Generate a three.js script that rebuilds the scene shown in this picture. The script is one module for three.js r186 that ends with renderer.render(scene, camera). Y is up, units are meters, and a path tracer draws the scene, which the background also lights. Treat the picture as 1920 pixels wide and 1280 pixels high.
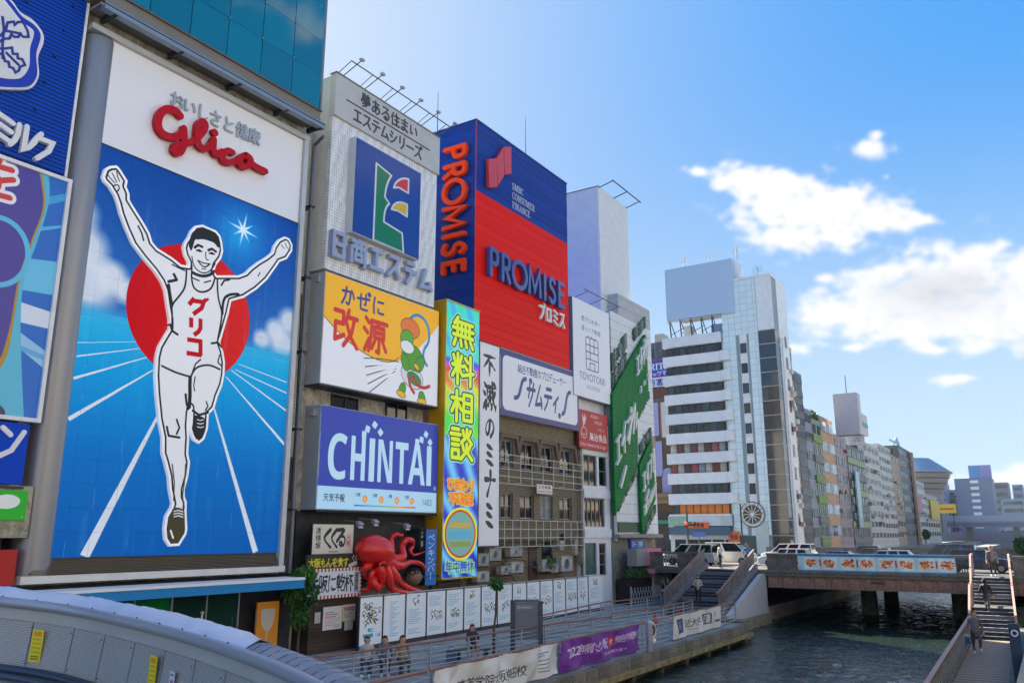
import * as THREE from 'three';
import { mergeGeometries } from 'three/addons/utils/BufferGeometryUtils.js';
import { MarchingCubes } from 'three/addons/objects/MarchingCubes.js';
import { RoundedBoxGeometry } from 'three/addons/geometries/RoundedBoxGeometry.js';
import { TextGeometry } from 'three/addons/geometries/TextGeometry.js';
import { FontLoader } from 'three/addons/loaders/FontLoader.js';
import { createNoise2D, createNoise3D } from 'simplex-noise';

// ---------------------------------------------------------------- camera, sky, sun, exposure
const scene = new THREE.Scene();
const EYE = 5.05, FOCAL = 1540, PITCH = 0.229642, YAW = 0.572817;
const camera = new THREE.PerspectiveCamera(2 * Math.atan(640 / FOCAL) * 180 / Math.PI, 1.5, 0.1, 3000);
camera.rotation.order = 'YXZ';
camera.position.set(0, EYE, 0);
camera.rotation.set(PITCH, YAW, 0);
scene.add(camera);

const renderer = new THREE.WebGLRenderer({ antialias: true });
renderer.setSize(1024, 682);
renderer.toneMapping = THREE.LinearToneMapping;
renderer.toneMappingExposure = 5.1;
renderer.shadowMap.enabled = true;

let seed = 7;
const rnd = () => { seed = (seed * 1664525 + 1013904223) >>> 0; return seed / 4294967296; };
const rr = (a, b) => a + (b - a) * rnd();
const n2 = createNoise2D(rnd), n3 = createNoise3D(rnd);
const fbm2 = (x, y, o = 4) => { let s = 0, a = 0.5, f = 1; for (let i = 0; i < o; i++) { s += a * n2(x * f, y * f); a *= 0.5; f *= 2.03; } return s; };
const fbm3 = (x, y, z, o = 4) => { let s = 0, a = 0.5, f = 1; for (let i = 0; i < o; i++) { s += a * n3(x * f, y * f, z * f); a *= 0.5; f *= 2.03; } return s; };
const cl = (x, a = 0, b = 1) => Math.min(b, Math.max(a, x));
const sm = (a, b, x) => { const t = cl((x - a) / (b - a)); return t * t * (3 - 2 * t); };

const SUN = new THREE.Vector3(-0.687, 0.545, -0.481).normalize();
const sun = new THREE.DirectionalLight(0xfff0dc, 5.0);
sun.position.copy(SUN).multiplyScalar(200).add(new THREE.Vector3(-20, 0, -60));
sun.target.position.set(-20, 0, -60);
sun.castShadow = true;
Object.assign(sun.shadow.camera, { left: -160, right: 160, top: 120, bottom: -120, near: 1, far: 600 });
sun.shadow.mapSize.set(4096, 4096);
scene.add(sun, sun.target);

// pixel of the photograph -> direction in the world, and where that ray meets an upright or level plane
const cy = Math.cos(YAW), sy = Math.sin(YAW), cp = Math.cos(PITCH), sp = Math.sin(PITCH);
function ray(px, py) {
  const x = px - 960, y0 = -(py - 640), y = y0 * cp + FOCAL * sp, z = y0 * sp - FOCAL * cp;
  return [x * cy + z * sy, y, -x * sy + z * cy];
}
const onX = (px, py, X) => { const d = ray(px, py), t = X / d[0]; return new THREE.Vector3(X, EYE + d[1] * t, d[2] * t); };
const onY = (px, py, Y) => { const d = ray(px, py), t = (Y - EYE) / d[1]; return new THREE.Vector3(d[0] * t, Y, d[2] * t); };
const onZ = (px, py, Z) => { const d = ray(px, py), t = Z / d[2]; return new THREE.Vector3(d[0] * t, EYE + d[1] * t, Z); };
function pixelOf(x, y, z) {                                  // direction -> pixel (null behind)
  const a = x * cy - z * sy, c = x * sy + z * cy, b = y * cp + c * sp, w = -y * sp + c * cp;
  return w > -0.05 ? null : [960 + FOCAL * a / -w, 640 - FOCAL * b / -w];
}

// the sky: blue air, the glow round the sun, fair weather clouds
const CLOUDS = [
  [1375, 330, 62, 30], [1440, 345, 75, 40], [1450, 395, 90, 52], [1530, 385, 110, 55], [1600, 395, 95, 42], [1665, 410, 60, 24], [1735, 412, 42, 12], [1310, 322, 22, 9], [1470, 450, 70, 26], [1560, 440, 80, 24],
  [1560, 590, 85, 42], [1640, 560, 95, 62], [1720, 540, 120, 75], [1810, 530, 110, 78], [1890, 535, 90, 70], [1690, 610, 100, 40], [1800, 590, 110, 45], [1900, 600, 80, 50], [1960, 575, 120, 70],
  [1632, 278, 36, 24], [1642, 250, 16, 9], [1545, 519, 24, 9], [1600, 652, 22, 7], [1745, 655, 38, 9], [1825, 652, 34, 12], [1775, 712, 38, 11], [1810, 708, 26, 5], [1860, 900, 80, 14], [1925, 885, 80, 22], [1500, 655, 26, 14], [1660, 330, 10, 4],
];
{
  const SKY = 0.198, W = 2048, H = 1024, data = new Float32Array(W * H * 4);
  for (let row = 0; row < H; row++) {
    const el = ((row + 0.5) / H - 0.5) * Math.PI, y = Math.sin(el), ch = Math.cos(el);
    for (let col = 0; col < W; col++) {
      const az = ((col + 0.5) / W - 0.5) * 2 * Math.PI, x = Math.cos(az) * ch, z = Math.sin(az) * ch, o = (row * W + col) * 4;
      const e = Math.max(0, y), hz = Math.exp(-Math.pow(e / 0.33, 2.5)), cs = x * SUN.x + y * SUN.y + z * SUN.z, ang = Math.acos(cl(cs, -1, 1)) * 57.3;
      const glow = Math.exp(-Math.pow(ang / 25, 1.6)) * 0.7;
      let c = [0.02, 0.345, 0.94].map((b, i) => b + ([0.63, 0.83, 0.99][i] - b) * hz);
      c = c.map((v, i) => v + ([1.04, 1.06, 1.0][i] - v) * glow);
      // clouds seen in the photograph, and clouds of the same kind elsewhere
      let d = 0, grey = 0;
      const p = y > -0.02 ? pixelOf(x, y, z) : null;
      const inside = p && p[0] > 500 && p[0] < 2080 && p[1] > -60 && p[1] < 1010;
      if (inside) {
        let s = 0;
        for (const [bx, by, rx, ry] of CLOUDS) { const q = ((p[0] - bx) / rx) ** 2 + ((p[1] - by) / ry) ** 2; if (q < 6) s = s + (1 - s) * Math.exp(-q * 1.25); }
        if (s > 0.02) {
          const f = fbm2(p[0] / 110, p[1] / 62 + 3, 6) * 0.55 + fbm2(p[0] / 40 + 9, p[1] / 24, 5) * 0.34;
          d = sm(0.24, 0.92, s + f * 0.95);
          grey = sm(0.75, 1.0, s) * Math.exp(-(((p[0] - 1760) / 130) ** 2 + ((p[1] - 545) / 55) ** 2)) * 0.26 + Math.max(0, fbm2(p[0] / 60 + 40, p[1] / 44, 4)) * 0.16;
        }
      } else if (y > 0.03) {
        const k = 1.5 / (y + 0.16), f = fbm2(x * k + 11, z * k + 5, 6);
        d = sm(0.12, 0.4, f) * sm(0.03, 0.12, y);
        grey = sm(0.35, 0.7, f) * 0.2;
      }
      const w = [1.06, 1.06, 1.07].map((v, i) => v * (1 - grey * [1, 0.92, 0.8][i]));
      for (let i = 0; i < 3; i++) data[o + i] = SKY * (y < 0 ? [0.3, 0.31, 0.32][i] : c[i] + (w[i] - c[i]) * d * 0.97);
      data[o + 3] = 1;
    }
  }
  const t = new THREE.DataTexture(data, W, H, THREE.RGBAFormat, THREE.FloatType);
  t.mapping = THREE.EquirectangularReflectionMapping;
  t.magFilter = THREE.LinearFilter;
  t.needsUpdate = true;
  scene.background = t;
  scene.environment = t;
}

// ---------------------------------------------------------------- textures and materials
function tex(w, h, f, srgb = true, rep = 1) {
  const d = new Uint8Array(w * h * 4);
  for (let y = 0; y < h; y++) for (let x = 0; x < w; x++) { const c = f(x / w, y / h, x, y), o = (y * w + x) * 4; for (let i = 0; i < 3; i++) d[o + i] = cl(Array.isArray(c) ? c[i] : c) * 255; d[o + 3] = 255; }
  const t = new THREE.DataTexture(d, w, h);
  t.wrapS = t.wrapT = THREE.RepeatWrapping; t.magFilter = THREE.LinearFilter; t.minFilter = THREE.LinearMipmapLinearFilter;
  if (srgb) t.colorSpace = THREE.SRGBColorSpace;
  t.repeat.set(rep, rep); t.needsUpdate = true;
  return t;
}
const again = (t, a, b = a) => { const c = t.clone(); c.repeat.set(a, b); c.needsUpdate = true; return c; };
// noise that tiles: sampled on a torus
const tn = (u, v, s, k = 0, o = 4) => { const a = u * 6.2832, b = v * 6.2832; return fbm3(Math.cos(a) * s + k, Math.sin(a) * s + Math.cos(b) * s, Math.sin(b) * s - k, o); };
const T_GRIME = tex(512, 512, (u, v) => 0.96 + 0.035 * tn(u, v, 0.9, 3, 5) + 0.012 * tn(u, v, 5, 9, 3), true, 1 / 5);
const T_DIRTY = tex(512, 512, (u, v) => { const s = tn(u, 0.1, 6, 21, 3) * 0.5 + tn(u, v, 1.5, 12, 5); return 0.84 + 0.22 * s - 0.14 * sm(0.1, 0.5, tn(u, v, 4, 2, 4)); }, true, 1 / 6);
const T_STONE = tex(512, 512, (u, v) => 0.8 + 0.2 * tn(u, v, 2, 5, 5) + 0.16 * tn(u, v, 14, 7, 2) - 0.12 * sm(0.15, 0.4, tn(u, v, 1, 31, 4)), true, 1 / 3);
const T_BUMP = tex(256, 256, (u, v) => 0.5 + 0.5 * tn(u, v, 5, 2, 4), false, 1 / 2);
const T_BRICK = tex(512, 512, (u, v) => { const r = Math.floor(v * 32), uu = u * 12 + (r % 2) * 0.5, f = uu - Math.floor(uu), g = v * 32 - r, k = Math.sin(r * 91.7 + Math.floor(uu) % 12 * 37.3) * 0.5; const j = f < 0.06 || g < 0.22 ? 0.62 : 1; return [0, 1, 2].map(() => j * (0.82 + 0.14 * k + 0.1 * tn(u, v, 1.2, 8))); }, true, 1 / 2.6);
const T_TILE = tex(512, 512, (u, v) => { const a = u * 24, b = v * 24, f = a - Math.floor(a), g = b - Math.floor(b); return (f < 0.1 || g < 0.12 ? 0.7 : 0.97) + 0.04 * Math.sin(Math.floor(a) * 77 + Math.floor(b) * 31) + 0.05 * tn(u, v, 1.4, 4); }, true, 1 / 3.6);
const T_SIDING = tex(256, 512, (u, v) => { const g = v * 8 - Math.floor(v * 8); return (g < 0.04 ? 0.72 : 0.98) + 0.05 * tn(u, v, 1.1, 4); }, true, 1 / 6);
const T_RIBS = tex(16, 256, (u, v) => { const g = v * 16 - Math.floor(v * 16); return g < 0.35 ? 0.62 : 1; }, true, 1 / 2.4);
const T_PLANK = tex(512, 512, (u, v) => { const k = Math.floor(v * 24), g = v * 24 - k; return (g < 0.1 ? 0.45 : 0.85 + 0.12 * Math.sin(k * 51.3)) + 0.1 * tn(u * 0.3, v, 8, k) ; }, true, 1 / 3.6);
const T_PERF = tex(512, 512, (u, v) => { const a = u * 40, r = Math.floor(v * 40), b = a + (r % 2) * 0.5, f = b - Math.floor(b) - 0.5, g = v * 40 - r - 0.5; return f * f + g * g < 0.09 ? 0.3 : 0.95; }, true, 1);
const T_ASPH = tex(512, 512, (u, v) => 0.75 + 0.15 * tn(u, v, 1.2, 14, 4) + 0.2 * tn(u, v, 30, 3, 2), true, 1 / 4);
const T_PAVE = tex(512, 512, (u, v) => { const a = u * 12, b = v * 12, f = a - Math.floor(a), g = b - Math.floor(b), k = Math.sin(Math.floor(a) * 57 + Math.floor(b) * 131); return (f < 0.04 || g < 0.04 ? 0.6 : 0.86 + 0.08 * k) + 0.12 * tn(u, v, 2, 4, 5); }, true, 1 / 6);

const mats = new Map();
function mat(color, rough = 0.7, o = {}) {
  const key = color + rough + Object.entries(o).map(([k, v]) => k + (v?.uuid ?? v)).join();
  if (!mats.has(key)) {
    const { metal = 0, map = T_GRIME, bump, bumpScale = 0.01, ...rest } = o;
    const phys = ['clearcoat', 'transmission', 'specularIntensity', 'ior'].some((k) => k in rest);
    const m = new (phys ? THREE.MeshPhysicalMaterial : THREE.MeshStandardMaterial)({ color, roughness: rough, metalness: metal, ...rest });
    if (map) m.map = map;
    if (bump) { m.bumpMap = bump; m.bumpScale = bumpScale; }
    m.side = THREE.DoubleSide;
    mats.set(key, m);
  }
  return mats.get(key);
}
const steel = mat('#8d9296', 0.38, { metal: 0.75 }), darkSteel = mat('#3c4046', 0.5, { metal: 0.5 }), whiteMetal = mat('#eceef0', 0.45), greyMetal = mat('#a9afb6', 0.45, { metal: 0.2 });
const black = mat('#17181a', 0.6), dark = mat('#2b2a2c', 0.75, { map: T_DIRTY }), concrete = mat('#9d9c97', 0.85, { map: T_STONE }), paleWall = mat('#d9d6cc', 0.75, { map: T_DIRTY });
const glassDark = mat('#10161b', 0.06, { map: null, specularIntensity: 1, ior: 1.6 }), glassBlue = mat('#122a3c', 0.05, { map: null, specularIntensity: 1, ior: 1.7 }), glassBrown = mat('#241a18', 0.06, { map: null, specularIntensity: 1, ior: 1.6 });

// ---------------------------------------------------------------- building blocks
const used = new Map();
const numbered = (n) => { const k = used.get(n) ?? 0; used.set(n, k + 1); return k ? n + '_' + String(k).padStart(3, '0') : n; };
function info(o, label, category, group, kind) { o.userData = { ...o.userData, label }; if (category) o.userData.category = category; if (group) o.userData.group = group; if (kind) o.userData.kind = kind; return o; }
function shadowed(m) { m.castShadow = m.receiveShadow = true; return m; }
function mesh(name, geo, m, parent) {
  const g = Array.isArray(geo) ? mergeGeometries(geo.map((x) => (x.index ? x.toNonIndexed() : x)).map(plain)) : geo;
  const o = shadowed(new THREE.Mesh(g, m)); o.name = parent ? name : numbered(name);
  (parent ?? scene).add(o);
  return o;
}
function plain(g) { for (const k of Object.keys(g.attributes)) if (!['position', 'normal', 'uv'].includes(k)) g.deleteAttribute(k); if (!g.attributes.uv) g.setAttribute('uv', new THREE.BufferAttribute(new Float32Array(g.attributes.position.count * 2), 2)); return g; }
function thing(name, label, category, [x, y, z], turn = 0, group) { const o = new THREE.Group(); o.name = numbered(name); o.position.set(x, y, z); o.rotation.y = turn; scene.add(o); return info(o, label, category, group); }
const setting = (o, label) => info(o, label, undefined, undefined, 'structure');
const boxes = new Map();
function boxGeo(w, h, d) {                                     // uv in metres on every face
  const k = [w, h, d].map((v) => v.toFixed(3)).join();
  if (!boxes.has(k)) {
    const g = new THREE.BoxGeometry(w, h, d), uv = g.attributes.uv, s = [[d, h], [d, h], [w, d], [w, d], [w, h], [w, h]];
    for (let i = 0; i < 24; i++) { const [a, b] = s[i >> 2]; uv.setXY(i, uv.getX(i) * a, uv.getY(i) * b); }
    boxes.set(k, g);
  }
  return boxes.get(k);
}
// a box between two corners, as geometry for merging or as a named mesh
const B = (x0, y0, z0, x1, y1, z1) => boxGeo(Math.abs(x1 - x0), Math.abs(y1 - y0), Math.abs(z1 - z0)).clone().translate((x0 + x1) / 2, (y0 + y1) / 2, (z0 + z1) / 2);
function box(parent, name, x0, y0, z0, x1, y1, z1, m) { const o = mesh(name, boxGeo(Math.abs(x1 - x0), Math.abs(y1 - y0), Math.abs(z1 - z0)), m, parent); o.position.set((x0 + x1) / 2, (y0 + y1) / 2, (z0 + z1) / 2); return o; }
const V = (x, y, z) => new THREE.Vector3(x, y, z);
function rod(a, b, r, seg = 8, r2 = r) { const d = b.clone().sub(a), g = new THREE.CylinderGeometry(r2, r, d.length(), seg); g.applyQuaternion(new THREE.Quaternion().setFromUnitVectors(V(0, 1, 0), d.clone().normalize())); return g.translate((a.x + b.x) / 2, (a.y + b.y) / 2, (a.z + b.z) / 2); }
function bar(a, b, w, h = w) { const d = b.clone().sub(a), g = boxGeo(w, h, d.length()).clone(); const m = new THREE.Matrix4().lookAt(a, b, Math.abs(d.y) > 0.98 * d.length() ? V(1, 0, 0) : V(0, 1, 0)); g.applyMatrix4(m); return g.translate((a.x + b.x) / 2, (a.y + b.y) / 2, (a.z + b.z) / 2); }
const tube = (pts, r, seg = 24, rs = 8) => new THREE.TubeGeometry(new THREE.CatmullRomCurve3(pts), seg, r, rs);

// an upright plane of the place: X planes face the canal, Z planes face along it; u runs along the plane as one looks at it, y up, d out of it
class Plane {
  constructor(axis, value) { this.axis = axis; this.value = value; }
  at(px, py, d = 0) { if (this.axis === 'X') { const p = onX(px, py, this.value + d); return [-p.z, p.y]; } const p = onZ(px, py, this.value + d); return [p.x, p.y]; }
  thing(name, label, category, u, y, group) { const t = this.axis === 'X' ? thing(name, label, category, [this.value, y, -u], Math.PI / 2, group) : thing(name, label, category, [u, y, this.value], 0, group); t.o = [u, y]; t.plane = this; return t; }
}
const F = new Plane('X', -27.4);
// part of a thing on a plane: by pixels of two opposite corners (a), or in metres along the plane (b)
function pb(t, name, x0, y0, x1, y1, d0, d1, m, parent = t) { const [a, b] = t.plane.at(x0, y0, d1), [c, e] = t.plane.at(x1, y1, d1); return fb(t, name, a, e, d0, c, b, d1, m, parent); }
function fb(t, name, u0, y0, d0, u1, y1, d1, m, parent = t) {
  const off = parent === t ? [0, 0, 0] : parent.position.toArray();
  return box(parent, name, u0 - t.o[0] - off[0], y0 - t.o[1] - off[1], d0 - off[2], u1 - t.o[0] - off[0], y1 - t.o[1] - off[1], d1 - off[2], m);
}
const FB = (t, u0, y0, d0, u1, y1, d1) => B(u0 - t.o[0], y0 - t.o[1], d0, u1 - t.o[0], y1 - t.o[1], d1);
// flat print: a thin sheet with its own picture
function canvasMat(w, h, draw, o = {}) {
  const c = document.createElement('canvas'); c.width = w; c.height = h;
  const g = c.getContext('2d'); draw(g, w, h);
  const t = new THREE.CanvasTexture(c); t.colorSpace = THREE.SRGBColorSpace; t.magFilter = THREE.LinearFilter; t.anisotropy = 8;
  const { glow = 0, rough = 0.5, tint = '#ffffff', ...rest } = o;
  const m = new (('clearcoat' in rest || 'specularIntensity' in rest) ? THREE.MeshPhysicalMaterial : THREE.MeshStandardMaterial)({ map: t, color: tint, roughness: rough, ...rest });
  if (glow) { m.emissiveMap = t; m.emissive = new THREE.Color(1, 1, 1); m.emissiveIntensity = glow * 0.27; }
  return m;
}
function sheet(t, name, u0, y0, u1, y1, d, m, parent = t, thick = 0.02) {
  const off = parent === t ? [0, 0, 0] : parent.position.toArray();
  const o = mesh(name, new THREE.BoxGeometry(Math.abs(u1 - u0), Math.abs(y1 - y0), thick), m, parent);
  o.position.set((u0 + u1) / 2 - t.o[0] - off[0], (y0 + y1) / 2 - t.o[1] - off[1], d + thick / 2 - off[2]);
  return o;
}

// ---------------------------------------------------------------- brush strokes of the writing (100 x 100 boxes, y down; ~ = smooth)
const DAKU = ';80 2 88 14;92 -1 99 10';
const G = {
  グ: '35 5 10 45;30 20 80 20 70 55 30 95' + DAKU, リ: '25 10 25 60;75 8 75 55 65 75 40 96', コ: '15 18 85 18 85 88;12 86 90 86', ミ: '25 10 80 25;25 42 78 57;18 74 85 93', ル: '30 12 30 45 22 70 8 90;58 8 58 88 75 78 95 50',
  ク: '38 5 12 45;32 22 85 22 75 55 35 95', エ: '15 18 85 18;50 18 50 85;8 85 92 85', ス: '15 15 80 15 60 50 12 92;58 55 90 92', テ: '22 12 78 12;8 42 92 42;52 42 48 68 25 95', ム: '45 8 15 85 85 78;68 55 92 92',
  シ: '20 12 42 25;10 40 32 52;15 92 50 78 88 30', ー: '8 50 92 50', '｜': '50 8 50 92', ズ: '15 15 76 15 60 50 12 92;58 55 90 92' + DAKU, プ: '12 20 80 20 70 55 28 92;~92 1 99 8 92 15 85 8 92 1', ロ: '18 18 82 18 82 88 18 88 18 18',
  ナ: '8 35 92 35;52 5 52 45 25 95', デ: '22 12 72 12;8 42 92 42;52 42 48 68 25 95' + DAKU, ュ: '25 50 68 50 62 88;12 90 90 90', サ: '6 32 94 32;30 10 30 62;70 8 70 50 45 95', ィ: '72 35 22 68;50 55 50 95', イ: '80 8 45 42 8 60;52 38 52 96',
  ブ: '10 22 78 22 68 58 28 95' + DAKU, ッ: '20 50 28 68;45 45 52 63;85 45 75 75 45 95', マ: '10 18 90 18 50 65;35 48 65 88', ン: '15 15 45 32;12 90 55 72 92 22', ペ: '5 58 35 25 95 80;~78 12 86 20 78 28 70 20 78 12', キ: '15 35 82 25;8 65 92 52;42 5 60 96',
  バ: '30 25 25 60 8 90;60 20 92 90' + DAKU, お: '10 28 55 28;~32 6 32 70 26 85 14 76 20 62 50 48 80 52 86 70 75 88 52 90;72 18 90 32', い: '~18 20 18 55 24 80 40 72;~72 24 84 45 88 68', し: '~30 8 30 65 38 88 60 90 85 70',
  さ: '10 32 88 26;~45 5 55 28 72 58;~70 58 35 62 22 74 35 92 72 92', と: '~30 10 38 45;~82 32 45 50 24 68 32 88 85 88', を: '12 22 80 18;~48 4 34 38 14 62 38 48 52 52 54 72;~86 42 56 56 34 74 44 92 84 92',
  あ: '15 22 82 20;~44 5 42 45 48 88;~66 36 52 68 24 90 12 76 28 52 62 44 86 60 82 82 58 96', る: '~20 12 72 12 48 38 12 70 40 48 72 46 86 66 74 90 48 94 36 82 50 74 64 90', ま: '15 22 85 22;18 46 82 46;~52 4 52 70 46 88 24 92 16 80 30 72 60 78 86 92',
  か: '~10 30 62 26 66 50 56 88 40 84;~38 6 32 50 10 92;~74 18 86 34 92 54', ぜ: '6 42 94 32;~66 12 66 60 58 66;~30 18 30 82 42 92 78 92' + DAKU, に: '~20 10 14 50 18 92;46 28 86 26;~48 66 52 84 90 84', ひ: '~8 22 38 18 20 48 22 78 45 92 68 78 74 50 66 12 80 40 96 58',
  わ: '~28 6 28 96;~8 30 28 28 10 72 50 38 78 36 90 58 80 82 58 94', り: '~28 10 24 50;~28 40 34 52;~68 8 72 50 62 78 40 96', の: '~52 20 42 70 22 84 10 60 24 30 56 16 84 32 88 62 60 92', な: '8 28 50 24;~32 6 22 45 8 66;~66 22 84 34;~64 42 64 76 52 92 36 84 44 74 66 76 88 92',
  へ: '5 60 35 28 95 80', く: '~70 6 22 50 74 96', も: '~42 6 34 60 42 90 70 92 86 72;14 34 68 32;12 58 66 56', ん: '~48 6 22 60 8 94 34 56 50 60 54 88 72 92 94 62', す: '8 24 92 22;~58 4 58 62 44 74 34 60 48 48 60 62 52 84 36 98', た: '8 26 56 24;~34 6 24 50 10 92;54 46 86 44;~52 72 60 88 90 88',
  ら: '~45 6 62 18;~26 32 22 64 50 50 78 56 76 82 40 96',
  健: '28 5 10 45;20 30 20 98;38 15 52 15 40 42 54 42 48 75 36 92;~40 62 60 90 98 92;62 18 92 18 92 50;58 34 98 34;62 50 92 50;62 65 94 65;56 80 98 80;78 6 78 90', 康: '50 2 50 14;10 15 95 15;14 15 14 60 4 95;28 30 85 30 85 55;22 42 95 42;28 55 85 55;55 24 55 92 46 90;32 66 46 72;24 88 50 72;82 62 66 72;60 68 92 92',
  夢: '12 12 90 12;32 2 32 22;68 2 68 22;16 28 84 28 84 44 16 44 16 28;38 28 38 44;62 28 62 44;8 66 8 54 92 54 88 64;40 58 20 80;36 66 74 66 56 84 22 98;42 72 56 82', 住: '28 5 8 45;20 30 20 98;58 4 68 16;40 26 94 26;45 55 90 55;36 90 98 90;67 26 67 90',
  日: '22 10 78 10 78 92 22 92 22 10;22 50 78 50', 商: '50 2 50 14;8 15 92 15;34 18 40 30;66 18 60 30;12 34 12 98;12 34 88 34 88 96 80 94;40 38 34 52;60 38 68 52;32 60 68 60 68 82 32 82 32 60', 改: '10 12 42 12 42 42 14 42 14 85 46 70;62 4 50 38;56 22 94 22;84 22 74 62 46 96;56 40 70 70 96 96',
  源: '10 8 22 18;4 36 18 46;8 92 24 62;32 12 96 12;34 12 32 55 24 92;62 14 58 24;46 26 84 26 84 54 46 54 46 26;46 40 84 40;65 54 65 92 56 90;48 62 36 84;80 62 94 84', 天: '12 14 88 14;8 44 92 44;50 14 50 44 36 72 8 94;52 50 66 74 94 94',
  気: '30 4 10 34;26 14 92 14;26 30 84 30;16 46 76 46 78 76 90 94 96 80;62 56 16 92;22 62 60 88', 予: '18 10 80 10 54 34;32 26 62 42;8 46 94 46 84 62;52 46 52 92 36 90', 報: '6 16 46 16;26 4 26 34;2 34 50 34;14 38 18 50;38 38 34 50;4 54 48 54;6 70 46 70;26 54 26 98;56 8 56 98;56 8 90 8 90 34 76 34;56 46 88 46 74 78 52 96;62 54 76 80 96 94',
  時: '6 14 34 14 34 82 6 82 6 14;6 48 34 48;48 16 92 16;70 4 70 34;42 34 98 34;44 54 98 54;80 42 80 92 66 90;54 66 62 78', 無: '26 2 10 24;20 16 92 16;4 38 96 38;6 60 94 60;24 16 24 60;42 16 42 60;60 16 60 60;78 16 78 60;16 74 8 94;38 74 42 92;60 74 66 92;82 72 94 92',
  料: '8 10 16 30;44 8 36 30;4 40 50 40;27 2 27 98;25 42 4 76;29 42 48 70;60 12 72 24;58 36 70 48;54 68 98 56;84 4 84 98', 相: '4 28 46 28;25 4 25 98;24 30 4 70;27 36 46 62;56 12 92 12 92 92 56 92 56 12;56 38 92 38;56 64 92 64',
  談: '8 6 36 6;2 22 42 22;8 38 36 38;8 54 36 54;8 70 36 70 36 94 8 94 8 70;54 8 58 22;88 6 80 22;72 2 70 26 48 46;72 26 94 46;54 54 58 68;88 52 80 66;72 48 70 72 46 96;72 72 96 96', 不: '6 12 94 12;56 12 8 62;50 34 50 98;58 40 92 66',
  動: '44 2 10 10;2 18 54 18;8 28 48 28 48 52 8 52 8 28;8 40 48 40;28 10 28 84;4 66 52 66;2 88 56 80;60 28 96 28 92 88 80 86;76 6 74 50 54 96', 産: '50 2 50 12;12 14 88 14;34 16 40 28;66 16 60 28;8 32 94 32;14 32 12 64 2 94;34 38 24 60;30 52 88 52;30 70 84 70;20 92 96 92;58 40 58 92',
  年: '30 2 10 34;24 18 90 18;24 42 86 42;24 18 24 66;4 66 96 66;56 18 56 98', 中: '14 24 86 24 86 64 14 64 14 24;50 2 50 98', 休: '28 4 8 46;20 30 20 98;36 30 98 30;67 4 67 98;66 32 36 80;69 32 98 80',
  滅: '10 8 22 18;4 36 18 46;6 92 24 62;32 20 98 20;34 20 32 60 24 92;42 36 60 36;52 46 50 64 40 82;44 52 46 64;62 50 56 62;52 60 62 78;70 4 76 60 96 96 97 80;90 36 64 92;84 6 92 14', 総: '26 4 10 24 26 28;36 18 8 46 40 46;24 46 24 98;10 60 6 82;36 58 42 78;62 6 50 28;80 6 94 28;70 26 54 46 86 44;50 62 44 84;~58 58 60 86 84 88 84 76;70 54 74 64;90 60 98 80',
  合: '50 4 6 44;50 4 94 44;30 42 70 42;22 60 78 60 78 94 22 94 22 60', 豊: '22 8 78 8 78 40 22 40 22 8;40 2 40 40;60 2 60 40;22 24 78 24;8 50 92 50;28 60 72 60 72 76 28 76 28 60;34 80 38 92;66 80 60 92;4 96 96 96', 未: '16 24 84 24;6 48 94 48;50 4 50 98;48 50 8 90;52 50 92 90',
  来: '12 16 88 16;6 50 94 50;30 24 38 42;70 24 60 42;50 4 50 98;48 52 8 92;52 52 92 92', 鳥: '46 2 40 12;24 12 76 12 76 44 24 44;24 12 24 66;24 28 76 28;24 56 94 56;24 66 88 66 82 96 70 92;14 78 8 94;34 78 36 90;50 78 54 90;66 76 70 86', 治: '10 8 22 18;4 36 18 46;6 92 24 62;60 4 38 40 84 36;74 22 94 46;42 58 86 58 86 92 42 92 42 58',
  食: '50 2 6 38;50 2 94 38;50 18 50 28;28 30 72 30 72 60 28 60;28 44 72 44;28 30 28 92 50 84;84 62 60 74;46 62 92 96', 品: '30 6 70 6 70 36 30 36 30 6;8 52 42 52 42 92 8 92 8 52;58 52 92 52 92 92 58 92 58 52', 吉: '10 18 90 18;50 2 50 44;18 44 82 44;22 60 78 60 78 94 22 94 22 60',
  富: '50 2 50 10;8 22 8 12 92 12 90 22;26 24 74 24;30 34 70 34 70 48 30 48 30 34;16 56 84 56 84 96 16 96 16 56;50 56 50 96;16 76 84 76', 建: '12 14 34 14 20 40 36 40 26 74 6 92;~12 58 36 88 98 92;46 14 86 14 86 46;40 30 96 30;46 46 86 46;46 60 90 60;38 76 96 76;66 4 66 86',
  道: '42 4 50 16;80 2 70 16;30 18 98 18;62 18 58 30;44 30 84 30 84 80 44 80 44 30;44 46 84 46;44 62 84 62;8 8 20 22;4 40 20 40 20 74 4 88;~20 76 40 94 98 94', 頓: '4 22 44 14;8 34 8 56 40 56 40 32;24 4 24 84 46 78;50 10 98 10;74 10 70 24;56 24 92 24 92 74 56 74 56 24;56 40 92 40;56 56 92 56;66 78 50 96;82 78 96 96',
  堀: '2 32 36 32;19 6 19 80;2 84 38 72;44 8 94 8 94 28 44 28;44 8 44 56 36 92;70 34 70 88;54 42 54 58 88 58 88 42;52 68 52 90 92 90 92 68', 大: '6 34 94 34;50 4 50 34 36 68 6 96;52 38 66 70 94 96', 阪: '10 8 10 98;10 8 36 8 24 36 38 54 28 70 14 66;48 12 94 10;50 12 48 54 36 94;50 36 88 36 72 76 46 98;58 46 74 76 98 96',
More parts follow.
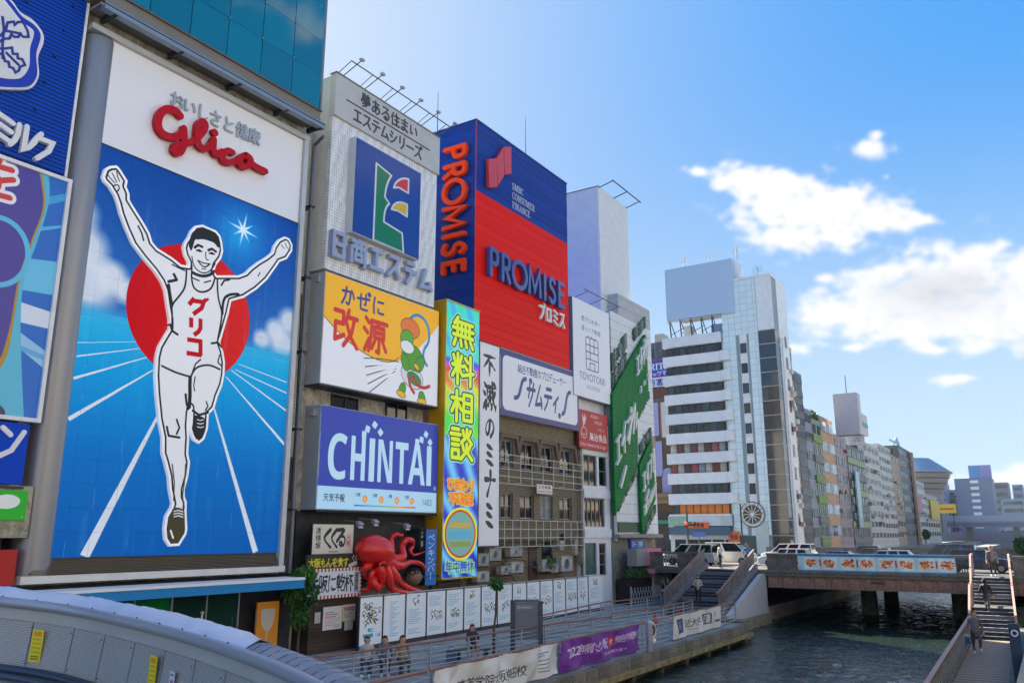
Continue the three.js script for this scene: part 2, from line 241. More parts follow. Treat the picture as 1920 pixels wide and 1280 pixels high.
  乾: '6 16 46 16;26 4 26 26;10 28 42 28 42 58 10 58 10 28;10 42 42 42;4 74 48 74;26 58 26 98;64 4 52 34;60 22 96 22;58 42 90 42 56 78 58 94 94 94 96 80', 杯: '4 28 42 28;23 4 23 98;22 30 2 70;25 36 42 60;50 14 98 14;76 14 46 60;72 38 72 98;78 42 96 66', 広: '50 2 50 14;12 16 94 16;16 16 14 56 2 94;52 26 30 84 84 78;70 58 90 94',
  告: '32 4 16 28;26 18 84 18;50 2 50 42;6 42 94 42;22 58 78 58 78 94 22 94 22 58', 募: '8 12 92 12;32 4 32 20;68 4 68 20;28 26 72 26 72 46 28 46 28 26;28 36 72 36;6 54 94 54;36 54 6 76;64 54 94 74;30 70 72 70 68 96 58 94;50 62 44 80 24 98', 集: '30 2 10 30;22 18 22 58;54 2 50 14;22 16 90 16;22 28 84 28;22 40 84 40;22 52 92 52;54 16 54 98;6 66 94 66;50 68 10 94;58 68 92 94',
  高: '50 2 50 14;6 16 94 16;30 26 70 26 70 42 30 42 30 26;12 52 12 98;12 52 88 52 88 96 78 94;32 66 68 66 68 84 32 84 32 66', 等: '24 2 8 22;18 12 46 12;32 14 38 24;66 2 54 22;60 12 94 12;76 14 82 24;20 34 80 34;50 26 50 48;6 48 94 48;10 66 90 66;68 54 68 96 52 94;30 74 40 86',
  学: '22 4 30 18;48 2 52 16;80 2 70 18;8 38 8 24 92 24 88 36;28 42 72 42 54 54;6 66 94 66;52 54 52 96 38 94', 院: '8 8 8 98;8 8 32 8 22 36 34 54 24 70 12 66;66 2 66 12;40 26 40 14 96 14 94 26;50 34 86 34;40 52 98 52;58 52 54 78 36 96;74 52 74 90 96 92 98 78', 校: '4 28 42 28;23 4 23 98;22 30 2 70;25 36 42 60;70 2 70 16;48 18 98 18;60 26 48 44;80 26 94 44;86 48 70 76 44 98;54 50 72 78 98 96',
  梅: '4 28 38 28;21 4 21 98;20 30 2 70;23 36 38 60;56 2 42 30;50 16 96 16;54 30 90 30 86 86 74 84;54 30 48 74 98 74;42 52 98 52;70 34 72 46;68 56 70 68', 田: '12 12 88 12 88 92 12 92 12 12;12 52 88 52;50 12 50 92', 新: '28 2 28 12;6 14 50 14;16 18 22 32;42 18 36 32;2 36 54 36;4 54 52 54;28 36 28 98;26 56 6 82;30 58 48 78;92 6 60 14;60 14 60 60 52 94;60 40 98 40;80 40 80 98',
  代: '28 4 6 50;18 34 18 98;34 40 96 30;56 6 64 60 92 96 96 78;76 6 88 18', 周: '14 10 14 62 4 94;14 10 88 10 88 94 78 92;30 26 72 26;51 16 51 42;26 42 76 42;34 56 68 56 68 80 34 80 34 56', 近: '86 2 48 12;48 12 46 50 36 72;48 34 96 34;74 34 74 82;8 8 20 22;4 40 20 40 20 74 4 88;~20 76 40 94 98 94',
  // round sans capitals used for raised letters
  P: '22 96 22 4;~22 5 50 5 74 10 80 29 74 48 50 54 22 54', R: '22 96 22 4;~22 5 50 5 72 10 78 28 72 46 50 52 22 52;48 52 82 96', O: '~50 2 82 14 98 50 82 86 50 98 18 86 2 50 18 14 50 2', M: '10 96 16 4 50 82 84 4 90 96', I: '50 96 50 4', S: '~76 16 60 4 40 5 26 20 34 40 60 50 76 66 70 88 46 97 20 86', E: '76 5 24 5 24 95 78 95;24 48 70 48',
};
const paths = new Map();
function strokes(ch) {                                        // -> list of polylines
  if (!paths.has(ch)) paths.set(ch, (G[ch] ?? '').split(';').filter(Boolean).map((s) => {
    const smooth = s[0] === '~', v = s.replace('~', '').trim().split(/\s+/).map(Number), p = [];
    for (let i = 0; i < v.length; i += 2) p.push(new THREE.Vector2(v[i], v[i + 1]));
    return smooth ? new THREE.SplineCurve(p).getPoints(p.length * 5) : p;
  }));
  return paths.get(ch);
}
// writing on a canvas: characters in boxes s wide and h high, along a row or down a column
function write(g, text, x, y, s, { h = s, w = 0.09, color = '#111', gap = 1, down = false, outline, brush = 0, font = 'bold', slant = 0 } = {}) {
  for (const ch of text) {
    const draw = (col, lw) => {
      g.save(); g.translate(x, y); g.transform(s / 100, 0, -slant * h / 100, h / 100, slant * h, 0); g.strokeStyle = g.fillStyle = col; g.lineCap = g.lineJoin = 'round';
      if (G[ch] && !/[A-Z]/.test(ch)) for (const p of strokes(ch)) {
        if (brush) { for (let i = 1; i < p.length; i++) for (let k = 0; k < 6; k++) { const t = (i - 1 + k / 6) / (p.length - 1); g.lineWidth = lw * 100 * (1 + brush * Math.sin(t * 5.5 + p[0].x)); g.beginPath(); g.moveTo(...p[i - 1].clone().lerp(p[i], k / 6).toArray()); g.lineTo(...p[i - 1].clone().lerp(p[i], (k + 1) / 6).toArray()); g.stroke(); } }
        else { g.lineWidth = lw * 100; g.beginPath(); p.forEach((q, i) => (i ? g.lineTo(q.x, q.y) : g.moveTo(q.x, q.y))); g.stroke(); }
      } else { g.font = font + ' 120px sans-serif'; g.textAlign = 'center'; if (col === outline) { g.lineWidth = lw * 100 - 4; g.strokeText(ch, 50, 94); } g.fillText(ch, 50, 94); }
      g.restore();
    };
    if (outline) draw(outline, w * 2.2);
    draw(color, w);
    const adv = /[ -~]/.test(ch) ? 0.72 : 1;
    if (down) y += h * gap; else x += s * gap * adv;
  }
}
const plainText = (g, s, x, y, px, color, o = {}) => { g.save(); g.translate(x, y); g.scale(o.sx ?? 1, 1); g.font = (o.font ?? 'bold') + ' ' + px + 'px ' + (o.family ?? 'sans-serif'); g.textAlign = o.align ?? 'left'; g.fillStyle = color; g.fillText(s, 0, 0); g.restore(); };
// a raised stroke: flat ribbon with sides; points in metres on the sign's plane
function ribbon(pts, width, z0, z1, round = true) {
  pts = pts.filter((p, i) => !i || p.distanceTo(pts[i - 1]) > 1e-4);
  const closed = pts.length > 3 && pts[0].distanceTo(pts[pts.length - 1]) < 1e-3, n = pts.length, L = [], R = [], h = width / 2;
  for (let i = 0; i < n; i++) {
    const a = pts[i > 0 ? i - 1 : closed ? n - 2 : 0], b = pts[i < n - 1 ? i + 1 : closed ? 1 : n - 1], d1 = pts[i].clone().sub(a).normalize(), d2 = b.clone().sub(pts[i]).normalize();
    if (d1.length() < 0.5) d1.copy(d2); if (d2.length() < 0.5) d2.copy(d1);
    const t = d1.clone().add(d2).normalize(), nx = -t.y, ny = t.x, k = h / Math.max(0.45, nx * -d1.y + ny * d1.x);
    L.push([pts[i].x + nx * k, pts[i].y + ny * k]); R.push([pts[i].x - nx * k, pts[i].y - ny * k]);
  }
  const ring = [...L];
  const cap = (p, dir) => { const out = []; for (let k = 1; k < 6; k++) { const a = Math.PI / 2 - k * Math.PI / 6; out.push([p.x + h * (dir.x * Math.cos(a) - dir.y * Math.sin(a)), p.y + h * (dir.y * Math.cos(a) + dir.x * Math.sin(a))]); } return out; };
  const P = [], put = (a, b, c) => P.push(...a, ...b, ...c), z = (q, v) => [q[0], q[1], v];
  for (let i = 1; i < n; i++) { const a = z1 + (i % 2) * 0.0012 + i * 0.0004; put(z(R[i - 1], a), z(R[i], a), z(L[i], a)); put(z(R[i - 1], a), z(L[i], a), z(L[i - 1], a)); }
  const side = (a, b) => { put(z(a, z0), z(b, z0), z(b, z1)); put(z(a, z0), z(b, z1), z(a, z1)); };
  for (let i = 1; i < n; i++) { side(L[i], L[i - 1]); side(R[i - 1], R[i]); }
  if (!closed) for (const [p, dir, a, b] of [[pts[n - 1], pts[n - 1].clone().sub(pts[n - 2]).normalize(), L[n - 1], R[n - 1]], [pts[0], pts[0].clone().sub(pts[1]).normalize(), R[0], L[0]]]) {
    const c = round ? [a, ...cap(p, dir), b] : [a, b];
    for (let i = 1; i < c.length; i++) { side(c[i - 1], c[i]); if (round) put(z([p.x, p.y], z1), z(c[i], z1), z(c[i - 1], z1)); }
  }
  const g = new THREE.BufferGeometry(); g.setAttribute('position', new THREE.BufferAttribute(new Float32Array(P), 3)); g.computeVertexNormals(); return plain(g);
}
// one raised character; x, y is the lower left corner of its box
function charGeo(ch, x, y, sx, sy, width, z0, z1, o = {}) {
  const { slant = 0, turn = 0, round = true, map } = o;
  const gs = strokes(ch).map((p, k) => ribbon(p.map((q) => { let a = q.x / 100 * sx, b = (1 - q.y / 100) * sy; a += slant * b; if (turn) [a, b] = [b, -a]; return map ? map(x + a, y + b) : new THREE.Vector2(x + a, y + b); }), width, z0, z1 + k * 0.003, round));
  return gs.length > 1 ? mergeGeometries(gs) : gs[0];
}

// ---------------------------------------------------------------- the setting: water, banks, promenade, bridge
const WATER = -0.95, DECK = 2.55, BZ = -60, BZ2 = -95;
{
  const wave = tex(512, 512, (u, v) => 0.5 + 0.34 * tn(u * 1, v, 2.2, 3, 5) + 0.2 * tn(u, v, 7, 1, 3), false);
  wave.repeat.set(1 / 9, 1 / 3.2);
  const m = new THREE.MeshPhysicalMaterial({ color: new THREE.Color().setRGB(0.012, 0.022, 0.018), roughness: 0.03, ior: 1.33, bumpMap: wave, bumpScale: 0.05 });
  const flat = (x0, z0, x1, z1) => { const g = new THREE.PlaneGeometry(x1 - x0, z0 - z1, 1, 1).rotateX(-Math.PI / 2).translate((x0 + x1) / 2, 0, (z0 + z1) / 2), q = g.attributes.position; for (let i = 0; i < 4; i++) g.attributes.uv.setXY(i, q.getX(i), -q.getZ(i)); return g; };
  const near = new THREE.PlaneGeometry(17, 96, 120, 560).rotateX(-Math.PI / 2).translate(-11.3, 0, -66), q = near.attributes.position;
  for (let i = 0; i < q.count; i++) { const x = q.getX(i), z = q.getZ(i); q.setY(i, 0.07 * fbm2(x * 0.55 + z * 0.12, z * 1.15, 4) + 0.02 * n2(x * 0.2, z * 0.35)); near.attributes.uv.setXY(i, x, -z); } near.computeVertexNormals();
  const w = mesh('water', [near, flat(-19.8, -114, -2.8, -1250)], m); w.position.y = WATER; setting(w, 'dark green canal water with small ripples');
}
const paving = mat('#a2a3a4', 0.75, { map: T_PAVE, bump: T_BUMP, bumpScale: 0.004 }), quayStone = mat('#8d887c', 0.9, { map: T_STONE, bump: T_BUMP, bumpScale: 0.02 });
const land = (name, label, x0, y0, z0, x1, y1, z1, m) => setting(box(undefined, name, x0, y0, z0, x1, y1, z1, m), label);
land('promenade', 'grey paved promenade along the canal', -60, -2.5, 10, -15.75, 0, -49.4, paving);
land('promenade', 'paved passage running on under the road bridge', -60, -2.5, -49.41, -17.75, 0, -100, paving);
land('ground', 'street ground beyond the road bridge', -900, -3, -95.5, -27.4, 2.5, -1500, concrete);
land('bank', 'concrete quay beyond the road bridge', -27.4, -3, -100.2, -20, 0.6, -420, concrete);
land('ground', 'street ground of the opposite bank', -0.9, -3, 40, 500, 2.5, -1500, concrete);
land('bank', 'concrete quay of the opposite bank beyond the road bridge', -4.4, -3, -62, -0.9, 0.6, -420, concrete);
land('ground', 'ground at the far end of the canal', -200, -3, -421, 60, 2.3, -1500, concrete);
land('road', 'asphalt road running up to the bridge', -200, 0.5, BZ - 0.6, -27.45, DECK, BZ2, mat('#4a4b4e', 0.9, { map: T_ASPH }));
{ // quay edge: coping stones, a yellow fender beam and piles
  const t = thing('quay_edge', 'stone quay edge with yellow timber fender along the promenade', 'quay', [-15.4, 0, 0]);
  const tones = ['#8d887c', '#7f7b72', '#989184'].map((c) => mat(c, 0.9, { map: T_STONE, bump: T_BUMP, bumpScale: 0.02 }));
  for (let k = 0; k < 35; k++) box(t, 'stone', -0.36, -0.42 + rr(-0.01, 0.01), -14 - k - 0.015, rr(-0.012, 0.012), 0.02 + rr(-0.008, 0.01), -15 - k + 0.015, tones[k % 3]);
  box(t, 'fender', -0.2, -0.66, -14, 0.14, -0.44, -49.2, mat('#a3976c', 0.85, { map: T_DIRTY }));
  for (let k = 0; k < 12; k++) box(t, 'pile', -0.25, -1.6, -15 - k * 3, 0.02, -0.67, -15.35 - k * 3, mat('#5f5a48', 0.95, { map: T_STONE }));
  box(t, 'back_wall', -0.5, -2.4, -14, -0.3, -0.43, -49.3, mat('#4b483f', 0.95, { map: T_STONE }));
}
// ---- road bridge
{
  const t = thing('road_bridge', 'road bridge with pinkish steel girder and grey stone parapet across the canal', 'bridge', [0, 0, BZ]);
  const stone = mat('#8b8884', 0.85, { map: T_STONE }), stone2 = mat('#7d7a77', 0.85, { map: T_DIRTY }), pink = mat('#a58478', 0.6, { map: T_DIRTY }), iron = mat('#27423c', 0.6);
  box(t, 'deck', -27.4, 2.31, -0.05, 14, DECK, BZ2 - BZ, mat('#4a4b4e', 0.9, { map: T_ASPH }));
  box(t, 'fascia', -30, 2.2, 0.001, 14, 2.56, 0.22, stone);
  box(t, 'ledge', -30, 2.42, 0.221, 14, 2.58, 0.32, stone);
  for (let x = -17.35, k = 0; x < 13; x += 1.08, k++) { box(t, 'girder_panel', x, 1.44 + 0.0022 * (x + 8) ** 2 * 0, -0.3, x + 1.04, 2.2, -0.02, pink); box(t, 'stiffener', x + 1.04, 1.44, -0.32, x + 1.08, 2.2, 0.07, pink); }
  box(t, 'flange', -17.4, 1.4, -0.34, 13, 1.44, 0.12, pink);
  for (const z of [-8, -16, -24, -32]) box(t, 'girder', -17.4, 1.4, z - 0.25, 13, 2.3, z, pink);
  // parapet: stone posts and panels with open ironwork between
  const lattice = (x0, x1) => { const g = []; for (let k = 0; k < 5; k++) { const a = x0 + (x1 - x0) * k / 5, b = x0 + (x1 - x0) * (k + 1) / 5; g.push(bar(V(a, 2.7, 0.06), V(b, 3.45, 0.06), 0.035), bar(V(b, 2.7, 0.055), V(a, 3.45, 0.055), 0.035)); g.push(new THREE.TorusGeometry(0.11, 0.022, 5, 10).translate((a + b) / 2, 3.08, 0.07)); } return g; };
  const run = (x0, x1) => {
    box(t, 'rail', x0, 3.56, -0.1, x1, 3.72, 0.24, stone); box(t, 'plinth', x0, DECK + 0.03, -0.06, x1, 2.68, 0.2, stone2);
    let x = x0; let solid = true;
    while (x < x1 - 0.1) { const w = Math.min(solid ? 2.1 : 1.15, x1 - x); if (solid) { const n = w > 1.5 ? 2 : 1; for (let i = 0; i < n; i++) box(t, 'stone_panel', x + w * i / n + 0.02, 2.68, -0.02, x + w * (i + 1) / n - 0.02, 3.56, 0.16, stone2); } else mesh('ironwork', lattice(x, x + w), iron, t); x += w; solid = !solid; }
  };
  run(-27.2, -22.2); run(-17.3, -4.75); run(-2.45, 13);
  box(t, 'far_parapet', -27.4, DECK, BZ2 - BZ - 0.2, 14, 3.6, BZ2 - BZ + 0.1, stone);
  for (const x of [-15.6, -9.4]) for (const z of [-10, -20]) mesh('pier', new THREE.CylinderGeometry(0.55, 0.6, 3.4, 14).translate(x + 3, 0.05, z), mat('#8d8570', 0.9, { map: T_STONE }), t);
  box(t, 'far_abutment', -27.4, -2, BZ2 - BZ - 0.5, -19, 2.3, BZ2 - BZ - 0.1, stone2);
  box(t, 'nameplate', -10.6, 1.82, 0.0, -9.7, 1.98, 0.04, mat('#5a3d34', 0.6));
  // bright festival banner hung on the parapet
  const b = thing('parapet_banner', 'blue edged white banner with orange seafood pictures on the bridge parapet', 'banner', [-15.1, 2.5, BZ + 0.26]);
  const bm = canvasMat(1024, 150, (g, w, h) => {
    g.fillStyle = '#b4d4de'; g.fillRect(0, 0, w, h); g.fillStyle = '#1f86b8'; g.fillRect(0, 0, w, 20); g.fillRect(0, h - 18, w, 18);
    for (let k = 0; k < 8; k++) { const x = 40 + k * 126; g.fillStyle = '#d3e4e6'; g.fillRect(x + 4, 26, 100, 100); for (let i = 0; i < 34; i++) { g.fillStyle = ['#d3572a', '#e08a3c', '#b8391f', '#e9c39a'][i % 4]; g.beginPath(); g.ellipse(x + 54 + rr(-36, 36), 76 + rr(-26, 26), 6 + (i % 5) * 2.4, 4 + (i % 3) * 3, i, 0, 7); g.fill(); } g.fillStyle = '#b0392c'; if (k % 2) g.fillRect(x - 16, 44, 10, 56); }
    g.fillStyle = '#2c6f9c'; for (let k = 0; k < 40; k++) g.fillRect(20 + k * 25, 5, 12, 8);
  }, { rough: 0.6 });
  mesh('cloth', waveSheet(9.6, 1.2, 60, 6, 0.035), bm, b);
}
function waveSheet(w, h, nx, ny, amp, k = 3.1) { const g = new THREE.PlaneGeometry(w, h, nx, ny).translate(w / 2, h / 2, 0), p = g.attributes.position; for (let i = 0; i < p.count; i++) { const x = p.getX(i), y = p.getY(i); p.setZ(i, amp * (Math.sin(x * k + y * 2) + 0.6 * Math.sin(x * k * 2.3 - y * 3.1) + 0.9 * fbm2(x * 1.3, y * 1.7 + 4, 3)) + amp); } g.computeVertexNormals(); return g; }

// ---- stairs from the promenade up to the bridge
function flight(t, x0, x1, y0, z0, n, rise, run, m) { for (let k = 0; k < n; k++) { box(t, 'step', x0, y0 + (k ? k * rise - 0.3 : -0.01), z0 - k * run, x1, y0 + (k + 1) * rise, z0 - (k + 1) * run, m[k % m.length]); box(t, 'nosing', x0, y0 + (k + 1) * rise - 0.02, z0 - k * run, x1, y0 + (k + 1) * rise + 0.004, z0 - k * run + 0.035, m[m.length - 1]); } }
const stairMats = [mat('#4a4d55', 0.85, { map: T_STONE }), mat('#535660', 0.85, { map: T_STONE }), mat('#787d88', 0.8)];
{
  const t = thing('stairs', 'dark stone stairs climbing from the promenade to the bridge', 'stairs', [-20, 0, -51.6]);
  const rise = 2.55 / 16, run = 0.5; flight(t, -1.55, 1.75, 0, 0, 16, rise, run, stairMats);
  for (const [x, w] of [[-1.85, 0.28], [1.76, 0.3]]) { // sloping kerbs and panelled handrails
    const s = new THREE.Shape(); s.moveTo(0, 0); s.lineTo(8.2, 0); s.lineTo(8.2, 3.0); s.lineTo(7.9, 3.0); s.lineTo(0, 0.45); s.closePath();
    mesh('side_wall', new THREE.ExtrudeGeometry(s, { depth: w, bevelEnabled: false }).rotateY(Math.PI / 2).translate(x, 0, 0), mat('#8f9298', 0.75, { map: T_STONE }), t);
    const xr = x + w / 2, a = V(xr, 1.45, 0.3), m1 = V(xr, 1.5, -0.2), b = V(xr, 3.95, -8.0);
    mesh('handrail', [bar(a, m1, 0.1, 0.06), bar(m1, b, 0.12, 0.06)], mat('#8a6a60', 0.55), t);
    const q = new THREE.Shape(); q.moveTo(0, 0.5); q.lineTo(7.9, 3.05); q.lineTo(7.9, 3.85); q.lineTo(0, 1.4); q.closePath();
    mesh('rail_panel', new THREE.ExtrudeGeometry(q, { depth: 0.04, bevelEnabled: false }).rotateY(Math.PI / 2).translate(xr - 0.02, 0, 0), mat('#7d7478', 0.6, { map: T_DIRTY }), t);
    for (let k = 0; k < 7; k++) mesh('post', bar(V(xr, 0.4 + k * 0.42, -0.1 - k * 1.28), V(xr, 1.5 + k * 0.4, -0.1 - k * 1.28), 0.07), steel, t);
  }
  const wl = thing('stair_wall', 'pale grey concrete wall holding the stairs above the water', 'wall', [-17.72, 0, -51.6]);
  const s = new THREE.Shape(); s.moveTo(0.1, -2); s.lineTo(8.4, -2); s.lineTo(8.4, 2.3); s.lineTo(7.4, 2.3); s.lineTo(0.1, 0.1); s.closePath();
  mesh('wall_face', new THREE.ExtrudeGeometry(s, { depth: 0.25, bevelEnabled: true, bevelSize: 0.02, bevelThickness: 0.02, bevelSegments: 1 }).rotateY(Math.PI / 2), mat('#b9bcc0', 0.7, { map: T_GRIME }), wl);
  box(wl, 'footing', 0.26, -2, 2.2, 0.5, -0.25, -8.3, mat('#a39f86', 0.9, { map: T_STONE }));
  box(wl, 'corner_block', 0.0, -1.9, 2.4, 1.9, 0.12, 1.2, mat('#948d78', 0.9, { map: T_STONE }));
}
{
  const t = thing('stairs', 'dark stairs between pink steel handrails by the timber walkway', 'stairs', [-3.1, 0, -48.3], 0.04);
  const rise = 2.55 / 16; flight(t, -0.92, 0.92, 0, 0, 8, rise, 0.42, stairMats); box(t, 'landing', -0.92, 0.9, -3.36, 0.92, rise * 8, -5.4, stairMats[0]); flight(t, -0.92, 0.92, rise * 8, -5.4, 8, rise, 0.42, stairMats);
  box(t, 'landing', -0.92, 2.2, -8.76, 0.92, DECK, -11.7, stairMats[1]); box(t, 'base', -0.92, -2.4, -3.4, 0.92, 0.85, -11.6, concrete); box(t, 'base', -0.92, -2.4, -0.02, 0.92, -0.02, -3.38, concrete);
  const pinkRail = mat('#b5968a', 0.5);
  for (const x of [-0.98, 0.98]) {
    mesh('handrail', [bar(V(x, 1.15, 0.3), V(x, 2.35, -3.4), 0.1, 0.14), bar(V(x, 2.35, -3.4), V(x, 2.35, -5.4), 0.1, 0.14), bar(V(x, 2.35, -5.4), V(x, 3.78, -8.9), 0.1, 0.14), bar(V(x, 3.78, -8.9), V(x, 3.78, -11.6), 0.1, 0.14)], pinkRail, t);
    for (const [z, y] of [[0.2, 0], [-1.8, 0.65], [-3.5, 1.27], [-5.4, 1.27], [-7.2, 2.0], [-9, 2.55], [-11.4, 2.55]]) mesh('post', bar(V(x, y, z), V(x, y + 1.2, z), 0.09), pinkRail, t);
    for (let k = 0; k < 4; k++) mesh('rail_bar', [bar(V(x, 0.3 + k * 0.2, 0.2), V(x, 1.5 + k * 0.2, -3.4), 0.025), bar(V(x, 1.5 + k * 0.2, -5.4), V(x, 2.9 + k * 0.2, -8.9), 0.025)], steel, t);
  }
}
// ---- timber walkway on the opposite bank
{
  const w = setting(mesh('walkway', B(-0.13, -0.3, 0, 1.78, 0, -34.4), mat('#a08d80', 0.85, { map: again(T_PLANK, 1 / 2.4) })), 'timber boarded walkway of the opposite bank'); w.position.set(-3.09, 0, -14); w.rotation.y = 0.028;
  const t = thing('walkway_railing', 'brown capped railing with pale uprights beside the timber walkway', 'railing', [-3.09, 0, -14], 0.028);
  box(t, 'cap', -0.07, 1.06, 0, 0.07, 1.14, -34.2, mat('#8a6a66', 0.5)); box(t, 'bottom_rail', -0.03, 0.12, 0, 0.03, 0.18, -34.2, steel);
  for (let k = 0; k < 46; k++) box(t, 'upright', -0.03, 0.0, -k * 0.75 - 0.02, 0.03, 1.06, -k * 0.75 - 0.2, mat('#a5a198', 0.7, { map: T_DIRTY }));
  for (let k = 0; k < 3; k++) box(t, 'wire', -0.012, 0.36 + k * 0.22, 0, 0.012, 0.385 + k * 0.22, -34.2, steel);
  const wl = thing('planter_wall', 'rough grey stone planter wall beside the timber walkway', 'planter', [-1.29, 0, -14], 0.028);
  const tones = ['#6d6f72', '#7b7c7d', '#62656a'].map((c) => mat(c, 0.9, { map: T_STONE, bump: T_BUMP, bumpScale: 0.03 }));
  for (let k = 0; k < 34; k++) for (let j = 0; j < 2; j++) box(wl, 'stone', 0, -0.1 + j * 0.36, -k - (j ? 0.5 : 0), 0.42 + rr(0, 0.08), 0.25 + j * 0.36, -k - 0.98 - (j ? 0.5 : 0), tones[(k + j * 2) % 3]);
  box(wl, 'kerb', -0.05, -0.2, 0, -0.001, 0.1, -34, greyMetal);
  box(wl, 'soil', 0.5, -0.3, 0, 1.1, 0.6, -34, mat('#4a4036', 0.95));
  const bush = leaves('shrub', 'low clipped green shrub growing in the stone planter', 'shrub', [-1.0, 0.6, -30], 1100, 0.09, (k) => [rr(-0.3, 0.35), Math.abs(rr(0, 0.5)) * (0.7 + 0.3 * Math.sin(k)), rr(-9, 9)], ['#2f4a22', '#3c5a2b', '#253d1d']);
  void bush;
  const p = thing('sign_post', 'dark navy blue steel sign post with a small white emblem', 'post', onZ(1905, 1200, -22).setY(0.0).toArray());
  box(p, 'column', -0.11, -0.2, -0.05, 0.11, 3.12, 0.05, mat('#1d3350', 0.45));
  mesh('emblem', new THREE.TorusGeometry(0.06, 0.012, 6, 18).translate(0, 2.92, 0.055), whiteMetal, p); box(p, 'base_plate', -0.2, -0.2, -0.15, 0.2, -0.16, 0.15, darkSteel);
}
function leaves(name, label, category, at, n, size, place, cols, group) {
  const t = thing(name, label, category, at, 0, group), ms = cols.map((c) => mat(c, 0.75, { map: null, transmission: 0.25 })), gs = cols.map(() => []);
  for (let k = 0; k < n; k++) { const [x, y, z] = place(k), s = size * rr(0.6, 1.3), g = new THREE.PlaneGeometry(s, s * 1.6, 1, 2), p = g.attributes.position; for (let i = 0; i < 6; i++) if (i < 2 || i > 3) p.setX(i, p.getX(i) * 0.25); p.setZ(2, 0.0 + s * 0.15); p.setZ(3, s * 0.15); g.rotateX(rr(-1.4, 1.4)).rotateY(rr(0, 6.3)).rotateZ(rr(-0.8, 0.8)).translate(x, y, z); g.computeVertexNormals(); gs[k % cols.length].push(g); }
  gs.forEach((g, i) => mesh('foliage', g, ms[i], t)); return t;
}

// ---------------------------------------------------------------- running figure sign building
const FR = (px, py, d = 0) => F.at(px, py, d);
{ // building body, glass storeys above the sign
  const t = F.thing('corner_building', 'building with a teal glass upper storey over the runner sign', 'building', 14.2, 0);
  fb(t, 'wall', 14.2, 0, -14, 25.0, 24.3, -0.55, mat('#b9b4a8', 0.8, { map: T_DIRTY }));
  fb(t, 'upper_wall', 13.9, 24.3, -14, 24.6, 36, 0.45, mat('#2a4a58', 0.7));
  fb(t, 'fascia', 13.7, 23.95, -0.5, 24.78, 24.42, 0.66, mat('#8a7f70', 0.45, { metal: 0.3 }));
  fb(t, 'fascia_lip', 13.7, 24.42, -0.4, 24.8, 24.5, 0.74, mat('#6b6256', 0.45, { metal: 0.3 }));
  const panes = ['#0a6a7c', '#0c7082', '#0a6478'].map((c) => mat(c, 0.03, { map: null, specularIntensity: 1, ior: 1.75, clearcoat: 1, clearcoatRoughness: 0.02 }));
  for (let r = 0; r < 6; r++) for (let k = 0; k < 7; k++) { const u1 = 24.72 - k * 1.775, y0 = 24.52 + r * 1.82; const p = fb(t, 'pane', u1 - 1.76, y0, 0.6, u1 - 0.015, y0 + 1.805, 0.62, panes[(r * 5 + k * 2) % 3]); p.rotation.y = rr(-0.004, 0.004); p.rotation.x = rr(-0.004, 0.004); }
  for (let r = 1; r < 6; r++) for (let k = 0; k < 6; k++) mesh('clamp', new THREE.CylinderGeometry(0.05, 0.05, 0.05, 10).rotateX(Math.PI / 2).translate(24.72 - (k + 1) * 1.775 - t.o[0], 24.52 + r * 1.82, 0.65), steel, t);
  fb(t, 'corner_post', 24.73, 24.5, 0.4, 24.82, 36, 0.66, steel);
  { const y = FB(t, 20.6, 31.3, 0.63, 22.0, 32.4, 0.635); mesh('yellow_notice', y, mat('#d8c52c', 0.5), t); }
  // gutter on brackets under the glass
  fb(t, 'gutter', 13.9, 23.42, 0.75, 24.75, 23.58, 1.05, mat('#8e9aa5', 0.4, { metal: 0.4 })); fb(t, 'gutter_pipe', 13.9, 23.62, 0.98, 24.75, 23.68, 1.06, mat('#7e95ad', 0.35, { metal: 0.4 }));
  fb(t, 'soffit', 13.9, 23.7, 0.0, 24.7, 23.8, 0.72, mat('#8f8c86', 0.7));
  for (const u of [14.3, 17.1, 19.9, 22.5, 24.5]) fb(t, 'bracket', u, 23.4, 0.05, u + 0.14, 23.62, 0.98, darkSteel);
  // shop front under the sign
  fb(t, 'shop_wall', 14.2, 0, -0.5, 25.6, 3.4, -0.3, dark);
  fb(t, 'service_rail', 13.9, 3.12, -0.1, 25.3, 3.22, 0.2, greyMetal); fb(t, 'service_rail', 13.9, 2.98, 0.0, 25.6, 3.03, 0.3, darkSteel);
}
const signW = { u0: 14.02, u1: 24.68, yB: 3.5, yT: 23.25 };
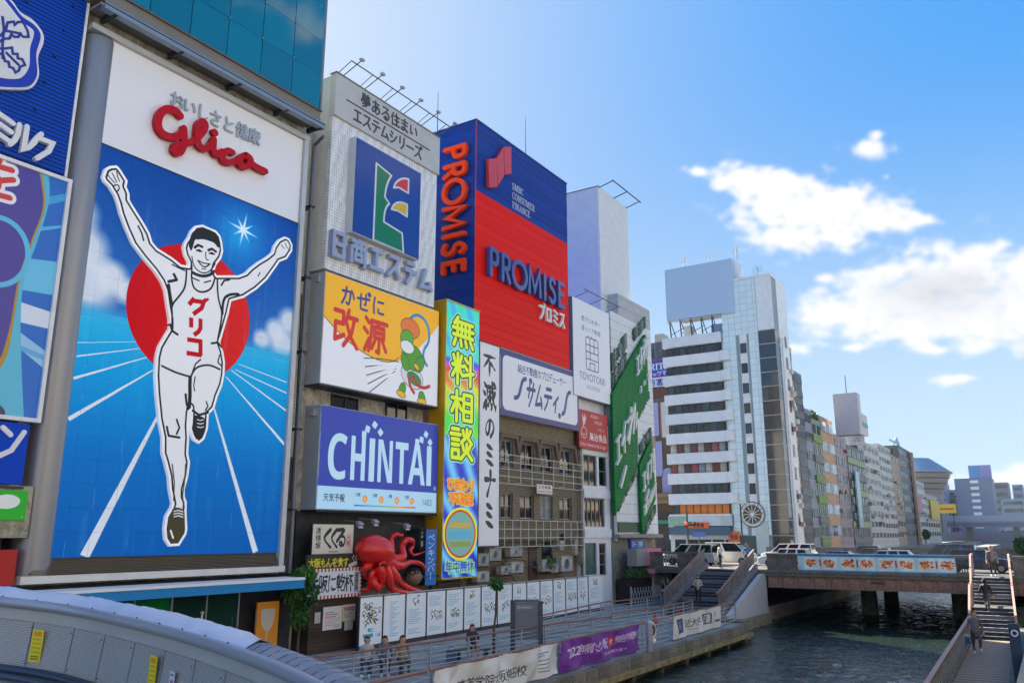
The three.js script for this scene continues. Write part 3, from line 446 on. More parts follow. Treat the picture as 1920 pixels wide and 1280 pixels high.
{
  const t = F.thing('runner_sign', 'giant billboard of a runner with raised arms before a red sun', 'billboard', signW.u0, signW.yB);
  const white = mat('#dcdad2', 0.5), frame = mat('#c7cacb', 0.4, { metal: 0.2 });
  fb(t, 'frame_right', 24.42, 3.6, -0.5, 24.66, 23.05, 0.14, frame); fb(t, 'frame_top', 14.0, 23.02, -0.5, 24.66, 23.24, 0.16, frame);
  fb(t, 'frame_bottom', 14.0, 3.5, -0.5, 24.7, 3.74, 0.2, white); fb(t, 'backing', 14.1, 3.6, -0.6, 24.42, 23.0, -0.24, darkSteel);
  mesh('column', new THREE.CylinderGeometry(0.62, 0.62, 19.3, 40, 1, false, -1.75, 3.5).rotateY(0).translate(0, 9.7, 0), mat('#8f9299', 0.34, { metal: 0.5 }), t).position.set(14.62 - t.o[0], 0.1, -0.52);
  // louvred ledge below the picture
  for (let k = 0; k < 10; k++) { const y = 3.78 + k * 0.052; fb(t, 'louvre', 14.3 + k * 0.055, y, -0.2 + 0, 24.4, y + 0.03, 0.16 - k * 0.03, mat('#6d6658', 0.4, { metal: 0.3 })); }
  // the upper, white part and the picture
  const yl = 18.84; fb(t, 'upper_panel', 14.9, yl + 0.03, -0.2, 24.4, 23.0, 0, mat('#eef0f4', 0.4, { specularIntensity: 0.6, map: null }));
  const W = 1024, H = 1570, u0 = 14.55, u1 = 24.4, yb = 4.28;
  const toC = (px, py, d = 0) => { const [u, y] = FR(px, py, d); return [(u - u0) / (u1 - u0) * W, (yl - y) / (yl - yb) * H]; };
  const z2 = (x, y) => [x / 2.9766, y / 2.9766 + 400];             // notes taken on an enlargement of the photograph
  const OUT = '570 -206 585 -251 612 -266 650 -269 668 -251 690 -216 712 -181 705 -150 722 -111 722 -76 745 -38 800 49 835 110 850 160 880 195 960 245 1010 285 1050 292 1050 270 1030 230 1022 190 1030 160 1050 130 1065 95 1090 68 1130 62 1170 80 1205 95 1230 125 1240 165 1245 210 1235 250 1205 290 1195 325 1210 345 1260 345 1330 345 1370 330 1400 300 1440 270 1490 240 1520 215 1530 180 1555 145 1590 128 1615 140 1632 175 1630 210 1600 255 1560 270 1540 300 1490 370 1430 425 1360 470 1290 490 1275 560 1255 630 1240 680 1228 720 1245 770 1255 830 1252 900 1240 960 1215 1020 1195 1090 1165 1120 1160 1200 1140 1260 1110 1285 1080 1265 1060 1210 1065 1110 1062 1080 1056 1120 1052 1180 1055 1250 1050 1339 1060 1389 1050 1469 1030 1539 1030 1579 1042 1609 1040 1669 1045 1759 1040 1789 1000 1854 945 1859 920 1819 915 1759 925 1689 955 1639 960 1619 945 1539 940 1469 920 1389 905 1339 905 1250 885 1150 870 1000 865 900 870 800 885 740 920 680 945 640 945 590 930 500 920 430 900 380 860 320 800 250 740 170 700 80 670 0 655 -60 640 -100 610 -150 580 -180';
  const pairs = (s) => { const v = s.split(/\s+/).map(Number), o = []; for (let i = 0; i < v.length; i += 2) o.push(z2(v[i], v[i + 1])); return o; };
  const outline = pairs(OUT), DP = 0.16;
  const paint = (g, d) => {
    const line = (s, w, col, close, fill) => { const p = pairs(s).map(([x, y]) => toC(x, y, d)); g.beginPath(); p.forEach(([x, y], i) => { if (!i) g.moveTo(x, y); else if (i < p.length - 1 && p.length > 3) { const [nx, ny] = p[i + 1]; g.quadraticCurveTo(x, y, (x + nx) / 2, (y + ny) / 2); } else g.lineTo(x, y); }); if (close) g.closePath(); if (fill) { g.fillStyle = col; g.fill(); } else { g.strokeStyle = col; g.lineWidth = w; g.lineCap = g.lineJoin = 'round'; g.stroke(); } };
    return line;
  };
  const art = (g) => {
    const blue = g.createLinearGradient(0, 0, 0, H); blue.addColorStop(0, '#0d4699'); blue.addColorStop(0.3, '#2462b4'); blue.addColorStop(0.44, '#3470bc'); g.fillStyle = blue; g.fillRect(0, 0, W, H);
    const halo = g.createRadialGradient(700, 170, 20, 700, 170, 330); halo.addColorStop(0, '#1f9be0'); halo.addColorStop(1, 'rgba(20,70,170,0)'); g.fillStyle = halo; g.fillRect(300, 0, 724, 620);
    g.fillStyle = '#c8cfd9'; for (const [x, y, r] of [[30, 430, 112], [-20, 310, 105], [140, 520, 84], [208, 560, 66], [60, 560, 145], [270, 610, 50], [930, 560, 70], [1010, 500, 80], [860, 620, 60], [980, 620, 100]]) { const q = g.createRadialGradient(x, y, r * 0.45, x, y, r); q.addColorStop(0, 'rgba(214,222,232,0.9)'); q.addColorStop(1, 'rgba(214,222,232,0)'); g.fillStyle = q; g.fillRect(x - r, y - r, 2 * r, 2 * r); }
    const track = g.createLinearGradient(0, 655, 0, H); track.addColorStop(0, '#2fb2e2'); track.addColorStop(0.25, '#0c98d8'); track.addColorStop(0.6, '#0470c0'); track.addColorStop(1, '#045cae'); g.fillStyle = track; g.fillRect(0, 668, W, H);
    const hz = g.createLinearGradient(0, 630, 0, 690); hz.addColorStop(0, 'rgba(53,169,220,0)'); hz.addColorStop(1, '#35a9dc'); g.fillStyle = hz; g.fillRect(0, 630, W, 60);
    // lane lines of the track
    const lane = (a, b, c, e, w0, w1) => { const [x0, y0] = toC(...z2(a, b)), [x1, y1] = toC(...z2(c, e)); const L = Math.hypot(x1 - x0, y1 - y0), nx = -(y1 - y0) / L, ny = (x1 - x0) / L; g.fillStyle = '#d5dde6'; g.beginPath(); g.moveTo(x0 + nx * w0, y0 + ny * w0); g.lineTo(x1 + nx * w1, y1 + ny * w1); g.lineTo(x1 - nx * w1, y1 - ny * w1); g.lineTo(x0 - nx * w0, y0 - ny * w0); g.fill(); };
    lane(800, 716, 430, 720, 1, 1.5); lane(840, 745, 425, 797, 1.2, 3); lane(860, 790, 408, 920, 1.6, 5); lane(880, 858, 380, 1148, 2, 8); lane(900, 1090, 470, 1914, 5, 18);
    lane(1330, 840, 1600, 942, 1.4, 2.4); lane(1310, 870, 1600, 1003, 1.6, 3); lane(1290, 875, 1600, 1103, 2, 4); lane(1260, 910, 1600, 1304, 2, 7); lane(1195, 1090, 1425, 1890, 4, 14);
    // star
    const [sx, sy] = toC(...z2(1357, 92)); g.save(); g.translate(sx, sy); for (const [c, k] of [['#7cc4ee', 1.15], ['#d9eef6', 0.8]]) { g.fillStyle = c; g.beginPath(); for (let i = 0; i < 16; i++) { const r = (i % 2 ? 17 : i % 4 ? 58 : 80) * k, a = i * Math.PI / 8 + 0.15; g.lineTo(Math.cos(a) * r, Math.sin(a) * r); } g.fill(); } g.restore();
    // red sun
    const [cx, cyy] = toC(...z2(1072, 552)); const rs = g.createLinearGradient(cx - 330, 0, cx + 330, 0); rs.addColorStop(0, '#c00414'); rs.addColorStop(1, '#d22a26'); g.fillStyle = rs; g.beginPath(); g.arc(cx, cyy, (toC(...z2(1415, 600))[0] - toC(...z2(730, 480))[0]) / 2, 0, 7); g.fill();
    // stains and faint joints between the light cabinets
    g.fillStyle = 'rgba(235,240,250,0.05)'; for (let k = 0; k < 60; k++) g.fillRect(rr(0, W), rr(0, H), rr(4, 26), rr(40, 300));
    
  };
  // the picture is made up of light cabinets with fine joints
  const pic = canvasMat(W, H, art, { rough: 0.55, specularIntensity: 0.3, tint: '#e6e6e6', glow: 0.3 }), NC = 12, NR = 18;
  for (let i = 0; i < NC; i++) for (let j = 0; j < NR; j++) { const w = (u1 - u0) / NC, h = (yl - yb) / NR, c = mesh('cabinet', cabinet(w - 0.006, h - 0.006, i / NC, (i + 1) / NC, j / NR, (j + 1) / NR), pic, t); c.position.set(u0 + (i + 0.5) * w - t.o[0], yb + (j + 0.5) * h - t.o[1], -0.03 + rr(-0.002, 0.002)); c.rotation.set(rr(-0.003, 0.003), rr(-0.003, 0.003), 0); }
  function cabinet(w, h, a, b, c, d) { const g = new THREE.BoxGeometry(w, h, 0.05), uv = g.attributes.uv; for (let k = 0; k < uv.count; k++) uv.setXY(k, a + (b - a) * uv.getX(k), c + (d - c) * uv.getY(k)); return g; }
  fb(t, 'divider', 14.9, yl, -0.1, 24.4, yl + 0.03, 0.03, darkSteel);
  // the runner: a cut-out board standing off the picture
  const s = new THREE.Shape(outline.map(([x, y]) => { const [u, v] = FR(x, y, DP); return new THREE.Vector2(u - t.o[0], v - t.o[1]); }));
  const g = new THREE.ExtrudeGeometry(s, { depth: DP - 0.02, bevelEnabled: false }); { const p = g.attributes.position, uv = g.attributes.uv; for (let i = 0; i < p.count; i++) uv.setXY(i, (p.getX(i) + t.o[0] - u0) / (u1 - u0), (p.getY(i) + t.o[1] - yb) / (yl - yb)); }
  const figure = (c) => {
    c.fillStyle = '#e9ebee'; c.fillRect(0, 0, W, H);
    const line = paint(c, DP), K = '#2b2d31', S = 1.0;
    const path = () => { c.beginPath(); outline.forEach(([x, y], i) => c[i ? 'lineTo' : 'moveTo'](...toC(x, y, DP))); c.closePath(); };
    c.lineJoin = 'round'; path(); c.strokeStyle = K; c.lineWidth = 36; c.stroke(); path(); c.strokeStyle = '#f2f4f6'; c.lineWidth = 21; c.stroke();
    // hand lines
    line('600 -215 620 -190 640 -170', 4, K); line('625 -225 640 -195 650 -175', 4, K); line('650 -235 655 -205 665 -180', 4, K); line('635 -155 655 -165 668 -140 650 -120', 5, K); line('770 70 790 110 800 150', 7, K);
    line('1570 175 1585 195', 4, K); line('1590 165 1600 190', 4, K); line('1605 190 1612 205', 4, K); line('1450 330 1440 350', 5, K);
    // head
    line('1052 180 1060 120 1090 88 1140 82 1190 98 1222 130 1228 190 1212 190 1200 165 1150 170 1110 150 1088 140 1080 170 1072 200 1064 210', 1, K, true, true);
    line('1085 150 1120 140 1160 150 1200 165 1205 190 1180 195 1110 180', 1, '#e9ebee', true, true);
    line('1086 190 1104 176 1128 186', 11, K); line('1162 205 1182 197 1204 213', 11, K); line('1096 207 1110 203 1124 212', 7, K); line('1168 223 1182 219 1196 227', 7, K); for (const [ex, ey] of [[1112, 209], [1182, 224]]) line(`${ex - 3} ${ey} ${ex + 3} ${ey + 1}`, 9, K); line('1148 215 1146 245 1152 258 1162 260', 4.5, K); line('1104 262 1132 276 1170 282', 5, K); line('1104 262 1124 294 1148 300 1170 282', 6, K); line('1126 308 1138 311 1148 309', 4, K);
    line('1070 240 1075 290 1110 325 1140 335 1175 320 1200 280', 5, K); line('1070 290 1068 345', 7, K); line('1190 320 1195 360', 5, K); line('1075 330 1110 350 1165 348 1195 322', 13, K);
    // vest and chest
    line('1040 318 1038 400 1010 450 955 510 960 560 960 640', 8, K); line('1068 345 1070 400 1100 435 1140 440 1180 420 1198 365', 8, K); line('1212 365 1212 450 1230 520 1240 560 1225 650 1215 700', 8, K); line('1075 360 1110 375', 6, K); line('1140 385 1175 375', 6, K);
    line('940 380 985 370 970 340', 12, K); line('955 500 945 440 940 400', 14, K); line('1240 560 1240 480 1280 450 1330 450', 12, K); line('1235 400 1250 375 1280 370', 8, K); line('960 285 1000 305 1030 318', 6, K);
    line('950 620 960 655 990 675', 10, K); line('1180 725 1215 720 1235 745', 9, K);
    // shorts and legs
    line('903 850 960 880 1020 900 1064 912', 8, K); line('1064 912 1080 870 1120 848 1175 845 1225 870', 8, K); line('1118 815 1090 840 1075 880', 6, K); line('1225 790 1215 830 1235 850', 6, K); line('1060 915 1058 960 1060 1010 1055 1080', 16, K); line('1035 1010 1040 1060 1050 1090', 10, K);
    line('1088 910 1080 960 1085 990', 5, K); line('1150 1050 1160 1075 1145 1100', 6, K); line('1075 1100 1110 1125 1160 1110', 10, K); line('985 1150 1000 1195 985 1230', 8, K); line('930 1190 940 1240 1000 1250', 9, K);
    // shoes
    line('1082 1125 1150 1130 1150 1200 1130 1250 1110 1270 1085 1250 1070 1200', 1, K, true, true); for (const y of [1150, 1170, 1190]) line(`1100 ${y} 1118 ${y + 5} 1135 ${y}`, 4, '#e9ebee');
    line('970 1640 1028 1640 1030 1700 1032 1760 1000 1835 950 1840 932 1780 940 1700 962 1650', 1, '#4a4630', true, true); for (const y of [1660, 1675, 1690]) line(`970 ${y + 2} 995 ${y - 4} 1020 ${y + 4}`, 4.5, '#e9ebee'); line('952 1770 965 1810', 8, '#e9ebee');
    line('960 1400 972 1500 968 1600', 5, '#4a4630'); line('1035 1400 1030 1500 1015 1580 1028 1640', 5, '#4a4630');
    // the word on the vest
    const word = [['グ', 1042, 462, 118, 100], ['リ', 1040, 566, 104, 110], ['コ', 1028, 680, 106, 112]];
    for (const [ch, x, y, w, h] of word) { c.strokeStyle = '#c2131f'; c.lineWidth = 19 * S; c.lineCap = 'butt'; c.lineJoin = 'miter'; for (const p of strokes(ch)) { c.beginPath(); p.forEach((q, i) => { const xx = x + q.x / 100 * w, yy = y + q.y / 100 * h + q.x / 100 * 16; c[i ? 'lineTo' : 'moveTo'](...toC(...z2(xx, yy), DP)); }); c.stroke(); } }
  };
  mesh('runner_board', g, canvasMat(W, H, figure, { rough: 0.55, specularIntensity: 0.3, glow: 0.15 }), t).position.z = 0.012;
  // the raised red script and the small grey words above it
  const red = mat('#c00c1e', 0.45, { specularIntensity: 0.35, map: null }), R1 = (s) => { const v = s.split(/\s+/).map(Number), o = []; for (let i = 0; i < v.length; i += 2) { const [a, b] = FR(v[i] / 2.9766, v[i + 1] / 2.9766, 0.2); o.push(new THREE.Vector2(a - t.o[0], b - t.o[1])); } return new THREE.SplineCurve(o).getPoints(o.length * 8); };
  const script = ['1004 646 975 618 930 608 893 635 878 690 897 738 940 764 982 762 1014 742', '1024 716 1026 780 1012 838 988 856 968 840 980 812 1030 802 1078 786 1122 745 1142 702 1126 678 1102 700 1095 760 1106 812 1136 832 1166 815 1188 782', '1190 778 1188 838 1206 864 1236 846', '1294 852 1264 842 1238 866 1246 898 1282 908 1322 892', '1362 868 1336 882 1332 914 1356 932 1386 920 1392 890 1366 866', '1384 900 1420 930 1476 958'];
  script.forEach((s2, k) => mesh('script_letters', ribbon(R1(s2), k === 0 ? 0.3 : 0.26, 0.06, 0.24 + k * 0.012), red, t));
  mesh('script_letters', ribbon(R1('1194 738 1197 742'), 0.3, 0.06, 0.25), red, t);
  const silver = mat('#b9bcc2', 0.35, { metal: 0.3 });
  [...'おいしさと健康'].forEach((ch, k) => { const [a, b] = FR((948 + k * 73.5) / 2.9766, (575 + k * 33.2) / 2.9766, 0.12); mesh('small_letter', charGeo(ch, a - t.o[0], b - t.o[1] - 0.1, 0.62, 0.72, 0.075, 0.005, 0.1), silver, t); });
}
{ // awning and shop front under the sign
  const t = F.thing('shop_awning', 'blue canvas awning with a white top edge under the runner sign', 'awning', 14.5, 2.5);
  const aw = F.at(571, 1090, 1.47)[0]; fb(t, 'roof_edge', 13.6, 3.22, 0.3, aw, 3.32, 1.5, whiteMetal); fb(t, 'valance', 13.6, 2.9, 1.42, aw, 3.22, 1.47, mat('#1384c4', 0.7)); fb(t, 'canvas', 13.6, 3.17, 0.32, aw, 3.215, 1.41, mat('#1384c4', 0.7));
  for (const u of [15, 18, 21, 24]) mesh('arm', bar(V(u - 14.5, 0.5, 0.3), V(u - 14.5, 0.66, 1.4), 0.05), darkSteel, t);
  const s = F.thing('glazed_shop', 'green tinted glass shop front under the blue awning', 'shop front', 15, 0);
  fb(s, 'sill', 15, 0, -0.25, 22.6, 0.35, 0.1, dark);
  for (let k = 0; k < 5; k++) { fb(s, 'glazing', 15.1 + k * 1.5, 0.36, 0.0, 16.5 + k * 1.5, 2.75, 0.03, k < 3 ? mat('#0c7a2c', 0.08, { map: null, specularIntensity: 1 }) : mat('#15382a', 0.06, { map: null, specularIntensity: 1 })); fb(s, 'mullion', 16.51 + k * 1.5, 0.3, -0.05, 16.59 + k * 1.5, 2.8, 0.08, steel); }
  for (let k = 0; k < 4; k++) { const p = F.thing('bollard_lamp', 'slim pale lamp post before the green shop glass', 'lamp post', 15.6 + k * 1.55, 0, 'lamp posts along the shop front'); mesh('pole', rod(V(0, 0, 0.9), V(0, 2.2, 0.9), 0.03), whiteMetal, p); mesh('cap', new THREE.SphereGeometry(0.07, 10, 8).translate(0, 2.24, 0.9), mat('#c9b5a0', 0.5), p); }
  const o = F.thing('orange_sign_board', 'orange upright board with a pale wine glass outline beside the shop glass', 'sign', 23.5, 0);
  const [a] = FR(482, 1128, 0.2), [b] = FR(519, 1180, 0.2);
  sheet(o, 'board', a, 0.05, b, 2.36, 0.14, canvasMat(192, 512, (g, w, h) => { g.fillStyle = '#d98a12'; g.fillRect(0, 0, w, h); g.fillStyle = '#b9b4ac'; g.beginPath(); g.moveTo(36, 60); g.lineTo(156, 60); g.bezierCurveTo(160, 180, 140, 230, 102, 250); g.lineTo(98, 500); g.lineTo(88, 500); g.lineTo(90, 250); g.bezierCurveTo(52, 230, 32, 180, 36, 60); g.fill(); }), o, 0.1);
  const st = F.thing('queue_marker', 'thin pole with a yellow band before the shop', 'pole', 21.6, 0); mesh('pole', rod(V(0, 0, 0.9), V(0, 2.0, 0.9), 0.025), darkSteel, st); mesh('band', rod(V(0, 0.5, 0.9), V(0, 1.05, 0.9), 0.045), mat('#d8d21a', 0.5), st);
}
// ---------------------------------------------------------------- signs beside the runner billboard
{
  const t = F.thing('sign_building', 'dark building carrying the blue milk sign and screens', 'building', 2, 0); fb(t, 'wall', -2, 0, -12, 13.55, 27, -0.35, mat('#3a3a40', 0.8, { map: T_DIRTY })); fb(t, 'edge_tiles', 13.57, 6.5, -2, 13.98, 24.2, -0.6, mat('#c9c2b0', 0.7, { map: T_TILE }));
  const s = F.thing('blue_net_sign', 'ribbed blue billboard with a white snowflake shield emblem', 'billboard', 8, 16.6);
  fb(s, 'panel', 6, 17.15, -0.3, 13.78, 26.5, 0, mat('#0a49b8', 0.5, { specularIntensity: 0.3, map: T_RIBS })); fb(s, 'edge', 13.79, 17.1, -0.3, 13.88, 26.5, 0.03, whiteMetal);
  const E = (px, py, d) => { const [u, y] = FR(px, py, d); return new THREE.Vector2(u - s.o[0], y - s.o[1]); };
  const curve = (list, d) => new THREE.SplineCurve(list.map(([x, y]) => E(x / 2.9766, y / 2.9766, d))).getPoints(60);
  const shield = (list, d0, d1, m, n) => mesh(n, new THREE.ExtrudeGeometry(new THREE.Shape([...curve(list, d1), E(-160, list[list.length - 1][1] / 2.9766, d1), E(-160, list[0][1] / 2.9766, d1)]), { depth: d1 - d0, bevelEnabled: false }).translate(0, 0, d0), m, s);
  shield([[20, -40], [70, 10], [110, 65], [180, 110], [235, 180], [240, 240], [210, 320], [215, 420], [180, 485], [120, 500], [0, 495]], 0.02, 0.16, whiteMetal, 'shield_rim');
  shield([[20, -30], [70, 25], [120, 90], [190, 140], [225, 200], [200, 300], [205, 410], [175, 470], [120, 485], [0, 482]], 0.16, 0.2, mat('#0a37c0', 0.4), 'shield_band');
  shield([[20, -5], [60, 45], [120, 120], [180, 165], [185, 200], [165, 270], [160, 370], [120, 430], [60, 440], [0, 432]], 0.2, 0.24, whiteMetal, 'shield_field');
  const flake = [[[-20, 215], [30, 170], [40, 125], [75, 120], [80, 138], [98, 122], [125, 120], [152, 170], [158, 205], [128, 205], [112, 188], [100, 205], [78, 205], [62, 190], [50, 215], [20, 215], [-20, 240]], [[-20, 270], [25, 270], [65, 265], [70, 300], [95, 300], [98, 325], [122, 330], [138, 362], [110, 372], [104, 392], [84, 404], [72, 380], [50, 372], [46, 345], [25, 340], [15, 305], [-20, 290]], [[12, 90], [20, 160], [12, 250], [14, 330]], [[30, 170], [120, 188]], [[30, 290], [105, 365]]];
  flake.forEach((f, k) => mesh('snowflake_line', ribbon(f.map(([x, y]) => E(x / 2.9766, y / 2.9766, 0.26)), 0.075, 0.235, 0.262 + k * 0.002, false), mat('#16379e', 0.5), s));
  ['ミ', 'ル', 'ク'].forEach((ch, k) => { const p = E((-70 + k * 112) / 2.9766, (735 + k * 57) / 2.9766, 0.15); mesh('letter', charGeo(ch, p.x, p.y - 0.15, 0.86, 1.0, 0.17, 0.01, 0.18), whiteMetal, s); });
  for (let k = 0; k < 22; k++) { const u = 9.5 + (k * 37 % 22) * 0.19, y = 17.6 + k * 0.37; if (u < 13.6) fb(s, 'lamp', u - 0.04, y - 0.04, 0.001, u + 0.04, y + 0.04, 0.09, mat('#0b2f86', 0.5)); }
  const v = F.thing('blue_screen', 'framed screen showing a purple bottle over blue rays', 'screen', 8, 8.5);
  const y0 = 8.55, y1 = 17.05;
  fb(v, 'frame_right', 13.92, y0, -0.2, 14.05, y1, 0.1, whiteMetal); fb(v, 'frame_top', 6, y1 - 0.13, -0.2, 13.915, y1, 0.1, whiteMetal); fb(v, 'frame_bottom', 6, y0, -0.2, 13.915, y0 + 0.13, 0.1, whiteMetal);
  sheet(v, 'display', 8.4, y0 + 0.132, 13.918, y1 - 0.132, -0.04, canvasMat(640, 960, (g, w, h) => {
    const c = (px, py) => { const [u, y] = FR(px, py, 0); return [(u - 8.4) / 5.518 * w, (y1 - 0.132 - y) / (y1 - y0 - 0.264) * h]; };
    g.fillStyle = '#1467c4'; g.fillRect(0, 0, w, h);
    const poly = (p, col) => { g.fillStyle = col; g.beginPath(); p.forEach((q, i) => g[i ? 'lineTo' : 'moveTo'](...c(...q))); g.fill(); };
    for (const [a, b, d, e, col] of [[480, 540, 495, 560, '#63bfe8'], [380, 400, 360, 372, '#3aa0dd'], [560, 600, 600, 628, '#cfdcee'], [610, 640, 700, 740, '#8fc0e6'], [640, 650, 690, 700, '#5aa6dd'], [430, 440, 420, 424, '#4fb3e4']]) poly([[20, a], [140, d], [140, e], [20, b]], col);
    const sp = (list, col) => { g.fillStyle = col; g.beginPath(); const p = new THREE.SplineCurve(list.map((q) => new THREE.Vector2(...c(...q)))).getPoints(60); g.moveTo(-5, 0); p.forEach((q) => g.lineTo(q.x, q.y)); g.lineTo(-5, h); g.fill(); };
    sp([[85, 290], [92, 370], [70, 450], [45, 520], [38, 600], [40, 700], [45, 800]], '#55b6d6'); sp([[70, 290], [84, 380], [62, 450], [38, 520], [25, 600], [14, 660], [0, 690]], '#b08a2a'); sp([[66, 290], [80, 380], [58, 450], [34, 520], [20, 600], [6, 655], [0, 670]], '#4a3f98');
    g.lineWidth = 20; g.strokeStyle = '#57b9e2'; g.beginPath(); const [ex, ey] = c(-6, 470); g.ellipse(ex, ey, 110, 130, 0, 0, 7); g.stroke();
    const [tx, ty] = c(0, 318); write(g, 'を', tx - 80, ty - 40, 150, { h: 150, w: 0.15, color: '#c8382f', outline: '#e9e6f2' });
    sp([[0, 760], [8, 770], [8, 790], [0, 800]], '#3a3f6a');
  }, { glow: 0.3, rough: 0.35, tint: '#bbbbbb' }), v, 0.04);
  const k1 = F.thing('blue_kana_sign', 'plain blue sign with a white kana stroke below the screen', 'sign', 10, 6.4);
  fb(k1, 'panel', 9, 6.55, -0.1, 13.75, 8.48, 0.02, mat('#0646c4', 0.5, { specularIntensity: 0.3, map: null })); { const [u, y] = FR(-12, 862, 0.05); mesh('letter', charGeo('ン', u - 10, y - 6.4, 0.85, 1.2, 0.16, 0.021, 0.06), whiteMetal, k1); } fb(k1, 'lower_rail', 9, 6.42, -0.2, 13.78, 6.5, 0.1, darkSteel);
  const k2 = F.thing('green_bubble_sign', 'green sign with two white speech bubbles on a weathered cream plate', 'sign', 11, 5.2);
  { const [a, b] = FR(62, 912, 0), [c0, d0] = FR(52, 920, 0.1), [, e0] = FR(50, 975, 0.1); fb(k2, 'plate', 11, d0 - 1.45, -0.2, a, b, 0.02, mat('#c6bfa4', 0.8, { map: T_DIRTY })); sheet(k2, 'panel', c0 - 2.4, e0, c0, d0, 0.021, canvasMat(512, 256, (g) => { g.fillStyle = '#17a51c'; g.fillRect(0, 0, 512, 256); g.fillStyle = '#d2d6d4'; g.beginPath(); g.ellipse(380, 100, 86, 62, -0.1, 0, 7); g.fill(); g.beginPath(); g.ellipse(305, 196, 30, 24, 0, 0, 7); g.fill(); g.fillRect(486, 226, 8, 8); }, { glow: 0.15 }), k2, 0.1); }
  const k3 = F.thing('red_sign', 'plain bright red sign panel on the dark wall', 'sign', 11, 3.4); { const [a, b] = FR(33, 1030, 0.1), [, d] = FR(26, 1097, 0.1); fb(k3, 'panel', 11, d, -0.3, a, b, 0.1, mat('#b8080c', 0.4)); }
}

// ---------------------------------------------------------------- row of sign buildings along the promenade
function wallWith(t, name, u0, y0, u1, y1, d0, d1, holes, m) {
  const s = new THREE.Shape(); const [a, b] = t.o; s.moveTo(u0 - a, y0 - b); s.lineTo(u1 - a, y0 - b); s.lineTo(u1 - a, y1 - b); s.lineTo(u0 - a, y1 - b); s.closePath();
  for (const [p, q, r, v] of holes) { const h = new THREE.Path(); h.moveTo(p - a, q - b); h.lineTo(p - a, v - b); h.lineTo(r - a, v - b); h.lineTo(r - a, q - b); h.closePath(); s.holes.push(h); }
  return mesh(name, new THREE.ExtrudeGeometry(s, { depth: d1 - d0, bevelEnabled: false }).translate(0, 0, d0), m, t);
}
function windowIn(t, u0, y0, u1, y1, d, nx, ny, frame, glass, w = 0.06) {
  const p = fb(t, 'window', u0, y0, d - 0.04, u1, y1, d, glass), c = p.position, g = [], W = u1 - u0, H = y1 - y0;
  for (let i = 0; i <= nx; i++) { const x = -W / 2 + W * i / nx; g.push(B(cl(x - w / 2, -W / 2, W / 2 - w), -H / 2, 0.022, cl(x + w / 2, -W / 2 + w, W / 2), H / 2, 0.07)); }
  for (let j = 0; j <= ny; j++) { const y = -H / 2 + H * j / ny; g.push(B(-W / 2, cl(y - w / 2, -H / 2, H / 2 - w), 0.023, W / 2, cl(y + w / 2, -H / 2 + w, H / 2), 0.066)); }
  mesh('frame', g, frame, p); void c; return p;
}
const avg = (f, ...pts) => pts.reduce((s, p) => s + F.at(p[0], p[1])[f], 0) / pts.length;
// ---- narrow pale tiled building with a rain pipe
{
  const t = F.thing('narrow_building', 'narrow pale tiled building with a grey rain pipe beside the runner sign', 'building', 25, 0);
  fb(t, 'wall', 24.72, 0, -13, 26.1, 24.6, -1.25, mat('#c3bca9', 0.7, { map: T_TILE })); fb(t, 'lower_wall', 24.72, 0, -1.24, 26.0, 8.4, -1.12, mat('#6e6863', 0.85, { map: T_DIRTY }));
  mesh('rain_pipe', [rod(V(0.35, 3.4, -0.25), V(0.35, 23.2, -0.25), 0.09, 12), rod(V(0.35, 23.2, -0.25), V(0.1, 23.35, 0.6), 0.08, 10)], mat('#6d7680', 0.5, { metal: 0.3 }), t);
  for (const y of [6, 9.5, 13, 16.5, 20]) fb(t, 'pipe_clamp', 25.2, y, -1.2, 25.5, y + 0.1, -0.13, darkSteel);
  mesh('cable', tube([V(0.8, 16, -1), V(0.75, 13, -0.9), V(0.85, 10, -0.95), V(0.75, 6.5, -0.9)], 0.03), black, t);
}
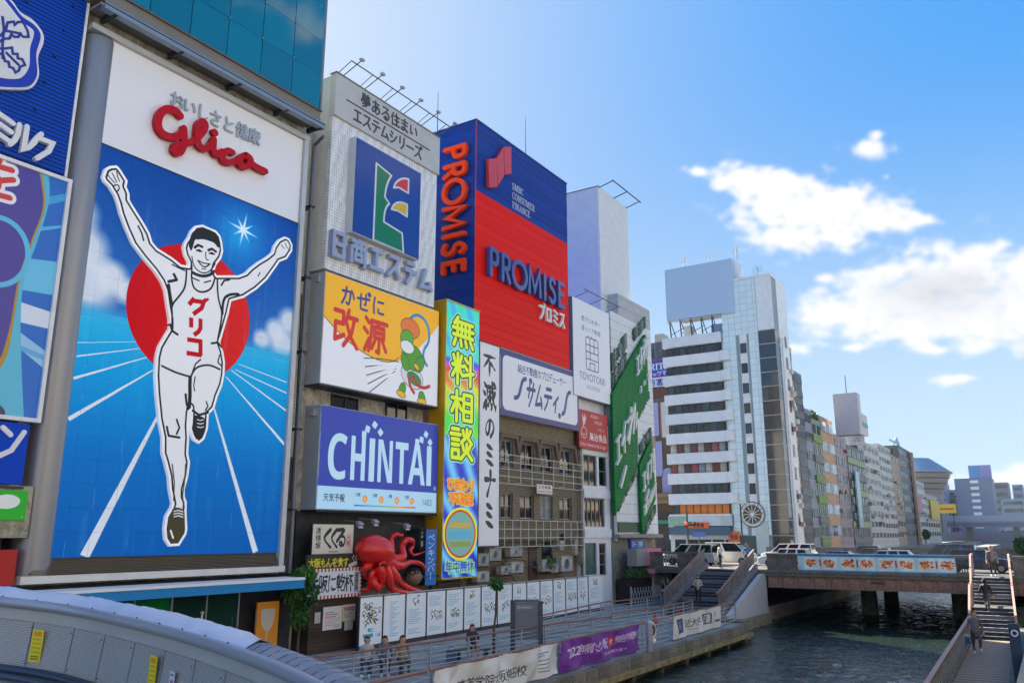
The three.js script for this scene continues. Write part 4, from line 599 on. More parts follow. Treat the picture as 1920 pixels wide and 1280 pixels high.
// ---- white tiled sign building
const NU0 = 26.18, NU1 = 34.5;
{
  const t = F.thing('tiled_building', 'white tiled building with stacked signs over the octopus shop', 'building', NU0, 0);
  const yB = avg(1, [618, 216], [813, 322]), yP = avg(1, [600, 505], [810, 571]), yT = 27.4;
  fb(t, 'body', NU0, 0, -13, 35.0, yP - 0.05, -1.0, mat('#c7c0b0', 0.8, { map: T_DIRTY })); fb(t, 'sign_block', NU0, yP, -9, NU1 + 0.05, yT - 0.05, -0.25, mat('#e2e3e0', 0.6));
  fb(t, 'tile_face', NU0, yP, -0.24, NU1, yB - 0.01, 0, mat('#f0f2f3', 0.3, { map: T_TILE, bump: T_BUMP, bumpScale: 0.004 }));
  fb(t, 'head_board', NU0 - 0.02, yB, -0.24, NU1 + 0.04, yT, 0.14, mat('#c4c5c5', 0.5));
  fb(t, 'coping', NU0 - 0.06, yT, -0.3, NU1 + 0.08, yT + 0.06, 0.18, mat('#77787a', 0.5, { metal: 0.3 }));
  const grey = mat('#4a4a4c', 0.5), lab = (text, x0, y0, x1, y1, s, hgt, w) => { const n = text.length; [...text].forEach((ch, k) => { const f = k / n, [u, y] = F.at(x0 + (x1 - x0) * f, y0 + (y1 - y0) * f, 0.15); mesh('letter', charGeo(ch, u - t.o[0], y, s, hgt, w, 0.141, 0.17), grey, t); }); };
  // two lines of grey words with a rule between, measured along the board
  const uA = F.at(676, 200, 0.15)[0], uB = F.at(790, 260, 0.15)[0], uC = F.at(655, 245, 0.15)[0];
  const line = (text, u0, u1, y, s, h, w) => [...text].forEach((ch, k) => mesh('letter', charGeo(ch, u0 + (u1 - u0) * k / text.length - t.o[0], y, s, h, w, 0.141, 0.17), grey, t));
  line('夢ある住まい', uA, uB - 0.3, yB + 1.32, 0.72, 0.78, 0.075); line('エステムシリーズ', uC + 0.2, uB + 0.1, yB + 0.22, 0.66, 0.78, 0.085); fb(t, 'rule', uC - 0.3, yB + 1.12, 0.141, uB + 0.75, yB + 1.18, 0.17, grey); void lab;
  // floodlights on arms along the roof edge, and the rail behind
  mesh('roof_rail', [rod(V(0.2, yT + 0.5, 0.9), V(NU1 - NU0, yT + 0.5, 0.9), 0.03)], darkSteel, t);
  for (let k = 0; k < 6; k++) { const x = 0.5 + k * 1.55; mesh('floodlight_arm', [rod(V(x, yT, -0.2), V(x + 0.1, yT + 0.62, 1.2), 0.025), rod(V(x - 0.35, yT, -0.1), V(x - 0.3, yT + 0.5, 0.9), 0.02)], darkSteel, t); mesh('floodlight', B(x - 0.04, yT + 0.58, 1.16, x + 0.2, yT + 0.68, 1.32), greyMetal, t); }
  mesh('roof_ladder', [0, 1, 2, 3].map((k) => rod(V(7.2 + k * 0.4, yT, -2), V(7.2 + k * 0.4, yT + 1.6 - (k % 2) * 0.5, -2), 0.04)).concat([rod(V(7.2, yT + 1, -2), V(8.5, yT + 0.6, -2), 0.03)]), greyMetal, t);
  // windows between the picture signs
  for (const [x0, x1, y0, y1] of [[620, 668, 738, 772], [722, 760, 752, 786]]) { const [a, b] = F.at(x0, y0, -1), [c, d] = F.at(x1, y1, -1); windowIn(t, a, Math.min(d, 10.7), c, b, -0.93, 2, 1, darkSteel, glassDark); }
  fb(t, 'shop_back', NU0, 2.9, -0.99, 35.3, 6.05, -0.9, mat('#3b393b', 0.6, { map: T_DIRTY })); fb(t, 'shop_wall', NU0 + 0.2, 0, -0.99, 29.4, 2.85, 0.0, mat('#4a3a30', 0.75, { map: T_PLANK })); fb(t, 'shop_ledge', NU0, 2.86, -0.9, 35.2, 2.98, 0.2, darkSteel);
  // emblem box
  const s = F.thing('emblem_box', 'blue square light box with a green and yellow letter emblem', 'sign', NU0 + 1, 18.5);
  { const [a, b] = F.at(668, 258, 0.5), [c, d] = F.at(786, 487, 0.5); const y1 = (b + F.at(788, 320, 0.5)[1]) / 2, y0 = (d + F.at(662, 436, 0.5)[1]) / 2; fb(s, 'case', a, y0, 0.001, c, y1, 0.46, mat('#c9ced4', 0.35));
    sheet(s, 'face', a + 0.05, y0 + 0.05, c - 0.05, y1 - 0.05, 0.461, canvasMat(512, 620, (g, w, h) => {
      g.fillStyle = '#123f98'; g.fillRect(0, 0, w, h);
      const shape = (draw, col) => { g.beginPath(); draw(); g.closePath(); g.fillStyle = col; g.fill(); g.lineWidth = 13; g.strokeStyle = '#d3d8da'; g.lineJoin = 'round'; g.stroke(); };
      shape(() => { g.moveTo(150, 100); g.lineTo(270, 130); g.bezierCurveTo(235, 190, 225, 260, 225, 300); g.lineTo(262, 330); g.bezierCurveTo(230, 360, 222, 420, 224, 470); g.lineTo(370, 490); g.lineTo(385, 620); g.lineTo(150, 620); }, '#127a52');
      shape(() => { g.moveTo(290, 205); g.bezierCurveTo(310, 130, 370, 95, 410, 90); g.lineTo(410, 190); g.lineTo(330, 185); }, '#cf2433'); shape(() => { g.moveTo(280, 360); g.bezierCurveTo(300, 290, 360, 270, 405, 275); g.lineTo(405, 360); g.lineTo(330, 350); }, '#dcb414');
    }, { rough: 0.12 }), s, 0.03); }
  const L = mat('#a3afca', 0.3, { metal: 0.25 });
  const w = F.thing('company_letters', 'raised silver blue company name across the white tiles', 'lettering', NU0, 17);
  { const a = F.at(612, 500, 0.2), b = F.at(812, 545, 0.2); [...'日商エステム'].forEach((ch, k) => mesh('letter', charGeo(ch, a[0] + (b[0] - a[0]) * k / 6 - w.o[0] + 0.05, yP + 0.62 - w.o[1], 1.2, 1.38, 0.2, 0.012, 0.3, { round: false }), L, w)); }
}
{ // yellow and white picture sign
  const y1 = avg(1, [610, 512], [825, 580]), y0 = avg(1, [600, 719], [820, 762]), u0 = F.at(605, 610)[0], u1 = 35.0;
  const t = F.thing('medicine_sign', 'yellow and white picture sign with red characters and a green dancer', 'billboard', u0, y0);
  fb(t, 'case', u0, y0, -0.99, u1, y1, -0.03, mat('#b9c2cc', 0.45, { metal: 0.2 })); fb(t, 'lamp_box', u0 - 0.14, y1 - 0.5, -0.6, u0 - 0.001, y1 - 0.15, -0.3, greyMetal); fb(t, 'drip_edge', u0, y0 - 0.09, -0.99, u1, y0 - 0.001, 0.02, darkSteel);
  sheet(t, 'face', u0 + 0.04, y0 + 0.04, u1 - 0.04, y1 - 0.04, -0.029, canvasMat(1024, 620, (g, w, h) => {
    g.fillStyle = '#e2e6f0'; g.fillRect(0, 0, w, h); g.fillStyle = '#f3b516'; g.beginPath(); g.moveTo(0, 0); g.lineTo(w, 0); g.lineTo(w, 90); g.bezierCurveTo(800, 330, 640, 430, 470, 420); g.bezierCurveTo(280, 410, 120, 330, 0, 250); g.fill(); g.strokeStyle = '#3c3a38'; g.lineWidth = 5; g.beginPath(); g.moveTo(0, 252); g.bezierCurveTo(120, 330, 280, 410, 470, 420); g.bezierCurveTo(560, 424, 600, 400, 640, 370); g.stroke();
    write(g, 'かぜに', 120, 40, 116, { h: 116, w: 0.13, color: '#34408f', gap: 1.12 }); write(g, '改源', 60, 170, 215, { h: 225, w: 0.125, color: '#cc2f23', gap: 1.18 });
    g.translate(-62, 0);                                            // an abstract dancer in the colours of the original picture
    const blob = (col, ...e) => { g.fillStyle = col; g.strokeStyle = '#2d2b29'; g.lineWidth = 4; for (const [x, y, a, b, r] of e) { g.beginPath(); g.ellipse(x, y, a, b, r, 0, 7); g.fill(); g.stroke(); } };
    g.lineWidth = 20; g.strokeStyle = '#2487c2'; g.beginPath(); g.arc(880, 180, 110, 3.6, 7.2); g.stroke(); g.beginPath(); g.moveTo(960, 250); g.quadraticCurveTo(900, 330, 980, 380); g.stroke();
    blob('#4c9a26', [740, 560, 30, 44, 0.4], [930, 590, 34, 44, -0.3]); blob('#cfd4de', [830, 470, 110, 70, 0.3]); blob('#1c8a44', [850, 480, 70, 36, 0.3]); blob('#4c9a26', [830, 350, 104, 80, 0.2], [900, 380, 40, 60, 0.6], [760, 390, 36, 56, -0.5]); blob('#e0762a', [800, 170, 92, 62, 0.1]); blob('#5aa832', [770, 240, 62, 56, 0]); blob('#e2e4e8', [775, 292, 66, 40, 0.1]); blob('#e3b51c', [870, 400, 30, 16, 0.5], [730, 590, 44, 20, 0.2], [930, 610, 44, 20, 0]);
    g.strokeStyle = '#b8282a'; g.lineWidth = 22; g.beginPath(); g.moveTo(830, 460); g.quadraticCurveTo(900, 560, 1010, 500); g.stroke(); g.beginPath(); g.moveTo(800, 470); g.quadraticCurveTo(800, 540, 860, 570); g.stroke();
    g.strokeStyle = '#35363c'; g.lineWidth = 6; for (let k = 0; k < 5; k++) { g.beginPath(); g.moveTo(700 - k * 6, 400 + k * 14); g.quadraticCurveTo(560, 400 + k * 36, 390 + k * 14, 430 + k * 48); g.stroke(); } g.strokeStyle = '#e9edf4'; g.lineWidth = 10; for (let k = 0; k < 4; k++) { g.beginPath(); g.moveTo(700, 415 + k * 14); g.quadraticCurveTo(600, 430 + k * 26, 430, 460 + k * 44); g.stroke(); }
  }, { glow: 0.38, rough: 0.4, tint: '#b8b8b8' }), t, 0.03);
}
{ // blue screen with the weather strip
  const y1 = avg(1, [597, 758], [820, 795]), y0 = avg(1, [590, 955], [818, 962]), u0 = F.at(597, 858)[0], u1 = 35.1;
  const t = F.thing('rental_screen', 'blue screen with pale block capitals over a weather strip', 'screen', u0, y0);
  fb(t, 'case', u0, y0, -0.99, u1, y1, -0.03, mat('#aab4bf', 0.45, { metal: 0.2 })); fb(t, 'lamp_box', u0 - 0.16, y1 - 0.5, -0.6, u0 - 0.001, y1 - 0.2, -0.3, greyMetal); fb(t, 'drip_edge', u0, y0 - 0.1, -0.99, u1, y0 - 0.001, 0.04, black);
  sheet(t, 'face', u0 + 0.05, y0 + 0.04, u1 - 0.03, y1 - 0.03, -0.029, canvasMat(1200, 660, (g, w, h) => {
    g.fillStyle = '#2b3fa6'; g.fillRect(0, 0, w, h); g.fillStyle = '#a9d4f0'; g.fillRect(0, 515, w, 145);
    for (const [ch, x, w1] of [['C', 66, 180], ['H', 268, 165], ['I', 456, 54], ['N', 532, 178], ['T', 728, 150], ['A', 868, 190], ['I', 1076, 54]]) { if (ch === 'I') { g.fillStyle = '#b4dcf2'; g.fillRect(x, 170, w1, 296); continue; } g.font = 'bold 415px sans-serif'; const k = g.measureText(ch).width; plainText(g, ch, x - (ch === 'A' ? 0 : 0.06) * w1, 466, 415, '#b4dcf2', { sx: w1 / k * (ch === 'A' || ch === 'T' ? 1 : 1.1) }); }
    g.fillStyle = '#b4dcf2'; for (const [x, y, r] of [[430, 110, 0.3], [500, 74, 0.6], [560, 120, 0.75], [398, 150, 0.1], [1010, 130, 0.2], [1060, 84, 0.5], [1110, 140, 0.8], [960, 150, 0.1]]) { g.save(); g.translate(x, y); g.rotate(r); g.fillRect(-22, -22, 44, 44); g.restore(); }
    write(g, '天気予報', 50, 560, 46, { h: 52, w: 0.1, color: '#26314a', gap: 1.05 });
    ['18時', '24時', '6時', '12時'].forEach((s, k) => { write(g, s, 330 + k * 166, 545, 24, { h: 28, w: 0.1, color: '#26314a', gap: 0.9, font: '' }); g.save(); g.translate(430 + k * 162, 585); g.fillStyle = '#e8862a'; g.beginPath(); for (let i = 0; i < 20; i++) g.lineTo(Math.cos(i * 0.314) * (i % 2 ? 18 : 30), Math.sin(i * 0.314) * (i % 2 ? 18 : 30)); g.fill(); g.fillStyle = '#f2b52c'; g.beginPath(); g.arc(0, 0, 13, 0, 7); g.fill(); g.restore(); });
    const r = g.createLinearGradient(330, 0, 950, 0); ['#2c4fb0', '#35b0b8', '#7fbf4a', '#e0a02c', '#c8402c'].forEach((c, i) => r.addColorStop(i / 4, c)); g.fillStyle = r; g.fillRect(330, 626, 630, 9);
    plainText(g, '1403', 1030, 612, 62, '#39455c', { font: '', sx: 0.85 }); plainText(g, '®', 1160, 500, 44, '#b4dcf2', { font: '' });
  }, { glow: 0.5, rough: 0.4, tint: '#a0a0a0' }), t, 0.03);
}
{ // octopus shop signs
  const pxSign = (name, label, x0, y0, x1, y1, d, w, h, draw, o = {}) => { const [a, b] = F.at(x0, y0, d), [c, e] = F.at(x1, y1, d); const t = F.thing(name, label, o.cat ?? 'sign', a, e, o.group); fb(t, 'case', a, e, o.back ?? d - 0.12, c, b, d - 0.021, o.side ?? darkSteel); sheet(t, 'face', a + 0.01, e + 0.01, c - 0.01, b - 0.01, d - 0.02, canvasMat(w, h, draw, o.m ?? { rough: 0.6 }), t); return t; };
  pxSign('shop_sign', 'cream sign board with bold black brush writing above the red octopus shop', 587, 982, 661, 1037, 0, 512, 360, (g, w, h) => { g.fillStyle = '#d8d2c0'; g.fillRect(0, 0, w, h); for (const [c, x, y, s] of [['く', 110, 50, 150], ['く', 205, 50, 130], ['る', 285, 40, 140]]) write(g, c, x, y, s, { h: 240, w: 0.16, color: '#29261f', brush: 0.3 }); write(g, '道頓堀', 36, 40, 60, { h: 80, w: 0.1, color: '#3a362d', down: true, gap: 1.1, brush: 0.4 }); g.strokeStyle = '#b5392c'; g.lineWidth = 6; g.strokeRect(430, 130, 44, 140); write(g, '大阪', 434, 140, 36, { h: 56, w: 0.12, color: '#b5392c', down: true, gap: 1.1 }); plainText(g, 'KUKURU', 205, 346, 30, '#3a362d'); });
  pxSign('shop_sign', 'black sign with yellow writing above the striped red and white sign', 576, 1040, 676, 1068, 0.25, 700, 190, (g, w, h) => { g.fillStyle = '#2e2a26'; g.fillRect(0, 0, w, h); write(g, '大阪もんを食す', 16, 40, 78, { h: 104, w: 0.13, color: '#d8cf1e', gap: 0.94 }); g.save(); g.translate(590, 120); g.rotate(-0.4); g.fillStyle = '#c4bfb2'; g.fillRect(-60, -22, 120, 44); g.restore(); write(g, 'くくる', 575, 14, 38, { h: 60, w: 0.16, color: '#d9d6cd', brush: 0.3 }); plainText(g, '2F', 620, 160, 44, '#a33028'); });
  pxSign('shop_sign', 'red and white striped sign with black writing beside the octopus', 574, 1067, 676, 1117, 0.3, 700, 340, (g, w, h) => { g.fillStyle = '#d8d6d2'; g.fillRect(0, 0, w, h); g.fillStyle = '#b8262c'; for (let x = 0; x < w; x += 44) { g.fillRect(x, 0, 20, 46); g.fillRect(x, h - 46, 20, 46); } for (let y = 10; y < h; y += 44) { g.fillRect(0, y, 18, 20); g.fillRect(w - 18, y, 18, 20); } g.fillStyle = '#d3d8df'; g.beginPath(); g.roundRect(22, 38, w - 44, h - 76, 30); g.fill(); write(g, '大阪に乾杯', 44, 70, 112, { h: 200, w: 0.115, color: '#2a2d33', gap: 0.98, brush: 0.3 }); g.fillStyle = '#8f979d'; g.fillRect(608, 54, 56, 232); write(g, '道頓堀', 614, 70, 44, { h: 60, w: 0.1, color: '#2f3438', down: true, gap: 1.1 }); });
  pxSign('bar_sign', 'narrow upright blue sign with white kana beside the octopus', 799, 992, 817, 1096, 0.2, 128, 720, (g, w, h) => { g.fillStyle = '#2b74c4'; g.fillRect(0, 0, w, h); write(g, 'ペンキンバ｜', 22, 60, 84, { h: 96, w: 0.1, color: '#cfe0ef', down: true, gap: 1.02 }); }, { back: -0.88 });
  pxSign('floor_sign', 'small black plate with pale floor number and letter', 788, 990, 798, 1030, 0.0, 64, 256, (g, w, h) => { g.fillStyle = '#26241f'; g.fillRect(0, 0, w, h); plainText(g, '2', 8, 110, 90, '#d0cdb4'); plainText(g, 'F', 8, 220, 90, '#d0cdb4'); }, { back: -0.88 });
  pxSign('notice', 'large white notice sheet on the brown shop wall', 606, 1138, 640, 1178, 0.05, 256, 300, (g, w, h) => { g.fillStyle = '#d4d6d2'; g.fillRect(0, 0, w, h); g.fillStyle = '#c2544c'; for (let k = 0; k < 7; k++) g.fillRect(26, 70 + k * 28, 120 + (k * 53 % 80), k < 3 ? 12 : 6); g.fillStyle = '#777'; g.fillRect(150, 262, 80, 8); });
  pxSign('notice', 'yellow framed notice with red stamps on the brown shop wall', 642, 1133, 666, 1163, 0.05, 200, 230, (g, w, h) => { g.fillStyle = '#c9b42c'; g.fillRect(0, 0, w, h); g.fillStyle = '#d6d3c8'; g.fillRect(10, 10, 180, 210); g.strokeStyle = '#b02c34'; g.lineWidth = 8; for (let k = 0; k < 3; k++) { g.beginPath(); g.arc(48 + k * 52, 60, 24, 0, 7); g.stroke(); g.strokeRect(38 + k * 52, 48, 20, 26); } g.fillStyle = '#777'; for (let k = 0; k < 5; k++) g.fillRect(24, 110 + k * 18, 140 - k * 12, 5); });
  pxSign('notice', 'small plain white slip on the brown shop wall', 646, 1165, 661, 1180, 0.05, 64, 64, (g, w, h) => { g.fillStyle = '#cfcfca'; g.fillRect(0, 0, w, h); g.fillStyle = '#aaa'; for (let k = 0; k < 5; k++) g.fillRect(8, 12 + k * 10, 44, 2); });
  pxSign('notice', 'narrow grey slip with printed boxes beside the large white notice', 590, 1148, 600, 1168, 0.05, 64, 128, (g, w, h) => { g.fillStyle = '#b9bab5'; g.fillRect(0, 0, w, h); g.strokeStyle = '#555'; for (let k = 0; k < 4; k++) g.strokeRect(16, 16 + k * 26, 30, 16); });
  // lamps over the octopus
  for (const [x, y, l] of [[698, 982, 'silver flood lamp on a long arm over the octopus head'], [727, 978, 'silver flood lamp over the raised octopus arm'], [786, 986, 'silver flood lamp beside the floor number plate']]) { const [u, v] = F.at(x, y, 0.8), t = F.thing('flood_lamp', l, 'lamp', u, v, 'flood lamps over the octopus'); mesh('arm', rod(V(-0.3, 0.22, -1.68), V(0, 0.1, -0.05), 0.025), greyMetal, t); const h = mesh('head', new RoundedBoxGeometry(0.34, 0.2, 0.26, 2, 0.04), mat('#c3c6c9', 0.35, { metal: 0.5 }), t); h.rotation.x = 0.6; const g = box(t, 'lens', -0.14, -0.13, -0.12, 0.14, -0.1, 0.12, mat('#e6e8ea', 0.2)); g.rotation.x = 0.6; }
}
function limb(pts, r0, r1, seg = 40, rs = 10, bulge = 0) {      // a tapering, rounded tentacle
  const c = new THREE.CatmullRomCurve3(pts), fr = c.computeFrenetFrames(seg, false), P = [], N = [], I = [];
  for (let i = 0; i <= seg; i++) { const t = i / seg, p = c.getPointAt(t), r = (r0 + (r1 - r0) * t) * (1 + bulge * Math.sin(t * 9)) * (t > 0.94 ? Math.sqrt(Math.max(0.04, 1 - ((t - 0.94) / 0.06) ** 2)) : 1); for (let k = 0; k < rs; k++) { const a = k / rs * 6.2832, n = fr.normals[i].clone().multiplyScalar(Math.cos(a)).addScaledVector(fr.binormals[i], Math.sin(a)); P.push(p.x + n.x * r, p.y + n.y * r, p.z + n.z * r); N.push(n.x, n.y, n.z); } }
  for (let i = 0; i < seg; i++) for (let k = 0; k < rs; k++) { const a = i * rs + k, b = i * rs + (k + 1) % rs; I.push(a, a + rs, b, b, a + rs, b + rs); }
  const g = new THREE.BufferGeometry(); g.setAttribute('position', new THREE.Float32BufferAttribute(P, 3)); g.setAttribute('normal', new THREE.Float32BufferAttribute(N, 3)); g.setIndex(I); g.computeVertexNormals(); return g;
}
{ // the big octopus
  const [cu, cv] = F.at(725, 1060, 0.3), t = F.thing('octopus_figure', 'huge glossy red octopus figure climbing on the shop front', 'octopus', cu, 2.98);
  const red = mat('#e0150a', 0.34, { map: T_GRIME, clearcoat: 0.35, clearcoatRoughness: 0.18, bump: T_BUMP, bumpScale: 0.008 });
  const q = (x, y, d) => { const [u, v] = F.at(560 + x / 6.857, 960 + y / 6.857, d); return V(u - t.o[0], v - t.o[1], d); };
  const head = new THREE.SphereGeometry(1, 40, 28), p = head.attributes.position; const hc = q(975, 500, 0.55), hx = q(1165, 500, 0.55).x - hc.x, hy = q(975, 295, 0.55).y - hc.y;
  for (let i = 0; i < p.count; i++) { let x = p.getX(i), y = p.getY(i), z = p.getZ(i); const k = 1 + 0.05 * fbm3(x * 2, y * 2, z * 2, 3); x *= y > 0 ? 1 : 1 - 0.12 * y; x += 0.14 * y * y * Math.sign(y) * -1 + (y < 0 ? -0.25 * y : 0); p.setXYZ(i, x * hx * k, y * hy * k * 1.02, z * 0.85 * k); }
  head.computeVertexNormals(); mesh('head', head.translate(hc.x, hc.y, hc.z), red, t);
  mesh('body', new THREE.SphereGeometry(0.5, 24, 18).scale(1.15, 0.85, 1).translate(...q(1090, 640, 0.7).toArray()), red, t);
  const arms = [['1140 600 1180 430 1200 320 1255 288 1315 300 1345 275', 0.24, 0.03, 0.4], ['1180 610 1330 575 1325 440 1375 365 1455 365 1462 430 1432 490 1455 540 1530 540 1630 500', 0.24, 0.03, 0.5], ['1130 650 1300 685 1430 645 1560 660 1612 710 1625 780', 0.25, 0.05, 0.8], ['1120 690 1230 820 1330 930 1450 990 1605 1025', 0.3, 0.07, 0.8], ['1090 700 1150 850 1200 985 1300 1025 1415 1018', 0.3, 0.06, 0.9], ['1010 690 1060 790 1050 900 1000 960 960 900 990 790 940 775 920 880 895 980 815 1000', 0.27, 0.07, 0.8], ['930 660 855 715 850 820 895 875', 0.22, 0.05, 0.6], ['960 640 840 640 770 720 790 800', 0.2, 0.05, 0.2]];
  for (const [s, r0, r1, d] of arms) { const v = s.split(' ').map(Number), pts = []; for (let i = 0; i < v.length; i += 2) pts.push(q(v[i], v[i + 1], d + 0.12 * Math.sin(i * 1.1) - 0.15 * (i / v.length))); const a = mesh('arm', limb(pts, r0, r1, 60, 12, 0.05), red, t); const c = new THREE.CatmullRomCurve3(pts), gs = []; for (let k = 1; k < 12; k++) { const pt = c.getPointAt(k / 12), r = r0 + (r1 - r0) * k / 12; gs.push(new THREE.SphereGeometry(r * 0.3, 6, 5).translate(pt.x, pt.y - r * 0.55, pt.z + r * 0.72)); } mesh('suckers', gs, mat('#d8301c', 0.3), a).userData.kind = 'stuff'; }
  mesh('eye', new THREE.SphereGeometry(0.1, 14, 10).scale(1.3, 0.8, 1).translate(...q(1085, 672, 1.16).toArray()), mat('#251a10', 0.15), t);
  mesh('brow', limb([q(1030, 680, 1.1), q(1080, 645, 1.2), q(1130, 650, 1.15)], 0.07, 0.04, 12, 8), red, t);
  void cv;
  const b = F.thing('round_head_figure', 'round tan ball figure with black tufts under an octopus arm', 'figure', F.at(775, 1078, 0.4)[0], 2.98); const [bu, bv] = F.at(775, 1081, 0.4), bc = V(bu - b.o[0], bv - b.o[1], 0.4);
  mesh('ball', new THREE.SphereGeometry(0.42, 24, 18).translate(bc.x, bc.y, bc.z), mat('#b08a6c', 0.6, { map: T_STONE }), b);
  { const g = new THREE.SphereGeometry(0.445, 24, 10, 0, 6.3, 0, 1.25), pp = g.attributes.position; for (let i = 0; i < pp.count; i++) { const y = pp.getY(i); if (y < 0.26) pp.setY(i, y - 0.09 * Math.abs(Math.sin(Math.atan2(pp.getX(i), pp.getZ(i)) * 5))); } g.computeVertexNormals(); mesh('tufts', g.rotateX(-0.25).translate(bc.x, bc.y, bc.z), mat('#1d1a18', 0.8), b); }
  mesh('stand', rod(V(bc.x, 0, 0.3), V(bc.x, bc.y - 0.35, 0.38), 0.08), darkSteel, b);
}
{ // upright light box sign in rainbow colours
  const [a, y1] = F.at(838, 562, 0.35), [b] = F.at(897, 820, 0.35), y0 = F.at(835, 1084, 0.35)[1];
  const t = F.thing('yellow_upright_sign', 'tall yellow upright sign with lime characters on rainbow colours', 'sign', a, y0);
  fb(t, 'case', a, y0, -0.75, b, y1, 0.318, mat('#c99a0a', 0.4)); fb(t, 'rim', a - 0.03, y1, -0.77, b + 0.03, y1 + 0.06, 0.4, mat('#d8c21c', 0.4)); fb(t, 'rim', a - 0.03, y0 - 0.06, -0.77, b + 0.03, y0, 0.4, mat('#d8b81c', 0.4));
  mesh('bracket', [B(0.1, -0.35, -0.7, 2.2, -0.25, 0.1), B(0.3, -0.7, -0.7, 0.42, -0.25, -0.6)], darkSteel, t);
  sheet(t, 'face', a + 0.03, y0 + 0.02, b - 0.03, y1 - 0.02, 0.319, canvasMat(300, 1800, (g, w, h) => {
    const im = g.createImageData(w, h), hsv = (H, s, v) => { const f = (n) => { const k = (n + H / 60) % 6; return v - v * s * Math.max(0, Math.min(k, 4 - k, 1)); }; return [f(5), f(3), f(1)]; };
    for (let y = 0; y < h; y++) for (let x = 0; x < w; x++) { const t2 = y / h, k = 0.5 + 0.5 * Math.sin((x * 0.9 - y * 0.6) * 0.045 + 2 * Math.sin(y * 0.006)), base = t2 < 0.2 ? 165 : t2 < 0.27 ? 165 + (t2 - 0.2) * 2800 : t2 < 0.42 ? 10 + (t2 - 0.27) * 500 : t2 < 0.5 ? 100 : 200; const c = hsv((base + 30 * k + 360) % 360, t2 > 0.5 ? 0.55 + 0.4 * k : 0.75, t2 > 0.5 ? 0.75 + 0.2 * (1 - k) : 0.85), o = (y * w + x) * 4; im.data[o] = c[0] * 255; im.data[o + 1] = c[1] * 255; im.data[o + 2] = c[2] * 255; im.data[o + 3] = 255; }
    g.putImageData(im, 0, 0);
    '無料相談'.split('').forEach((ch, k) => { for (const [c, l] of [['#8fe6d8', 0.3], ['#1d4a1c', 0.225], ['#cfe818', 0.125]]) write(g, ch, 48, 85 + k * 252, 205, { h: 215, w: l, color: c }); });
    for (const [s, y] of [['ひまわり', 1178], ['不動産', 1270]]) for (const [c, l] of [['#e8d21c', 0.36], ['#d23a1c', 0.22], ['#f0a81c', 0.1]]) write(g, s, s.length > 3 ? 28 : 46, y, s.length > 3 ? 62 : 70, { h: 74, w: l, color: c, gap: 1.0 });
    for (const [c, r] of [['#d8dc2c', 150], ['#b83a2c', 136], ['#6aa39a', 124]]) { g.fillStyle = c; g.beginPath(); g.ellipse(150, 1530, r, r * 1.12, 0, 0, 7); g.fill(); } g.fillStyle = '#b59a4a'; g.fillRect(60, 1460, 180, 30); g.fillStyle = '#4f9ec0'; g.fillRect(44, 1510, 212, 50); g.fillStyle = '#7f8f4c'; g.fillRect(60, 1580, 180, 34);
    for (const [c, l] of [['#a8dc2c', 0.34], ['#1c5ad2', 0.14]]) write(g, '年中無休', 24, 1700, 62, { h: 72, w: l, color: c });
  }, { glow: 0.55, rough: 0.35, tint: '#909090' }), t, 0.03);
  const [c] = F.at(899, 800), [d] = F.at(936, 800), s1 = avg(1, [899, 636], [936, 650]), s0 = avg(1, [897, 1022], [936, 1025]);
  const s = F.thing('calligraphy_sign', 'tall white upright sign with black brush calligraphy', 'sign', c, s0); fb(s, 'case', c, s0, -0.4, d, s1, -0.03, greyMetal);
  sheet(s, 'face', c + 0.02, s0 + 0.02, d - 0.02, s1 - 0.02, -0.029, canvasMat(256, 1640, (g, w, h) => { g.fillStyle = '#eef0f3'; g.fillRect(0, 0, w, h); '不滅のミナミ'.split('').forEach((ch, k) => write(g, ch, k < 2 ? 36 : 66, 90 + [0, 230, 520, 740, 960, 1210][k], [175, 180, 130, 130, 150, 130][k], { h: [190, 250, 180, 190, 210, 210][k], w: k < 2 ? 0.11 : 0.15, color: '#22242a', brush: 0.45 })); }, { rough: 0.4 }), s, 0.03);
}

